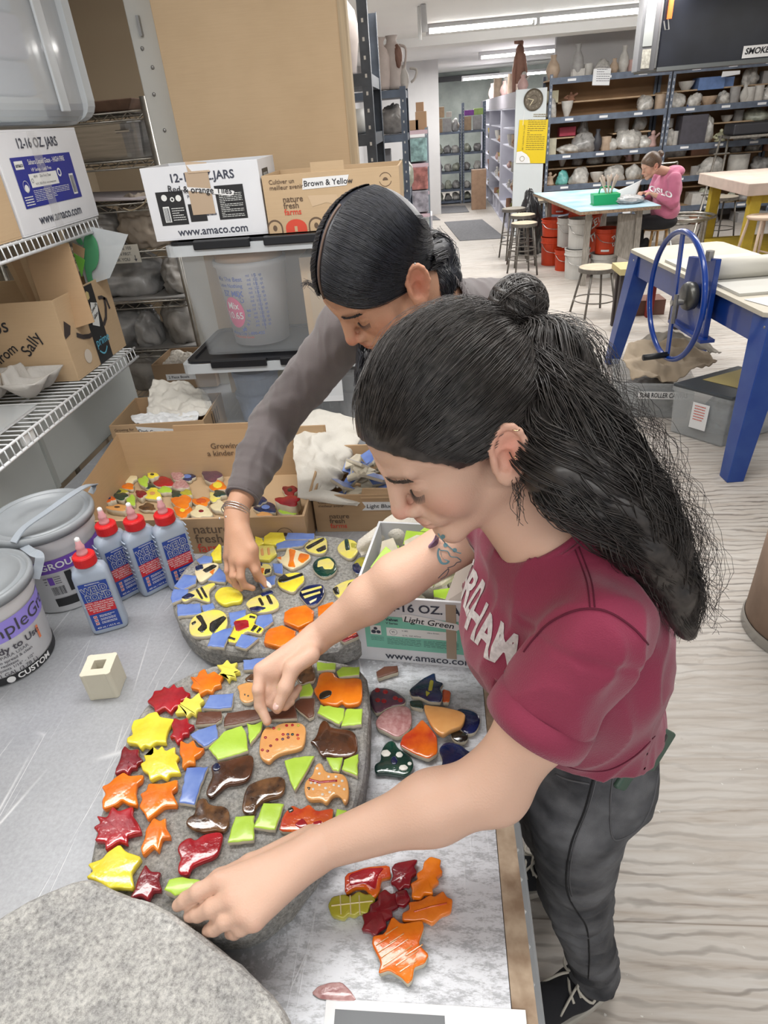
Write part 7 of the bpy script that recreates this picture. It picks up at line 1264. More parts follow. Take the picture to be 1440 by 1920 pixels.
BST=M('brown_grey_steel',(.20,.185,.165),.45,.5,var=.25,vscale=30);SEAT=M('worn_seat',(.52,.43,.31),.7,var=.2,vscale=12)
stool('metal_stool',(1.525,6.44),.445,.168,SEAT,BST,'metal stool with tan seat standing alone in the middle floor');stool('metal_stool',(1.07,8.40),.60,.155,SEAT,BST,'nearest of the three tall metal stools by the white bookcase',1.3,2)
stool('metal_stool',(1.12,8.95),.62,.155,SEAT,BST,'middle of the three tall metal stools by the white bookcase',1.3,2);stool('metal_stool',(1.06,9.45),.64,.155,M('dark_seat',(.22,.2,.17),.6),BST,'farthest of the three tall metal stools, with a darker seat',1.3,2)
stool('metal_stool',(1.50,10.35),.62,.15,SEAT,BST,'metal stool half hidden by the black trash bag',1.3,2);stool('metal_stool',(3.84,9.66),.58,.2,M('grey_seat',(.38,.33,.26),.7),BST,'round-topped stool just left of the yellow table',1.2,1)
stool('wooden_stool',(3.50,7.62),.62,.17,M('light_stool',(.60,.46,.35),.6),M('light_stool',(.60,.46,.35),.6),'pale wooden stool at the right edge before the yellow table',1.35,1,wood=True)
stool('wooden_stool',(2.55,8.15),.50,.15,M('amber_wood',(.50,.30,.12),.5),M('amber_wood',(.50,.30,.12),.5),'amber wooden stool under the seated person in pink',1.4,1,wood=True)
t=thing('wheel_stand','round steel ring stand on legs behind the blue hand wheel','stand',(3.15,8.9,0));MB().tube(ring_path((3.15,8.9,.47),.32,40),.018,8,closed=True).build('ring',CHROME,t,smooth=True);MB().tube(ring_path((3.15,8.9,.44),.27,40),.010,8,closed=True).build('inner_ring',CHROME,t,smooth=True)
for k in range(4):a=.5+k*pi/2;MB().tube([(3.15+.3*cos(a),8.9+.3*sin(a),.46),(3.15+.3*cos(a),8.9+.3*sin(a),0)],.02,8).build('leg',CHROME,t)
t=thing('folding_chair','grey tubular steel chair behind the person in pink','chair',(3.0,9.6,0));
for dx in(0,.42):MB().tube(catmull([(2.72+dx,10.1,0),(2.76+dx,9.9,.55),(2.78+dx,9.7,.98),(2.82+dx*.8,9.68,1.02)],5),.011,8).build('frame_tube',CHROME,t,smooth=True);MB().tube([(2.76+dx,9.35,0),(2.76+dx,9.8,.45)],.01,8).build('leg',CHROME,t)
MB().tube([(2.82,9.68,1.02),(3.16,9.68,1.02)],.011,8).build('top_bar',CHROME,t);MB().box(2.74,3.2,9.4,9.85,.44,.46).build('seat',BST,t,bevel=.005)
t=thing('step_ladder','grey steel step ladder leaning by the steel shelving with a black padded top','ladder',(4.0,10.9,0))
for x,x2 in((3.78,4.25),(4.02,4.36)):MB().tube([(x,10.3,0),(x2-.06,11.0,1.22)],.016,8).build('rail',CHROME,t)
for k in range(4):z=.25+.25*k;MB().tube([(3.80+.09*k,10.42+.14*k,z),(4.05+.08*k,10.42+.14*k,z)],.01,6).build('rung',CHROME,t)
tag(MB().box(4.25,5.2,10.75,11.12,1.22,1.36).build('black_case',M('black_case',(.03,.03,.035),.4),bevel=.02),'black padded case lying on the ladder frame before the shelving','case');MB().box(4.2,5.3,10.7,11.15,1.185,1.215).build('platform',CHROME,t)
t=thing('wooden_table','thick pinkish-topped table with yellow painted legs at the right edge','table',(4.2,8.4,0));YP=M('yellow_paint',(.55,.40,.04),.6,var=.2,vscale=9);MB().box(3.32,5.2,7.72,9.2,.80,.92).build('tabletop',M('pale_pink_top',(.58,.47,.40),.7,var=.15),t,bevel=.008);MB().box(3.42,5.1,7.9,7.94,.70,.80).build('apron',YP,t)
for x,y in((3.44,7.86),(3.46,9.05),(5.0,7.86)):MB().box(x,x+.11,y,y+.11,0,.80).build('leg',YP,t,bevel=.005)
MB().box(3.46,5.1,7.95,9.1,.12,.17).build('lower_shelf',YP,t)
# slab roller
P0=np.array([1.566,3.148,0]);bk=unit([1.391-1.566,4.967-3.148,0]);rt_=np.array([bk[1],-bk[0],0]);RB=np.stack([rt_,bk,np.array([0,0,1.0])],1)
BLU=M('roller_blue',(.006,.045,.28),.28,coat=.4,var=.25,vscale=5);BLW=M('chipped_blue',(.006,.045,.27),.35,coat=.3,col2=(.02,.07,.30),vscale=8)
t=thing('slab_roller','blue slab roller table with a large blue hand wheel','slab roller',P0*(1,1,0));S=lambda:MB().frame(P0,RB);L2=1.83
S().add([(x,y,z)for z in(.838,.86)for x,y in((.0,.04),(.05,0),(.63,0),(.66,.04),(.66,L2-.04),(.63,L2),(.04,L2),(0,L2-.04))],[tuple(range(7,-1,-1)),tuple(range(8,16))]+[(k,(k+1)%8,8+(k+1)%8,8+k)for k in range(8)]).build('tabletop',M('cream_board',(.56,.52,.43),.6,var=.08),t)
S().box(.03,.05,.03,L2-.03,.69,.838).build('side_rail',BLU,t);S().box(.60,.62,.03,L2-.03,.69,.838).build('side_rail',BLU,t);S().box(.05,.60,.03,.05,.69,.838).build('end_rail',BLU,t)
for sx,sy in((0,0),(0,1),(1,0),(1,1)):
 x,y=(.0 if sx==0 else .57),(.0 if sy==0 else L2-.10);ox=(-.06 if sx==0 else .06);oy=-.10 if sy==0 else .09
 x2,y2=(.16 if sx==0 else-.03),(.16 if sy==0 else-.03);u0,u1=sorted((x+.02,x+x2));v0,v1=sorted((y+(0 if sy==0 else .12),y+y2));S().hexa([(x+ox,y+oy,0),(x+ox+.09,y+oy,0),(x+ox+.09,y+oy+.085,0),(x+ox,y+oy+.085,0),(u0,v0,.84),(u1,v0,.84),(u1,v1,.84),(u0,v1,.84)]).build('leg',BLW,t,bevel=.004)
 for k in range(3):S().sphere((x+.02 if sx==0 else x+.12,y+.03+.02*k,.79-.05*k),.009,8,6).build('bolt',STEEL,t)
S().add([(-.03,.50,.60),(-.03,.86,.60),(-.03,.84,.98),(-.03,.52,1.02),(.0,.50,.60),(.0,.86,.60),(.0,.84,.98),(.0,.52,1.02)],[(0,1,2,3),(7,6,5,4),(0,4,5,1),(1,5,6,2),(2,6,7,3),(3,7,4,0)]).build('side_plate',BLU,t,bevel=.004)
S().box(-.06,.02,.46,.9,.585,.602).build('plate_flange',BLU,t);S().lathe([(.03,0),(.075,.02),(.08,.05),(.07,.07),(.02,.075)],(-.03,.66,.80),28,R=rotax((0,1,0),-pi/2)).build('gear_cover',M('gear_steel',(.12,.12,.11),.35,.7),t,smooth=True)
S().tube([(-.03,.6,1.0),(-.03,.6,1.05)],.022,12).build('adjuster_knob',STEEL,t);S().tube([(-.03,.66,.77),(-.17,.66,.77)],.017,12).build('axle',STEEL,t)
S().lathe([(.06,0),(.06,.6)],(.02,.70,.925),36,R=rotax((0,1,0),pi/2)).build('roller',M('cream_roller',(.55,.53,.47),.5),t,smooth=True)
S().box(.04,.62,.35,1.3,.861,.875).build('press_board',M('press_board',(.55,.54,.5),.6),t)
wx=-.155;W0=np.array([wx,.66,.80]);WR=.345
S().tube(ring_path(W0,WR,60,(0,1,0),(0,0,1)),.0155,12,closed=True).build('wheel_rim',BLU,t,smooth=True)
S().bar(W0+(0,.03,WR),W0+(0,-.03,-WR),.035,.012,up=(1,0,0)).build('wheel_spoke',BLU,t);S().tube([W0+(0,-.02,.02),W0+(0,-.03,-.14)],.012,10).build('crank_lever',STEEL,t)
S().tube([W0+(0,-.03,-WR+.02),W0+(-.15,-.05,-WR+.02)],.018,12).build('handgrip',BLACK,t,smooth=True)
A=[P0+RB@np.array(p)for p in((.1,.03,.862),(.62,.10,.862),(.6,.33,.864),(.03,.28,.862))];tag(MB().hexa(A+[a+np.array([0,0,.002])for a in A]).build('paper_sheet',PAPER),'white printed sheet on the near end of the slab roller','paper')
def plaintub(label,pts,h,lidh=0,mat=None):
 P=[at_z(*p,0)if len(p)==2 else np.array(p)for p in pts];c=sum(P)/4;t=thing('storage_tub',label,'storage box',c);th=.004;m=MB();up=np.array([0,0,h]);out=[c+(p-c)*1.07 for p in P];inn=[c+(p-c)*.985 for p in P];io=[c+(p-c)*1.05 for p in P]
 V=P+[p+up*.92 for p in out]+[c+(p-c)*1.1+up*.92 for p in P]+[c+(p-c)*1.1+up for p in P]+[p+up for p in io]+[p+np.array([0,0,.005])for p in inn]
 m.add(V,[(4*i+k,4*i+(k+1)%4,4*i+4+(k+1)%4,4*i+4+k)for i in range(5)for k in range(4)]+[(3,2,1,0),(20,21,22,23)]);m.build('tub',mat or PLAS2,t,bevel=.004);return t,P,c
TA0,TA1=np.array([1.145,3.96,0]),np.array([1.58,3.88,0]);d0=np.array([.08,.42,0])
t,P,c=plaintub('clear tub taped SLAB ROLLER CANVAS under the slab roller, full of canvas',[TA0,TA1,TA1+d0,TA0+d0],.24)
D=Decal(TA0+np.array([-.01,-.025,.0]),TA1-TA0,(0,.0,1));D.rect('tape',.13,.46,.145,.195,.012);D.text('hand','SLAB ROLLER CANVAS',.14,.17,.045,sx=.62,bold=.012,lift=.016);D.done(t,PM,NM)
lump('folded_rags','dull folded rags seen through the SLAB ROLLER CANVAS tub','cloth',(c[0],c[1],.01),(.21,.18,.12),M('rags',(.3,.29,.29),.9,var=.5,vscale=18),95,.15,4)
t=thing('canvas_pile','tan folded canvas heaped above the clear tub under the slab roller','cloth',c+(0,0,.2));CT=M('tan_canvas',(.46,.37,.27),.9,var=.12,vscale=9);g=lambda x,y,Y:at_y(1140+x/3.2,620+y/3.2,Y)
patch([[g(125,90,4.35),g(260,60,4.40),g(420,60,4.45),g(560,110,4.40)],[g(90,180,4.1),g(260,170,4.15),g(420,170,4.2),g(650,200,4.1)],[g(150,285,3.93),g(270,290,3.92),g(400,290,3.95),g(560,235,4.0)]],11,.045,24,31,.005,'upper_canvas',CT,t)
patch([[g(115,85,4.45),g(250,30,4.55),g(420,20,4.55),g(690,120,4.5)],[g(200,110,4.35),g(300,90,4.42),g(420,80,4.45),g(600,140,4.38)]],11,.04,26,33,.005,'back_canvas',M('grey_canvas',(.36,.33,.29),.9),t)
TB0,TB1=np.array([1.425,3.70,0]),np.array([1.64,3.46,0]);d1=np.array([.42,.22,0]);t,P,c=plaintub('clear tub with a dark lid and yellow card, under the slab roller',[TB0,TB1,TB1+d1,TB0+d1],.30)
LT=[c+(p-c)*1.1+np.array([0,0,.3])for p in P];MB().hexa(LT+[p+np.array([0,0,.02])for p in LT]).build('lid',M('dark_lid',(.06,.07,.08),.35),t,bevel=.006);LQ=[c+(p-c)*.7+np.array([.05,.03,.321])for p in P];MB().hexa(LQ+[p+np.array([0,0,.002])for p in LQ]).build('yellow_card',M('yellow_card',(.55,.45,.18),.6),t)
D=Decal(TB0+np.array([-.012,-.012,0]),TB1-TB0,(0,0,1));D.rect('w',.12,.22,.08,.24,.01);D.lines('r',.135,.20,.13,.23,6,.3,3,.012);D.done(t,{'w':PAPER,'r':REDP},{'w':'sticker','r':'lettering'});lump('stored_tools','bluish blurred things inside the dark-lidded tub','tools',(c[0],c[1],.01),(.16,.13,.16),M('blur_tools',(.2,.24,.28),.8,var=.6,vscale=25),97,.15,4)
t,P,c=plaintub('grey clear tub behind the big front leg of the slab roller',[np.array([2.13,3.42,0]),np.array([2.6,3.35,0]),np.array([2.7,3.75,0]),np.array([2.22,3.85,0])],.2);lump('dark_cloth','dark folded cloth inside the grey tub behind the front leg','cloth',(c[0],c[1],.01),(.22,.16,.12),M('dark_rags',(.1,.1,.105),.9),98,.15,4)
t=thing('yellow_bench','small pale yellow wooden bench with dark legs behind the slab roller','bench',(1.6,5.6,0));MB().box(1.56,2.2,5.75,6.05,.50,.55).build('top',M('pale_yellow',(.5,.42,.2),.6),t)
for x,y in((1.58,5.78),(2.1,5.78),(1.6,5.98),(2.12,5.98)):MB().box(x,x+.05,y,y+.05,0,.50).build('leg',M('dark_leg2',(.04,.03,.03),.6),t)
tag(MB().box(1.97,2.03,6.2,6.26,0,.55).build('red_post',M('red_post',(.22,.02,.02),.6)),'dark red wooden post standing beyond the slab roller','post')
tag(MB().box(1.86,2.16,6.28,6.5,0,.14).build('brown_block',M('brown_block',(.16,.08,.06),.8)),'brown wooden block on the floor beyond the slab roller','block')
t=thing('fibre_drum','brown fibre drum with a steel rim cut by the right picture edge','drum',(1.38,1.85,0));MB().lathe([(.215,0),(.215,.6),(.2,.6)],(1.372,1.90,0),56).build('drum',M('fibre_brown',(.40,.28,.21),.7,var=.25,vscale=7),t,smooth=True);MB().lathe([(.219,.002),(.222,.01),(.219,.03),(.222,.038),(.217,.05)],(1.372,1.90,0),56,cap=False).build('steel_rim',M('rim_steel',(.42,.41,.39),.3,.8),t,smooth=True)
for k,(a,z)in enumerate(((3.6,.22),(3.75,.27),(3.5,.34),(3.9,.15))):MB().sphere((1.372+.214*cos(a),1.90+.214*sin(a),z),.008,8,6,sc=(1,1,1.3)).build('paint_splash',WHITEP,t)
t=thing('storage_bin','long clear plastic bin standing under the right edge of the work table','storage box',(.13,.45,.6));a,b,c_=at_z(958,1590,.82),at_z(1000,1900,.82),.05
MB().box(.045,.104,.1,.60,0,.78).build('bin',PLAS2,t,bevel=.01);MB().box(.09,.112,.1,.61,.775,.80).build('rim',PRIM,t,bevel=.004);MB().box(.062,.09,.1,.60,.76,.77).build('inner_ledge',PRIM,t,bevel=.003)
for k in range(9):MB().sphere((.101,.2+.045*k,.803),.0035,6,4).build('clay_crumb',WHITEP,t)
# people
SKIN=M('skin',(.6,.4,.3),.48,attr=True,sss=.12,spec=.35,bump=.12,bscale=420)
def head(S,pos,R,s=1.0,k=.012,eyes_closed=True,ear_side=(-1,1)):
 W=lambda x,y,z:pos+R@(np.array([x,y,z])*s)
 E=lambda c,r,k=.012,op='u',Q=None:S.ell(W(*c),np.array(r)*s,k,R if Q is None else R@Q,op)
 C=lambda a,b,ra,rb,k=.012,op='u':S.cone(W(*a),W(*b),ra*s,rb*s,k,op)
 E((0,-.012,.052),(.074,.094,.086));E((0,.040,.048),(.060,.050,.062),.02);E((0,.040,-.015),(.055,.050,.068),.02)
 for q in(-1,1):
  C((q*.046,.004,-.048),(q*.012,.082,-.080),.020,.015,.022);E((q*.034,.062,-.012),(.024,.020,.028),.028)
  C((q*.012,.090,.040),(q*.040,.080,.045),.0055,.006,.012);E((q*.032,.1005,.022),(.016,.0105,.010),.012,'s');E((q*.031,.0745,.0215),(.0148,.0135,.0128),.004)
  C((q*.018,.0845,.0165),(q*.031,.0895,.0125),.0010,.0011,.002,'s');C((q*.031,.0895,.0125),(q*.044,.0825,.0165),.0011,.0010,.002,'s')
 C((0,.090,.032),(0,.110,-.006),.0085,.0095,.012);E((0,.1125,-.012),(.0105,.0095,.0095),.006)
 for q in(-1,1):E((q*.0115,.101,-.0165),(.0072,.0095,.0072),.006);E((q*.006,.1055,-.0225),(.0032,.0045,.003),.002,'s')
 E((0,.0875,-.040),(.028,.014,.020),.016);E((0,.0995,-.0385),(.021,.0080,.0052),.003);E((0,.0980,-.0487),(.018,.0085,.0064),.003)
 C((-.021,.0915,-.0442),(0,.1055,-.0432),.0011,.0014,.002,'s');C((.021,.0915,-.0442),(0,.1055,-.0432),.0011,.0014,.002,'s');E((0,.084,-.079),(.019,.015,.014),.014)
 for q in ear_side:
  Q=rotax((0,0,1),q*.38)@rotax((0,1,0),-q*.22)@rotax((1,0,0),.50)
  ec=np.array([q*.0805,-.006,.0]);E(ec,(.0055,.0175,.0305),.004,'u',Q)
  ring=[ec+Q@np.array([q*.0035,.0180*cos(a)*(1.05 if sin(a)>0 else .85),.0325*sin(a)])for a in np.linspace(-.9,pi+1.1,14)]
  for a,b in zip(ring[:-1],ring[1:]):C(a,b,.0036,.0036,.003)
  E(ec+Q@np.array([q*.004,.002,-.026]),(.0052,.0085,.0095),.006,'u',Q);E(ec+Q@np.array([q*.0065,.003,-.004]),(.0075,.0090,.0125),.003,'s',Q);E(ec+Q@np.array([q*.0055,-.003,.016]),(.0035,.0090,.0060),.003,'s',Q);C(ec+Q@np.array([q*.0055,.010,.010]),ec+Q@np.array([q*.005,-.008,.016]),.0024,.0018,.003,'s');E(ec+Q@np.array([q*.004,.0145,-.008]),(.004,.0035,.006),.004,'u',Q)
 return W
def local(V,pos,R,s=1.0):return(V-pos)@R/s
def tint(V,base,pos,R,s,warm,knucks=(),ear=1.0):
 L=local(V,pos,R,s);C_=np.tile(np.array(base,float),(len(V),1));hd=np.linalg.norm(L,axis=1)<.17
 def blob(c,r,col,a):
  d=np.linalg.norm((L-np.array(c))/np.array(r),axis=1);w=np.clip(1.25-d,0,1)*a*hd;C_[:]=C_*(1-w[:,None])+np.array(col)*w[:,None]
 rd=np.array(base)*(1.0,.66,.66)
 for q in(-1,1):blob((q*.042,.070,-.012),(.028,.03,.024),rd,.5);blob((q*.084,-.01,0),(.014,.026,.038),np.array(base)*(1.02,.62,.6),.8*ear)
 blob((0,.112,-.012),(.014,.018,.013),np.array(base)*(1.0,.58,.60),.8);blob((0,.10,-.0385),(.019,.012,.005),np.array(base)*(.80,.42,.42),1);blob((0,.10,-.049),(.017,.012,.006),np.array(base)*(.82,.45,.45),1)
 blob((-.031,.088,.030),(.018,.02,.009),np.array(base)*(.86,.72,.68),.5)
 for c in knucks:
  d=np.linalg.norm(V-c,axis=1)/.014;w=np.clip(1-d,0,1)[:,None]*.6;C_[:]=C_*(1-w)+rd*w
 n=nz(V,60,4)[:,None];C_*=1+.035*n;return np.concatenate([C_,np.ones((len(V),1))],1)
def brows(parent,W,mat,sides=(-1,1),s=1.0,seed=2):
 r=np.random.default_rng(seed);L=[]
 for q in sides:
  for k in range(230):
   t=r.random();a=np.array([q*(.010+.040*t),.0975-.014*t**2,.0400+.006*t+r.normal()*.0016*(1-.5*t)]);d=np.array([q*.006,-.0015,.0028*(1-t)-.001])*(.8+.4*r.random());L.append([W(*(a+d*u_+np.array([0,.0006+.0012*sin(pi*u_),0])))for u_ in(0,.5,1)])
 strands('eyebrow',L,np.array([.0003,.00035,.0001])*s,mat,parent);L=[]
 for q in sides:
  for k in range(26):
   t=k/25;a=np.array([q*(.017+.029*t),.0855+.0055*sin(pi*t)-.002*t,.0155-.0045*sin(pi*t)]);d=np.array([q*(.002+.004*(t-.3)),.0055,-.0062]);L.append([W(*(a+d*u_+np.array([0,0,.0012*u_*u_])))for u_ in(0,.4,.75,1)])
 strands('eyelash',L,np.array([.0003,.0003,.0002,.00008])*s,mat,parent)
YC=([-.10,-.07,-.03,.0,.02,.034,.05,.085,.10,.16],[-.06,-.05,-.028,.004,.040,.046,.058,.086,.10,.10])
def hair_cap(pos,R,s,off,h,back=0.0):
 S=SDF();W=lambda x,y,z:pos+R@(np.array([x,y,z])*s)
 S.ell(W(0,-.012,.052),(np.array([.074,.094,.086])+off)*s,.02,R);S.ell(W(0,.040,.048),(np.array([.060,.050,.062])+off)*s,.02,R);S.ell(W(0,-.045-back,.01),np.array([.064,.060,.068])*s,.03,R)
 def post(P,d):
  L=local(P,pos,R,s);yc=np.interp(L[:,2],*YC)+.0008*np.sin(L[:,0]*420)+.0008*np.sin(L[:,2]*700);e=(L[:,1]-yc)*s*.8
  ear=.022*s-np.linalg.norm((L-np.array([-.08,-.004,-.002]))*(.8,1,.8),axis=1)*s
  d=np.maximum(np.maximum(d,e+.001*nz(L,300,2)),ear);return d
 return surf_sdf(S,h,post=post),W
def scalp_pt(L,off=.0085):
 """push local points radially onto the scalp + off"""
 c=np.array([0,-.008,.045]);d=L-c;out=L.copy();lo=np.full(len(L),.0);hi=np.full(len(L),3.0);S=SDF();S.ell((0,-.012,.052),(.074,.094,.086),.02);S.ell((0,.040,.048),(.060,.050,.062),.02);S.ell((0,-.045,.01),(.064,.060,.068),.03);n=np.linalg.norm(d,axis=1)[:,None];d=d/n
 for _ in range(18):
  m=(lo+hi)/2*.1;f=S.eval(c+d*m[:,None])<off;lo=np.where(f,(lo+hi)/2,lo);hi=np.where(f,hi,(lo+hi)/2)
 return c+d*(lo*.1)[:,None]
def comb(starts,ends,K,W,lift,seed,wav=.0008,sag=0):
 r=np.random.default_rng(seed);c=np.array([0,-.008,.045]);N_=len(starts);A=starts-c;B=ends-c;t=np.linspace(0,1,K)
 a=A/np.linalg.norm(A,axis=1)[:,None];b=B/np.linalg.norm(B,axis=1)[:,None];om=np.arccos(np.clip((a*b).sum(1),-.999,.999))[:,None];out=[]
 for u in t:
  d=(np.sin((1-u)*om)*a+np.sin(u*om)*b)/np.sin(om);d[:,2]-=sag*sin(pi*u);P=scalp_pt(c+d*.1,.0);out.append(P)
 L=np.stack(out,1);n=L-c;n/=np.linalg.norm(n,axis=2)[...,None];L=L+n*(lift[:,None]*(1-.25*np.sin(pi*t))*(np.minimum(1,.82+1.2*t)if wav<.0005 and sag==0 else 1))[...,None]
 ph=r.uniform(0,6,(N_,1));L=L+n*(wav*np.sin(t*9+ph))[...,None]+np.array([0,0,1])*(wav*1.2*np.sin(t*7+ph*2))[...,None]
 return L
def W_all(L,pos,R,s):return pos+(L*s)@R.T
def bundle(guide,width,N_,K,seed,wave=.007,freq=3.0,flat=1.0,taper=True,spread0=.6,jit=.25):
 """wavy strands along a guide; grouped in clumps"""
 r=np.random.default_rng(seed);G=catmull(guide,12);s=np.linspace(0,len(G)-1,K);G=np.stack([np.interp(s,np.arange(len(G)),G[:,i])for i in range(3)],1);Wd=np.interp(np.linspace(0,1,K),np.linspace(0,1,len(width)),width)
 T=np.gradient(G,axis=0);T/=np.linalg.norm(T,axis=1)[:,None];u=np.array([0,0,1.0]);U=u-T*(T@u)[:,None];U/=np.linalg.norm(U,axis=1)[:,None];V=np.cross(T,U);t=np.linspace(0,1,K)
 nc=max(6,N_//22);ca=r.uniform(0,2*pi,nc);cr=np.sqrt(r.random(nc));cp=np.stack([ca,ca+1],1)*.8+r.normal(size=(nc,2))*.6;cf=r.uniform(.85,1.15,nc)*freq;L=[]
 for i in range(N_):
  k=i%nc;a=ca[k]+r.normal()*.12;rr=cr[k]+r.normal()*.05;x=rr*cos(a);y=rr*sin(a)*flat;e=.55+.45*t
  wx=wave*e*(np.sin(2*pi*cf[k]*t+cp[k,0])+jit*np.sin(2*pi*cf[k]*2.3*t+r.uniform(0,6.28)));wy=wave*e*(np.cos(2*pi*cf[k]*t+cp[k,1])+jit*r.normal()*t)
  jx,jy=r.normal(size=2)*.0022
  ln=.68+.32*r.random();tt=t*ln;Gi=np.stack([np.interp(tt,t,G[:,j])for j in range(3)],1);Wi=np.interp(tt,t,Wd)
  L.append(Gi+U*(x*Wi+wx+jx)[:,None]+V*(y*Wi+wy+jy)[:,None])
 return np.array(L)
def hair_mat(name,c,c2,rough=.34):
 m=M(name,c,rough,col2=c2,vscale=90,stretch=(1,1,1),spec=.6,coat=.15);bsdf(m).inputs['Coat Roughness'].default_value=.3;return m
HB=hair_mat('dark_brown_hair',(.044,.037,.033),(.014,.011,.010),.40);HK=hair_mat('blue_black_hair',(.012,.014,.022),(.005,.006,.010),.42);HL=hair_mat('light_brown_hair',(.12,.065,.035),(.06,.035,.02),.45)
def cloth_mat(name,c,c2,rough=.85,bs=500,bump=.2,vs=7):return M(name,c,rough,col2=c2,vscale=vs,bump=bump,bscale=bs,sheen=.25)
# woman in maroon
p1=thing('person','woman in maroon T-shirt with dark wavy half-up hair, leaning over the table placing tiles','person',(.30,.75,0))
HP=np.array([.0258,.672,1.4624]);HR=np.array([[-.4838,.8731,-.0604],[-.71,-.4319,-.5562],[-.5117,-.2262,.8289]]).T
S=SDF();W1=head(S,HP,HR,1.02)
NB=np.array([.145,.665,1.325]);S.cone(W1(0,-.025,-.03),NB,.050,.055,.02);S.cone(W1(0,.02,-.06),NB+(-.03,-.01,-.01),.030,.045,.02)
shL,elL,wrL=np.array([.170,.545,1.275]),at_d(925,1475,.765),at_z(606,1588,1.022)
shR,elR,wrR=np.array([.075,.835,1.235]),at_d(746,1084,.985),at_z(600,1192,1.055)
S.ell((.165,.69,1.17),(.095,.14,.15),.03);S.cone(NB+(0,0,-.02),shL,.05,.048,.03);S.cone(NB+(0,0,-.02),shR,.05,.048,.03)
S.chain([shL,(shL+elL)/2+(.003,0,0),elL],[.048,.0445,.0375],.03);S.chain([elL,elL+(wrL-elL)*.35+(0,0,.002),wrL],[.0375,.0375,.0255],.03);S.ell(elL+(.006,.0,-.004),(.03,.03,.03),.02)
S.chain([shR,elR,elR+(wrR-elR)*.35,wrR],[.042,.0365,.0345,.0250],.022)
def hand(S,wr,kn,fingers,thumb,rw=.024,th=.012,k=.008,fr=.0094):
 """wr wrist, kn: 4 knuckles (index..little), fingers: list of joint lists, thumb joints"""
 wr=np.array(wr);c=sum(kn)/4
 for i,q in enumerate(kn):S.cone(wr+(q-wr)*.12,q,.0175-.001*i,.0112-.0005*i,.016)
 for i in range(3):S.cone(wr+(kn[i]*.5+kn[i+1]*.5-wr)*.2,kn[i]*.5+kn[i+1]*.5-(c-wr)*.08,.0165,.0098,.012)
 for i,f in enumerate(fingers):
  r0=fr*(1.0,1.03,.97,.86)[i];P=[kn[i]]+list(f);rr=[r0*1.12,r0*1.03,r0*.93,r0*.80][:len(P)]
  for j in range(len(P)-1):S.cone(P[j],P[j+1],rr[j],rr[j+1],.004 if j else .005)
 rr=[.0155,.0125,.0112,.0088]
 for j in range(len(thumb)-1):S.cone(thumb[j],thumb[j+1],rr[j],rr[j+1],.007 if j else .012)
Z=at_z
knL=[Z(413,1652,1.034),Z(437,1686,1.034),Z(459,1712,1.030),Z(478,1728,1.022)]
hand(S,wrL,knL,[[Z(372,1672,1.026),Z(348,1687,1.008),Z(334,1697,.997)],[Z(398,1703,1.022),Z(372,1713,1.004),Z(356,1717,.993)],[Z(424,1727,1.018),Z(402,1740,1.0),Z(390,1745,.991)],[Z(452,1740,1.012),Z(440,1748,.998),Z(431,1750,.991)]],[wrL+(-.02,.016,-.008),Z(470,1622,1.012),Z(412,1648,.999),Z(372,1672,.992)])
knR=[Z(489,1256,1.052),Z(503,1262,1.044),Z(519,1266,1.036),Z(535,1266,1.026)]
hand(S,wrR,knR,[[Z(484,1293,1.035),Z(487,1323,1.012),Z(501,1352,.994)],[Z(502,1294,1.022),Z(508,1316,1.006),Z(520,1330,.997)],[Z(520,1306,1.012),Z(534,1322,1.003),Z(545,1316,1.0)],[Z(538,1308,1.004),Z(550,1303,1.002),Z(560,1290,1.004)]],[Z(582,1228,1.058),Z(549,1252,1.056),Z(535,1290,1.038),Z(521,1325,1.018)],fr=.0090)
tag(o:=tile([(512,1268),(532,1262),(548,1272),(540,1290),(520,1292)],'grn','small lime shard held between the fingers of the raised hand','tile','tile_shard',z=1.03,sm=0),o['label'],'tile')
V,Q=surf_sdf(S,.0016);V=smooth_v(V,Q,2)
base1=(.65,.42,.315);C_=tint(V,base1,HP,HR,1.02,1,knL+knR+[elL])
add_mesh('body',V,Q,SKIN,p1,smooth=True,cols=C_);BV1=BVHTree.FromPolygons([tuple(v)for v in V[::1].tolist()],Q.tolist())
brows(p1,W1,HB,(-1,),1.0)
def nail(p,d,up,mat,r=(.0052,.0068,.0016)):
 R_=basis(d,up);R2=np.stack([R_[:,1],R_[:,0],R_[:,2]],1);m=MB().frame(p,R2).sphere((0,0,0),1,12,8,sc=r);return m.build('fingernail',mat,p1 if mat is NM1 else p2,smooth=True)
NM1=M('pink_nail',(.70,.46,.40),.25,coat=.4)
t_=Z(521,1325,1.018);nail(t_+(-.001,-.0045,.0062),t_-Z(535,1290,1.038),(0,-.6,.8),NM1)
ta=unit(elL-shL);ctL=shL+(elL-shL)*.60;ctR=shR+(elR-shR)*.30
S=SDF();S.ell((.168,.695,1.18),(.118,.152,.175),.03,rotz(-.15));S.ell((.185,.705,1.04),(.108,.128,.16),.06);S.ell((.218,.705,.955),(.118,.138,.11),.05)
S.ell(NB+(.01,.0,-.055),(.09,.12,.06),.03);S.cone(NB+(0,0,-.028),shL+(0,0,-.004),.062,.058,.03);S.cone(NB+(0,0,-.028),shR,.062,.058,.03)
S.chain([shL,ctL+ta*.0],[.059,.057],.025);S.ell((.215,.655,1.12),(.085,.12,.16),.04);S.chain([shR,ctR],[.060,.056],.025);S.ell((.085,.70,1.15),(.06,.12,.09),.04)
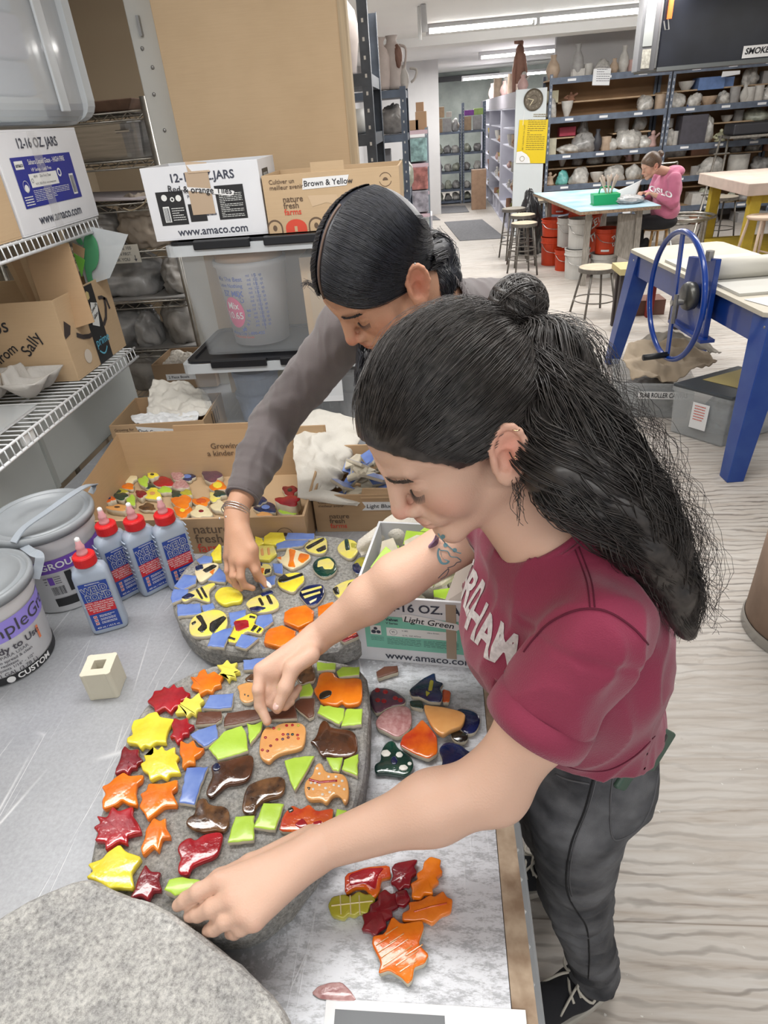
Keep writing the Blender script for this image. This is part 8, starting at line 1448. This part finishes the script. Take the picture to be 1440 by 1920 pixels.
def shirt(P,d):
 f=nz(P*(1,1,.5),80,7,4);g=np.abs(nz(P@rotax((0,1,0),.7)*(1,1,.4),62,12,4));arm=np.linalg.norm(P-ctL,axis=1)
 d=d-.0030*f-.0115*(.32-g)
 d=d+.0026*np.exp(-((np.abs((P-(shL+ta*.02))@unit((-.25,-.35,-.9)))-.0)/.006)**2)*(np.linalg.norm(P-shL,axis=1)<.09)
 cut=np.maximum((P-ctL)@ta,-(.13-arm));cut=np.where(arm<.088,(P-ctL)@ta,-1);d=np.maximum(d,cut)
 tr=unit(elR-shR);aR=np.linalg.norm(P-ctR,axis=1);d=np.maximum(d,np.where(aR<.072,(P-ctR)@tr,-1))
 hem=.975-P[:,2]+(P[:,0]-.2)*-.15+.004*np.sin(P[:,1]*60);d=np.maximum(d,np.where(arm>.09,hem,-1))
 nk=unit(W1(0,-.025,-.03)-NB);q=P-(NB+nk*.012+(-.012,0,0));ax=q@nk;rad=np.linalg.norm(q-ax[:,None]*nk,axis=1);hole=.066+.12*np.clip(ax,-.03,1)-rad;hole=np.where(ax>-.03,hole,-1);d=np.maximum(d,hole)
 return d
V,Q=surf_sdf(S,.0026,post=shirt);V=smooth_v(V,Q,2)
MAR=cloth_mat('maroon_jersey',(.275,.026,.070),(.225,.020,.055),.8,700,.25,5);add_mesh('t_shirt',V,Q,MAR,p1,smooth=True);BVS=BVHTree.FromPolygons([tuple(v)for v in V.tolist()],Q.tolist())
MS=M('maroon_seam',(.11,.009,.028),.9)
def sseam(pts,name='seam',w=.0009):
 P=[]
 for p in catmull(pts,6):
  d=Vector(tuple(unit(ray(*p))));h,nn,i,t=BVS.ray_cast(Vector(tuple(CO)),d)
  if h:P.append(np.array(h)-np.array(d)*.0006)
 if len(P)>3:MB().tube(P,w,5).build(name,MS,p1,smooth=True)
for dx in(0,9):sseam([(1062+dx,992),(1082+dx,1040),(1100+dx,1090),(1106+dx,1138)])
sseam([(982,1222),(1000,1198),(1030,1168),(1075,1146),(1115,1142),(1150,1152),(1190,1180),(1215,1208)],w=.0014);sseam([(1050,1432),(1090,1444),(1140,1444),(1190,1418),(1228,1380)])
u1=unit(np.cross(ta,(0,0,1)));u2=np.cross(ta,u1);m=MB();n_=44;prof=[(.0570,-.034),(.0622,-.031),(.0636,-.014),(.0628,.0),(.0580,.001),(.0530,-.006)]
V_=[ctL+ta*z+(u1*cos(a)+u2*sin(a))*r*(1+.02*sin(3*a))for r,z in prof for a in np.linspace(0,2*pi,n_,endpoint=False)]
m.add(V_,[(i*n_+k,i*n_+(k+1)%n_,(i+1)*n_+(k+1)%n_,(i+1)*n_+k)for i in range(5)for k in range(n_)]);m.build('sleeve_cuff',MAR,p1,smooth=True)
nk=unit(W1(0,-.025,-.03)-NB);v1=unit(np.cross(nk,(0,0,1)));v2=np.cross(nk,v1);nc_=NB+nk*.006+(-.012,0,0)
for rr_,dz in((.0665,.0),(.0700,-.006)):MB().tube([nc_+nk*dz+(v1*cos(a)+v2*sin(a))*rr_ for a in np.linspace(0,2*pi,48,endpoint=False)],.0048 if dz==0 else .002,8,closed=True).build('collar',MAR,p1,smooth=True)
def wraptext(txt,s0,z0,size,bold,mat,name,slope=0.0,cx=.165,cy=.695,sx=1.0):
 V2,Fc=text2d(txt,size,'LEFT',bold,2);bm=bmesh.new();vs=[bm.verts.new((v[0]*sx,v[1],0))for v in V2]
 for f in Fc:
  try:bm.faces.new([vs[i]for i in f])
  except ValueError:pass
 bmesh.ops.triangulate(bm,faces=bm.faces[:])
 for _ in range(3):bmesh.ops.subdivide_edges(bm,edges=[e for e in bm.edges if e.calc_length()>.006],cuts=1);bmesh.ops.triangulate(bm,faces=bm.faces[:])
 P=[]
 for v in bm.verts:
  a=pi+(s0+v.co.x)/.125;z=z0+v.co.y+slope*(s0+v.co.x);d=Vector((cos(a),sin(a),0));o=Vector((cx,cy,z))+d*.178;h,nn,i,t=BVS.ray_cast(o,-d);P.append(tuple((h+nn*(.0012 if nn.dot(d)>0 else-.0012))if h else(o-d*.27)))
 Fx=[tuple(v.index for v in f.verts)for f in bm.faces];bm.verts.index_update();Fx=[tuple(v.index for v in f.verts)for f in bm.faces];bm.free();return add_mesh(name,P,Fx,mat,p1)
wraptext('FORDHAM',-.075,1.205,.074,.03,M('shirt_print',(.66,.62,.62),.8,var=.25,vscale=150),'lettering',0,sx=.56)
def on_skin(px,py,off=.0007):
 d=Vector(tuple(unit(ray(px,py))));h,nn,i,t=BV1.ray_cast(Vector(tuple(CO)),d)
 return None if h is None else np.array(h)-np.array(d)*.0
def tattoo(pts,mat,w=None):
 P=[on_skin(*p)for p in(catmull(pts,5)if w else chaikin(np.array(pts,float),2))]
 if any(p is None for p in P):return
 P=[p+(CO-p)/np.linalg.norm(CO-p)*.0008 for p in P]
 if w:MB().tube(P,w,5).build('tattoo',mat,p1)
 else:c=sum(P)/len(P);n=len(P);MB().add(P+[c],[(k,(k+1)%n,n)for k in range(n)]).build('tattoo',mat,p1)
TP,TB=M('tattoo_purple',(.20,.12,.24),.6),M('tattoo_teal',(.13,.26,.30),.6);tt=lambda x,y:(670+x/5.143,950+y/5.143)
tattoo([tt(*p)for p in((765,240),(790,300),(780,370),(690,410),(680,375),(730,330))],TP);tattoo([tt(*p)for p in((775,400),(765,480),(800,560),(870,560),(900,520),(850,525),(810,480),(800,400))],TB)
tattoo([tt(*p)for p in((780,260),(830,330),(900,400),(960,440),(1000,450))],TB,.0008);tattoo([tt(*p)for p in((800,420),(870,430),(900,480),(960,490),(1000,520))],TB,.0008)
for x,y in((850,370),(940,420),(825,290)):tattoo([tt(x+24*cos(a),y+24*sin(a))for a in np.linspace(0,6.28,6,endpoint=False)],TB)
tattoo([tt(*p)for p in((870,590),(930,570),(960,540),(1000,530))],INKG,.0007);tattoo([tt(*p)for p in((780,690),(830,640),(880,600),(860,660),(800,700))],INKG,.0007)
def ring3(c,r,w,nrm,mat,parent):u_=unit(np.cross(nrm,(.2,.3,.9)));v_=np.cross(unit(nrm),u_);MB().tube([c+r*(u_*cos(a)+v_*sin(a))for a in np.linspace(0,2*pi,20,endpoint=False)],w,6,closed=True).build('earring',mat,parent,smooth=True)
GOLD=M('gold',(.8,.6,.35),.2,1);ring3(W1(-.088,-.026,.022),.0045,.0005,HR@np.array([.2,.6,-.8]),GOLD,p1);MB().sphere(W1(-.088,-.008,-.004),.0013,8,6).build('ear_stud',GOLD,p1,smooth=True)
aL,aR=np.array([.325,.680,.09]),np.array([.270,.925,.09]);S=SDF();hc=np.array([.210,.70,.88])
S.ell(hc+(.01,0,.02),(.105,.130,.13),.04);S.chain([hc+(-.005,-.068,-.06),np.array([.245,.645,.48])+(-.008,.02,0),aL+(-.01,0,.03)],[.085,.062,.050],.03);S.chain([hc+(0,.075,-.06),np.array([.215,.80,.48]),aR+(0,0,.03)],[.083,.062,.05],.02);S.ell(hc+(.05,-.055,-.02),(.066,.072,.085),.03);S.ell(hc+(.05,.065,-.02),(.066,.072,.085),.03)
def jean(P,d):
 z=P[:,2];f=nz(P*(1,1,2.0),80,21,5);g=np.abs(nz(P*(.6,.6,2.2),60,22,4));am=np.where((z<.60),1.0,.5);d=d-.0060*am*(f+.6*(.4-g));d=np.maximum(d,.075-z);d=np.maximum(d,z-1.0-(P[:,0]-.2)*.2);return d-.006*np.exp(-((z-.10)/.02)**2)
V,Q=surf_sdf(S,.0036,post=jean);V=smooth_v(V,Q,1)
JN=M('black_denim',(.034,.035,.041),.85,col2=(.16,.162,.172),vscale=11,bump=.3,bscale=900,detail=7);add_mesh('jeans',V,Q,JN,p1,smooth=True);BVJ=BVHTree.FromPolygons([tuple(v)for v in V.tolist()],Q.tolist())
def on_j(px,py,lift=.003):
 d=Vector(tuple(unit(ray(px,py))));h,nn,i,t=BVJ.ray_cast(Vector(tuple(CO)),d);return np.array(h)-np.array(d)*lift if h else None
def seam(pts,w,mat,name):
 P=[on_j(*p,.0012)for p in catmull(pts,6)];P=[p for p in P if p is not None]
 if len(P)>2:MB().tube(P,w,6).build(name,mat,p1,smooth=True)
SM=M('denim_seam',(.10,.10,.108),.9);DS=M('denim_dark_seam',(.012,.012,.014),.9)
seam([(1112,1462),(1096,1520),(1072,1580),(1062,1640),(1066,1680),(1082,1710),(1100,1740),(1105,1790),(1103,1835)],.0016,DS,'side_seam');seam([(1118,1462),(1102,1520),(1078,1580),(1068,1640),(1072,1680)],.0012,SM,'side_seam')
seam([(1150,1455),(1145,1500),(1146,1560),(1160,1575),(1200,1550),(1225,1500),(1238,1420)],.0014,SM,'pocket_seam');seam([(1150,1455),(1180,1448),(1210,1430),(1238,1405)],.0016,SM,'pocket_edge');seam([(1042,1452),(1065,1462),(1105,1470)],.0015,SM,'pocket_edge')
pc=on_j(1212,1418,.006);ph=thing('phone','dark green cased phone sticking out of the back jeans pocket','phone',pc);R_=basis(unit(at_d(1240,1375,.88)-at_d(1200,1440,.88)),unit((.5,-.5,.2)));MB().frame(pc,R_).box(-.06,.05,-.036,.036,-.004,.006).build('case',M('green_case',(.055,.10,.075),.5),ph,bevel=.004);MB().frame(pc,R_).lathe([(.008,.006),(.008,.008),(.005,.0085)],(.035,.018,0),16).build('camera_lens',BLACK,ph);MB().frame(pc,R_).lathe([(.008,.006),(.008,.008),(.005,.0085)],(.035,-.002,0),16).build('camera_lens',BLACK,ph)
SHB=M('black_canvas',(.02,.02,.024),.85,bump=.2,bscale=600);SOLE=M('off_white_rubber',(.55,.52,.46),.6,var=.15);LACE=M('lace_cream',(.62,.58,.50),.8)
def shoe(heel,toe,parent,laces=True,upm=SHB):
 heel,toe=np.array(heel,float),np.array(toe,float);d=unit(toe-heel);s_=np.array([-d[1],d[0],0]);L_=np.linalg.norm(toe-heel);S=SDF();up=np.array([0,0,1.0])
 S.chain([heel+d*.035+up*.055,heel+d*.10+up*.055,toe-d*.05+up*.045],[.036,.040,.042],.02);S.cone(heel+d*.045+up*.06,heel+d*.05+up*.11,.036,.036,.02);S.ell(toe-d*.045+up*.035,(.045,.042,.03),.02)
 V,Q=surf_sdf(S,.004,post=lambda P,q:np.maximum(q,.018-P[:,2]));parent=add_mesh('shoe',V,Q,upm,parent,smooth=True)
 P=[heel+d*(L_/2+(L_/2+.004)*cos(a))+s_*(.044+.004*cos(a))*(abs(sin(a))**.7*np.sign(sin(a)))for a in np.linspace(0,2*pi,40,endpoint=False)]
 MB().prism([(p[0],p[1])for p in P],.001,.026).build('sole',SOLE,parent,bevel=.003)
 if laces:
  for k in range(5):
   b=heel+d*(.085+.018*k)+up*(.112-.011*k);MB().tube(catmull([b-s_*.03-up*.012,b-s_*.01+up*.003,b+s_*.01+up*.004+d*.01,b+s_*.03-up*.01+d*.012],4),.0034,6).build('lace',LACE,parent,smooth=True)
  b=heel+d*.08+up*.118;
  for q in(-1,1):MB().tube(catmull([b,b+s_*.03*q+up*.015,b+s_*.05*q+d*.02-up*.02,b+s_*.02*q+d*.04,b+d*.0],5),.0032,6).build('lace_bow',LACE,parent,smooth=True);MB().tube(catmull([b,b+s_*.02*q+d*.05-up*.01,b+s_*.035*q+d*.09-up*.05],5),.003,6).build('lace_end',LACE,parent,smooth=True)
shoe((.37,.712,0),(.13,.600,0),p1);shoe((.315,.955,0),(.075,.90,0),p1)
knot=at_d(968,628,.735);kl=local(knot[None],HP,HR,1.02)[0]
(V,Q),_=hair_cap(HP,HR,1.02,.0065,.0028,.0);add_mesh('hair',V,Q,HB,p1,smooth=True)
r=np.random.default_rng(5);N_=2300;hz_=r.uniform(-.045,.096,N_);hy=np.interp(hz_,*YC);sd_=np.where(r.random(N_)<.80,-1,1);ang=r.uniform(0,1,N_)**.8
st=np.stack([sd_*.075*ang,hy-.006+0*ang,hz_],1);top=r.random(N_)<.55;st[top,2]=.09+.05*r.random(top.sum());st[top,1]=.088-(st[top,2]-.09)*.6-r.random(top.sum())*.05;st[~top,0]=sd_[~top]*.08
L=comb(scalp_pt(st),np.tile(kl,(N_,1))+r.normal(size=(N_,3))*.005,15,None,.0068+.0045*r.random(N_),6);L=W_all(L,HP,HR,1.02);strands('hair_strands',L,np.interp(np.linspace(0,1,15),[0,.1,1],[.0002,.00055,.0006]),HB,p1)
bc=at_d(971,572,.728);S=SDF();S.ell(bc,(.034,.031,.031),.01,rotax((0,1,0),.4));S.cone(bc,knot,.022,.017,.02);V,Q=surf_sdf(S,.0028,post=lambda P,d:d-.0016*np.sin((P-bc)@np.array([260,120,420.])));add_mesh('hair_bun',V,Q,HB,p1,smooth=True)
L=[]
for k in range(420):
 ax=unit(r.normal(size=3)*.45+(.35,-.75,.45));u_=unit(np.cross(ax,(0,0,1)));v_=np.cross(ax,u_);a0=r.uniform(0,6.28);ln=r.uniform(2.0,4.2);o_=r.normal()*.012;rd=sqrt(max(.0003,.0325**2-o_**2))+.001*r.random();L.append([bc+ax*o_+(u_*cos(a0+ln*t)+v_*sin(a0+ln*t))*rd*(1.05,1,.98)[k%3]for t in np.linspace(0,1,12)])
strands('bun_strands',L,.0006,HB,p1)
g1=[knot,at_d(1012,668,.722),at_d(1056,760,.695),at_d(1112,860,.680),at_d(1180,950,.680),at_d(1236,1035,.700),at_d(1277,1110,.725),at_d(1288,1190,.755)]
g2=[W1(-.02,-.095,.03),at_d(1010,790,.690),at_d(1052,880,.675),at_d(1125,950,.672),at_d(1195,1020,.690),at_d(1250,1090,.72),at_d(1283,1180,.75)]
S=SDF();S.chain(g1[2:],[.024,.036,.034,.026,.015,.005],.03);S.chain(g2[1:],[.030,.032,.026,.020,.012,.004],.03);V,Q=surf_sdf(S,.004,post=lambda P,d:d-.004*nz(P,90,3));add_mesh('hair_mass',V,Q,HB,p1,smooth=True)
L1=bundle(g1,[.024,.044,.050,.049,.041,.028,.017,.007],2600,34,11,.0085,3.4,jit=.06);L2=bundle(g2,[.026,.040,.042,.036,.030,.020,.008],1500,30,12,.0075,2.8,jit=.06);L3=bundle(g1,[.03,.055,.064,.068,.066,.056,.046,.032],200,34,13,.012,3.0,jit=.4)
strands('ponytail',L1,np.interp(np.linspace(0,1,34),[0,.8,1],[.0008,.0007,.0002]),HB,p1);strands('loose_hair',L2,np.interp(np.linspace(0,1,30),[0,.8,1],[.0008,.0007,.0002]),HB,p1);strands('flyaway_hair',L3,.00026,HB,p1)
wisp=[[at_d(975,860,.68),at_d(968,920,.672),at_d(982,985,.68)],[at_d(985,850,.68),at_d(975,910,.672),at_d(972,945,.675)],[at_d(1000,860,.68),at_d(1010,930,.675),at_d(1060,985,.68)]]
for k,w_ in enumerate(wisp):strands('hair_wisp',bundle(w_,[.004,.006,.005],10,16,30+k,.003,1.6),.00035,HB,p1)
r=np.random.default_rng(15);st=scalp_pt(np.stack([-.05*r.random(160),.07-.16*r.random(160),.13+0*r.random(160)],1),.009);L=comb(st,np.tile(kl,(160,1))+r.normal(size=(160,3))*.01,12,None,.012+.007*r.random(160),9,.002);strands('flyaway_hair',W_all(L,HP,HR,1.02),.0002,HB,p1)
# woman in grey-brown
p2=thing('person','woman in a grey-brown long-sleeve top with black hair parted in the middle, reaching down','person',(.30,1.5,0))
HP2=np.array([-.0907,1.099,1.5536]);HR2=np.array([[-.702,.709,.0678],[-.5376,-.4649,-.7035],[-.4672,-.5303,.7075]]).T
S=SDF();W2=head(S,HP2,HR2,1.0);NB2=np.array([.035,1.28,1.44]);S.cone(W2(0,-.025,-.03),NB2,.048,.052,.02)
sR2,eR2,wR2=at_d(655,612,1.25),at_d(512,795,1.42),at_z(444,955,1.115);sL2=np.array([.155,1.35,1.405])
S.ell((.08,1.36,1.30),(.14,.11,.14),.03);S.cone(NB2,sR2,.045,.045,.03);S.cone(NB2,sL2,.045,.045,.03);S.chain([sR2,eR2,eR2+(wR2-eR2)*.4,wR2],[.045,.036,.034,.0245],.02)
kn2=[Z(466,1050,1.055),Z(452,1054,1.056),Z(438,1052,1.052),Z(427,1044,1.046)]
hand(S,wR2,kn2,[[Z(479,1070,1.035),Z(491,1086,1.012),Z(499,1097,1.0)],[Z(451,1082,1.032),Z(458,1098,1.01),Z(474,1103,.998)],[Z(437,1080,1.03),Z(442,1096,1.008),Z(452,1104,.998)],[Z(427,1070,1.026),Z(430,1085,1.008),Z(438,1094,1.0)]],[Z(455,1000,1.09),Z(472,1030,1.07),Z(477,1060,1.035),Z(484,1084,1.008)],fr=.0078)
V,Q=surf_sdf(S,.0022);V=smooth_v(V,Q,2);add_mesh('body',V,Q,SKIN,p2,smooth=True,cols=tint(V,(.56,.315,.205),HP2,HR2,1.0,1,kn2));brows(p2,W2,HK,(-1,),1.15,7)
NM2=M('white_nail',(.82,.80,.78),.2,coat=.5);a_=Z(500,1098,1.0);nail(a_+(.004,0,.003),Z(503,1100,.998)-Z(491,1086,1.012),(0,-.4,.9),NM2,(.0042,.0095,.0014))
S=SDF();S.ell((.08,1.36,1.31),(.165,.13,.165),.03);S.ell((.20,1.42,1.12),(.14,.12,.18),.05);S.ell((.26,1.46,.97),(.15,.13,.12),.05);S.cone(NB2+(.01,.01,-.015),sR2,.058,.056,.03);S.cone(NB2+(.01,.01,-.015),sL2,.058,.056,.03);S.cone(NB2+(.03,.03,.0),(.12,1.37,1.42),.056,.06,.03);S.cone(NB2,W2(0,-.045,-.07),.058,.052,.02);S.chain([sR2,eR2,eR2+(wR2-eR2)*.4,wR2+(eR2-wR2)*.06],[.056,.047,.044,.034],.02)
S.chain([sL2,sL2+(.06,-.04,-.26),sL2+(-.06,-.16,-.38)],[.055,.045,.034],.02);dw=unit(wR2-eR2);ce=wR2+(eR2-wR2)*.14
def top2(P,d):
 f=np.abs(nz(P@rotax((.7,0,.7),.3)*(1.6,.8,.8),70,41,4));d=d-.0045*(.4-f);al=(P-eR2)@dw;d=d-.0026*np.maximum(0,np.sin(al*150))*(np.linalg.norm(P-eR2,axis=1)<.18);d=np.maximum(d,np.where(np.linalg.norm(P-ce,axis=1)<.1,(P-ce)@dw,-1))
 n2=unit(W2(0,-.025,-.03)-NB2);q=P-NB2-n2*.028;ax=q@n2;rad=np.linalg.norm(q-ax[:,None]*n2,axis=1);d=np.maximum(d,np.where(ax>-.03,.052+.1*np.clip(ax,-.03,1)-rad,-1));return np.maximum(d,.90-P[:,2])
V,Q=surf_sdf(S,.0036,post=top2);V=smooth_v(V,Q,2);TAU=cloth_mat('taupe_knit',(.135,.115,.115),(.11,.093,.094),.75,800,.2);add_mesh('long_sleeve_top',V,Q,TAU,p2,smooth=True)
MB().tube([ce+(unit(np.cross(dw,(0,0,1)))*cos(a)+np.cross(dw,unit(np.cross(dw,(0,0,1))))*sin(a))*.0345 for a in np.linspace(0,2*pi,30,endpoint=False)],.003,6,closed=True).build('sleeve_cuff',TAU,p2,smooth=True)
SV=M('silver',(.75,.74,.72),.2,1);bcn=wR2+dw*.004
for j in range(3):
 b1=unit(np.cross(dw,(0,0,1)));b2=np.cross(dw,b1);MB().tube([bcn+dw*(.006*j-.006)+(b1*cos(a)+b2*sin(a))*(.0275+.001*j)for a in np.linspace(0,2*pi,60,endpoint=False)],.0011+.0004*(j==1),6,closed=True).build('bracelet',SV,p2,smooth=True)
for k in range(3):MB().sphere(at_d(412+12*k,972-3*k,1.285),.0026,8,6).build('bracelet_bead',SV,p2,smooth=True)
MB().sphere(W2(-.083,.006,-.030),.0022,8,6).build('ear_stud',SV,p2,smooth=True);MB().sphere(W2(-.088,-.022,.034),.0016,8,6).build('ear_stud',SV,p2,smooth=True)
S=SDF();S.ell((.28,1.47,.90),(.155,.13,.13),.03);S.chain([(.20,1.47,.84),(.23,1.48,.48),(.24,1.5,.05)],[.09,.06,.045],.02);S.chain([(.35,1.47,.84),(.37,1.5,.48),(.39,1.52,.05)],[.09,.06,.045],.02);V,Q=surf_sdf(S,.008);add_mesh('trousers',V,Q,M('black_trousers',(.012,.012,.014),.8),p2,smooth=True)
shoe((.25,1.56,0),(.20,1.32,0),p2,False);shoe((.40,1.58,0),(.37,1.34,0),p2,False)
(V,Q),_=hair_cap(HP2,HR2,1.0,.0055,.003,.004);add_mesh('hair',V,Q,HK,p2,smooth=True)
nape=np.array([0,-.108,-.028]);N_=4200;r=np.random.default_rng(8);yy=r.uniform(-.118,.092,N_);q_=np.where(r.random(N_)<.75,-1,1);st=scalp_pt(np.stack([q_*(.0012+.002*r.random(N_)),yy,.14-.05*(yy>.05)*(yy-.05)/.04],1))
mid=np.stack([q_*.075,np.interp(yy,[-.118,.092],[-.085,.05])+r.normal(size=N_)*.004,np.interp(yy,[-.118,.092],[.06,.034])+r.normal(size=N_)*.006],1);La=comb(st,mid,9,None,.0065+.004*r.random(N_),3,.0003);Lb=comb(mid,np.tile(nape,(N_,1))+r.normal(size=(N_,3))*.007,9,None,.0055+.004*r.random(N_),3,.0003)
L=np.concatenate([La,Lb[:,1:]],1);L[:,:,:]=np.stack([np.apply_along_axis(lambda a:np.convolve(np.pad(a,2,'edge'),[.1,.2,.4,.2,.1],'valid'),1,L[:,:,i])for i in range(3)],-1);strands('hair_strands',W_all(L,HP2,HR2,1.0),.0007,HK,p2)
P=scalp_pt(np.stack([np.zeros(22),np.linspace(.096,-.03,22),.14-.05*np.clip(np.linspace(.096,-.03,22)-.05,0,1)/.04],1),.0062);MB().tube(W_all(P,HP2,HR2,1.0),.0022,6).build('hair_parting',M('scalp',(.13,.085,.065),.7),p2,smooth=True)
for k,(g_,w_)in enumerate((([W2(-.062,-.045,.012),at_d(815,488,1.115),at_d(829,528,1.11),at_d(842,562,1.12)],[.016,.023,.020,.008]),([W2(-.045,-.055,-.005),at_d(822,470,1.13),at_d(848,520,1.15),at_d(835,560,1.15)],[.03,.028,.02,.008]),([W2(.03,-.07,-.07),at_d(700,668,1.17),at_d(690,700,1.15),at_d(676,740,1.14)],[.04,.04,.03,.015]))):
 S=SDF();S.chain(g_,[x*.7 for x in w_],.02);V,Q=surf_sdf(S,.005);add_mesh('ponytail',V,Q,HK,p2,smooth=True);strands('loose_hair',bundle(g_,w_,420,16,50+k,.003,1.6),.0007,HK,p2)
strands('flyaway_hair',bundle([at_d(812,430,1.2),at_d(830,480,1.19),at_d(846,540,1.18)],[.02,.03,.02],60,14,57,.005,1.5),.0003,HK,p2)
strands('flyaway_hair',bundle([W2(.0,.09,.088),at_d(578,530,1.08),at_d(566,537,1.08)],[.006,.004,.002],24,10,58,.002,1),.0003,HK,p2)
# seated person in pink
p3=thing('person','person in a pink hoodie seated at the blue-topped table, working clay with both hands','person',(2.55,8.1,0));HP3=at_y(1222,312,8.0);f3=unit((-.86,-.18,-.48));r3=unit(np.cross(f3,(.1,0,1)));HR3=np.stack([r3,f3,np.cross(r3,f3)],1)
S=SDF();W3=head(S,HP3,HR3,1.02);nb3=np.array([2.56,8.05,1.06]);S.cone(W3(0,-.02,-.04),nb3,.045,.05,.02);s3,e3,h3=np.array([2.60,7.90,1.0]),np.array([2.60,7.84,.78]),np.array([2.40,7.86,.86]);s3r,e3r,h3r=np.array([2.53,8.22,1.0]),np.array([2.48,8.25,.80]),np.array([2.33,8.05,.86])
for h_,e_ in((h3,e3),(h3r,e3r)):
 S.cone(e_,h_,.035,.025,.02);d_=unit(h_-e_);n_=unit(np.cross(d_,(0,0,1)))
 for k in range(4):S.chain([h_,h_+d_*.07+n_*(.012*(k-1.5)),h_+d_*.10+n_*(.012*(k-1.5))-(0,0,.03)],[.016,.010,.008],.01)
 S.chain([h_,h_+d_*.04+n_*.03,h_+d_*.06+n_*.035-(0,0,.01)],[.015,.011,.009],.01)
V,Q=surf_sdf(S,.0055);add_mesh('body',V,Q,SKIN,p3,smooth=True,cols=tint(V,(.56,.32,.23),HP3,HR3,1.02,1));S=SDF();S.ell((2.59,8.06,.88),(.145,.19,.19),.04);S.ell((2.60,8.06,.68),(.15,.18,.14),.06);S.ell((2.64,8.06,1.06),(.10,.13,.06),.03)
S.chain([s3,e3,e3+(h3-e3)*.7],[.068,.06,.045],.03);S.chain([s3r,e3r,e3r+(h3r-e3r)*.6],[.066,.056,.045],.03)
def hood(P,d):d=d-.008*(.4-np.abs(nz(P,42,5)));ax=P-nb3;return np.maximum(d,np.where(P[:,2]>1.03,.056-np.linalg.norm(ax[:,:2]+(.03,0),axis=1),-1))
V,Q=surf_sdf(S,.007,post=hood);HO=cloth_mat('pink_fleece',(.56,.17,.27),(.48,.13,.22),.9);add_mesh('hoodie',V,Q,HO,p3,smooth=True);BV3=BVHTree.FromPolygons([tuple(v)for v in V.tolist()],Q.tolist())
V2,Fc=text2d('OSLO',.12,'LEFT',.035);P=[]
for v in V2:
 x,y=1217+v[0]*140,353-v[1]*130+v[0]*45;d=Vector(tuple(unit(ray(x,y))));h_,nn,i_,t_=BV3.ray_cast(Vector(tuple(CO)),d);P.append(tuple(h_-d*.006)if h_ else tuple(at_y(x,y,7.85)))
add_mesh('lettering',P,Fc,WINK,p3);(V,Q),_=hair_cap(HP3,HR3,1.02,.006,.006);add_mesh('hair',V,Q,HL,p3,smooth=True);lump('x','','',W3(0,-.115,.055)+(0,0,-.03),(.038,.038,.038),HL,6,.1,parent=p3,flat=False).name='hair_bun'
S=SDF();S.ell((2.60,8.07,.56),(.15,.17,.09),.03);S.chain([(2.56,7.98,.56),(2.26,7.92,.58),(2.30,7.98,.20)],[.085,.062,.045],.03);S.chain([(2.56,8.16,.56),(2.36,8.2,.56),(2.46,8.12,.22)],[.085,.062,.045],.03);V,Q=surf_sdf(S,.009,post=lambda P,d:np.maximum(d,.49-P[:,2]-10*(P[:,0]<2.42)));add_mesh('leggings',V,Q,M('black_leggings',(.012,.012,.015),.8),p3,smooth=True)
shoe((2.36,7.99,.10),(2.16,7.93,.10),p3,False);shoe((2.50,8.13,.12),(2.30,8.08,.12),p3,False)
for o_ in p3.children:
 if o_.name.startswith('shoe'):o_.location.z+=.12
item('bowl',(2.27,7.95,.80),.12,.06,(.05,.10,.2),'small dark blue clay dish in the hands of the person in pink',name='clay_dish')
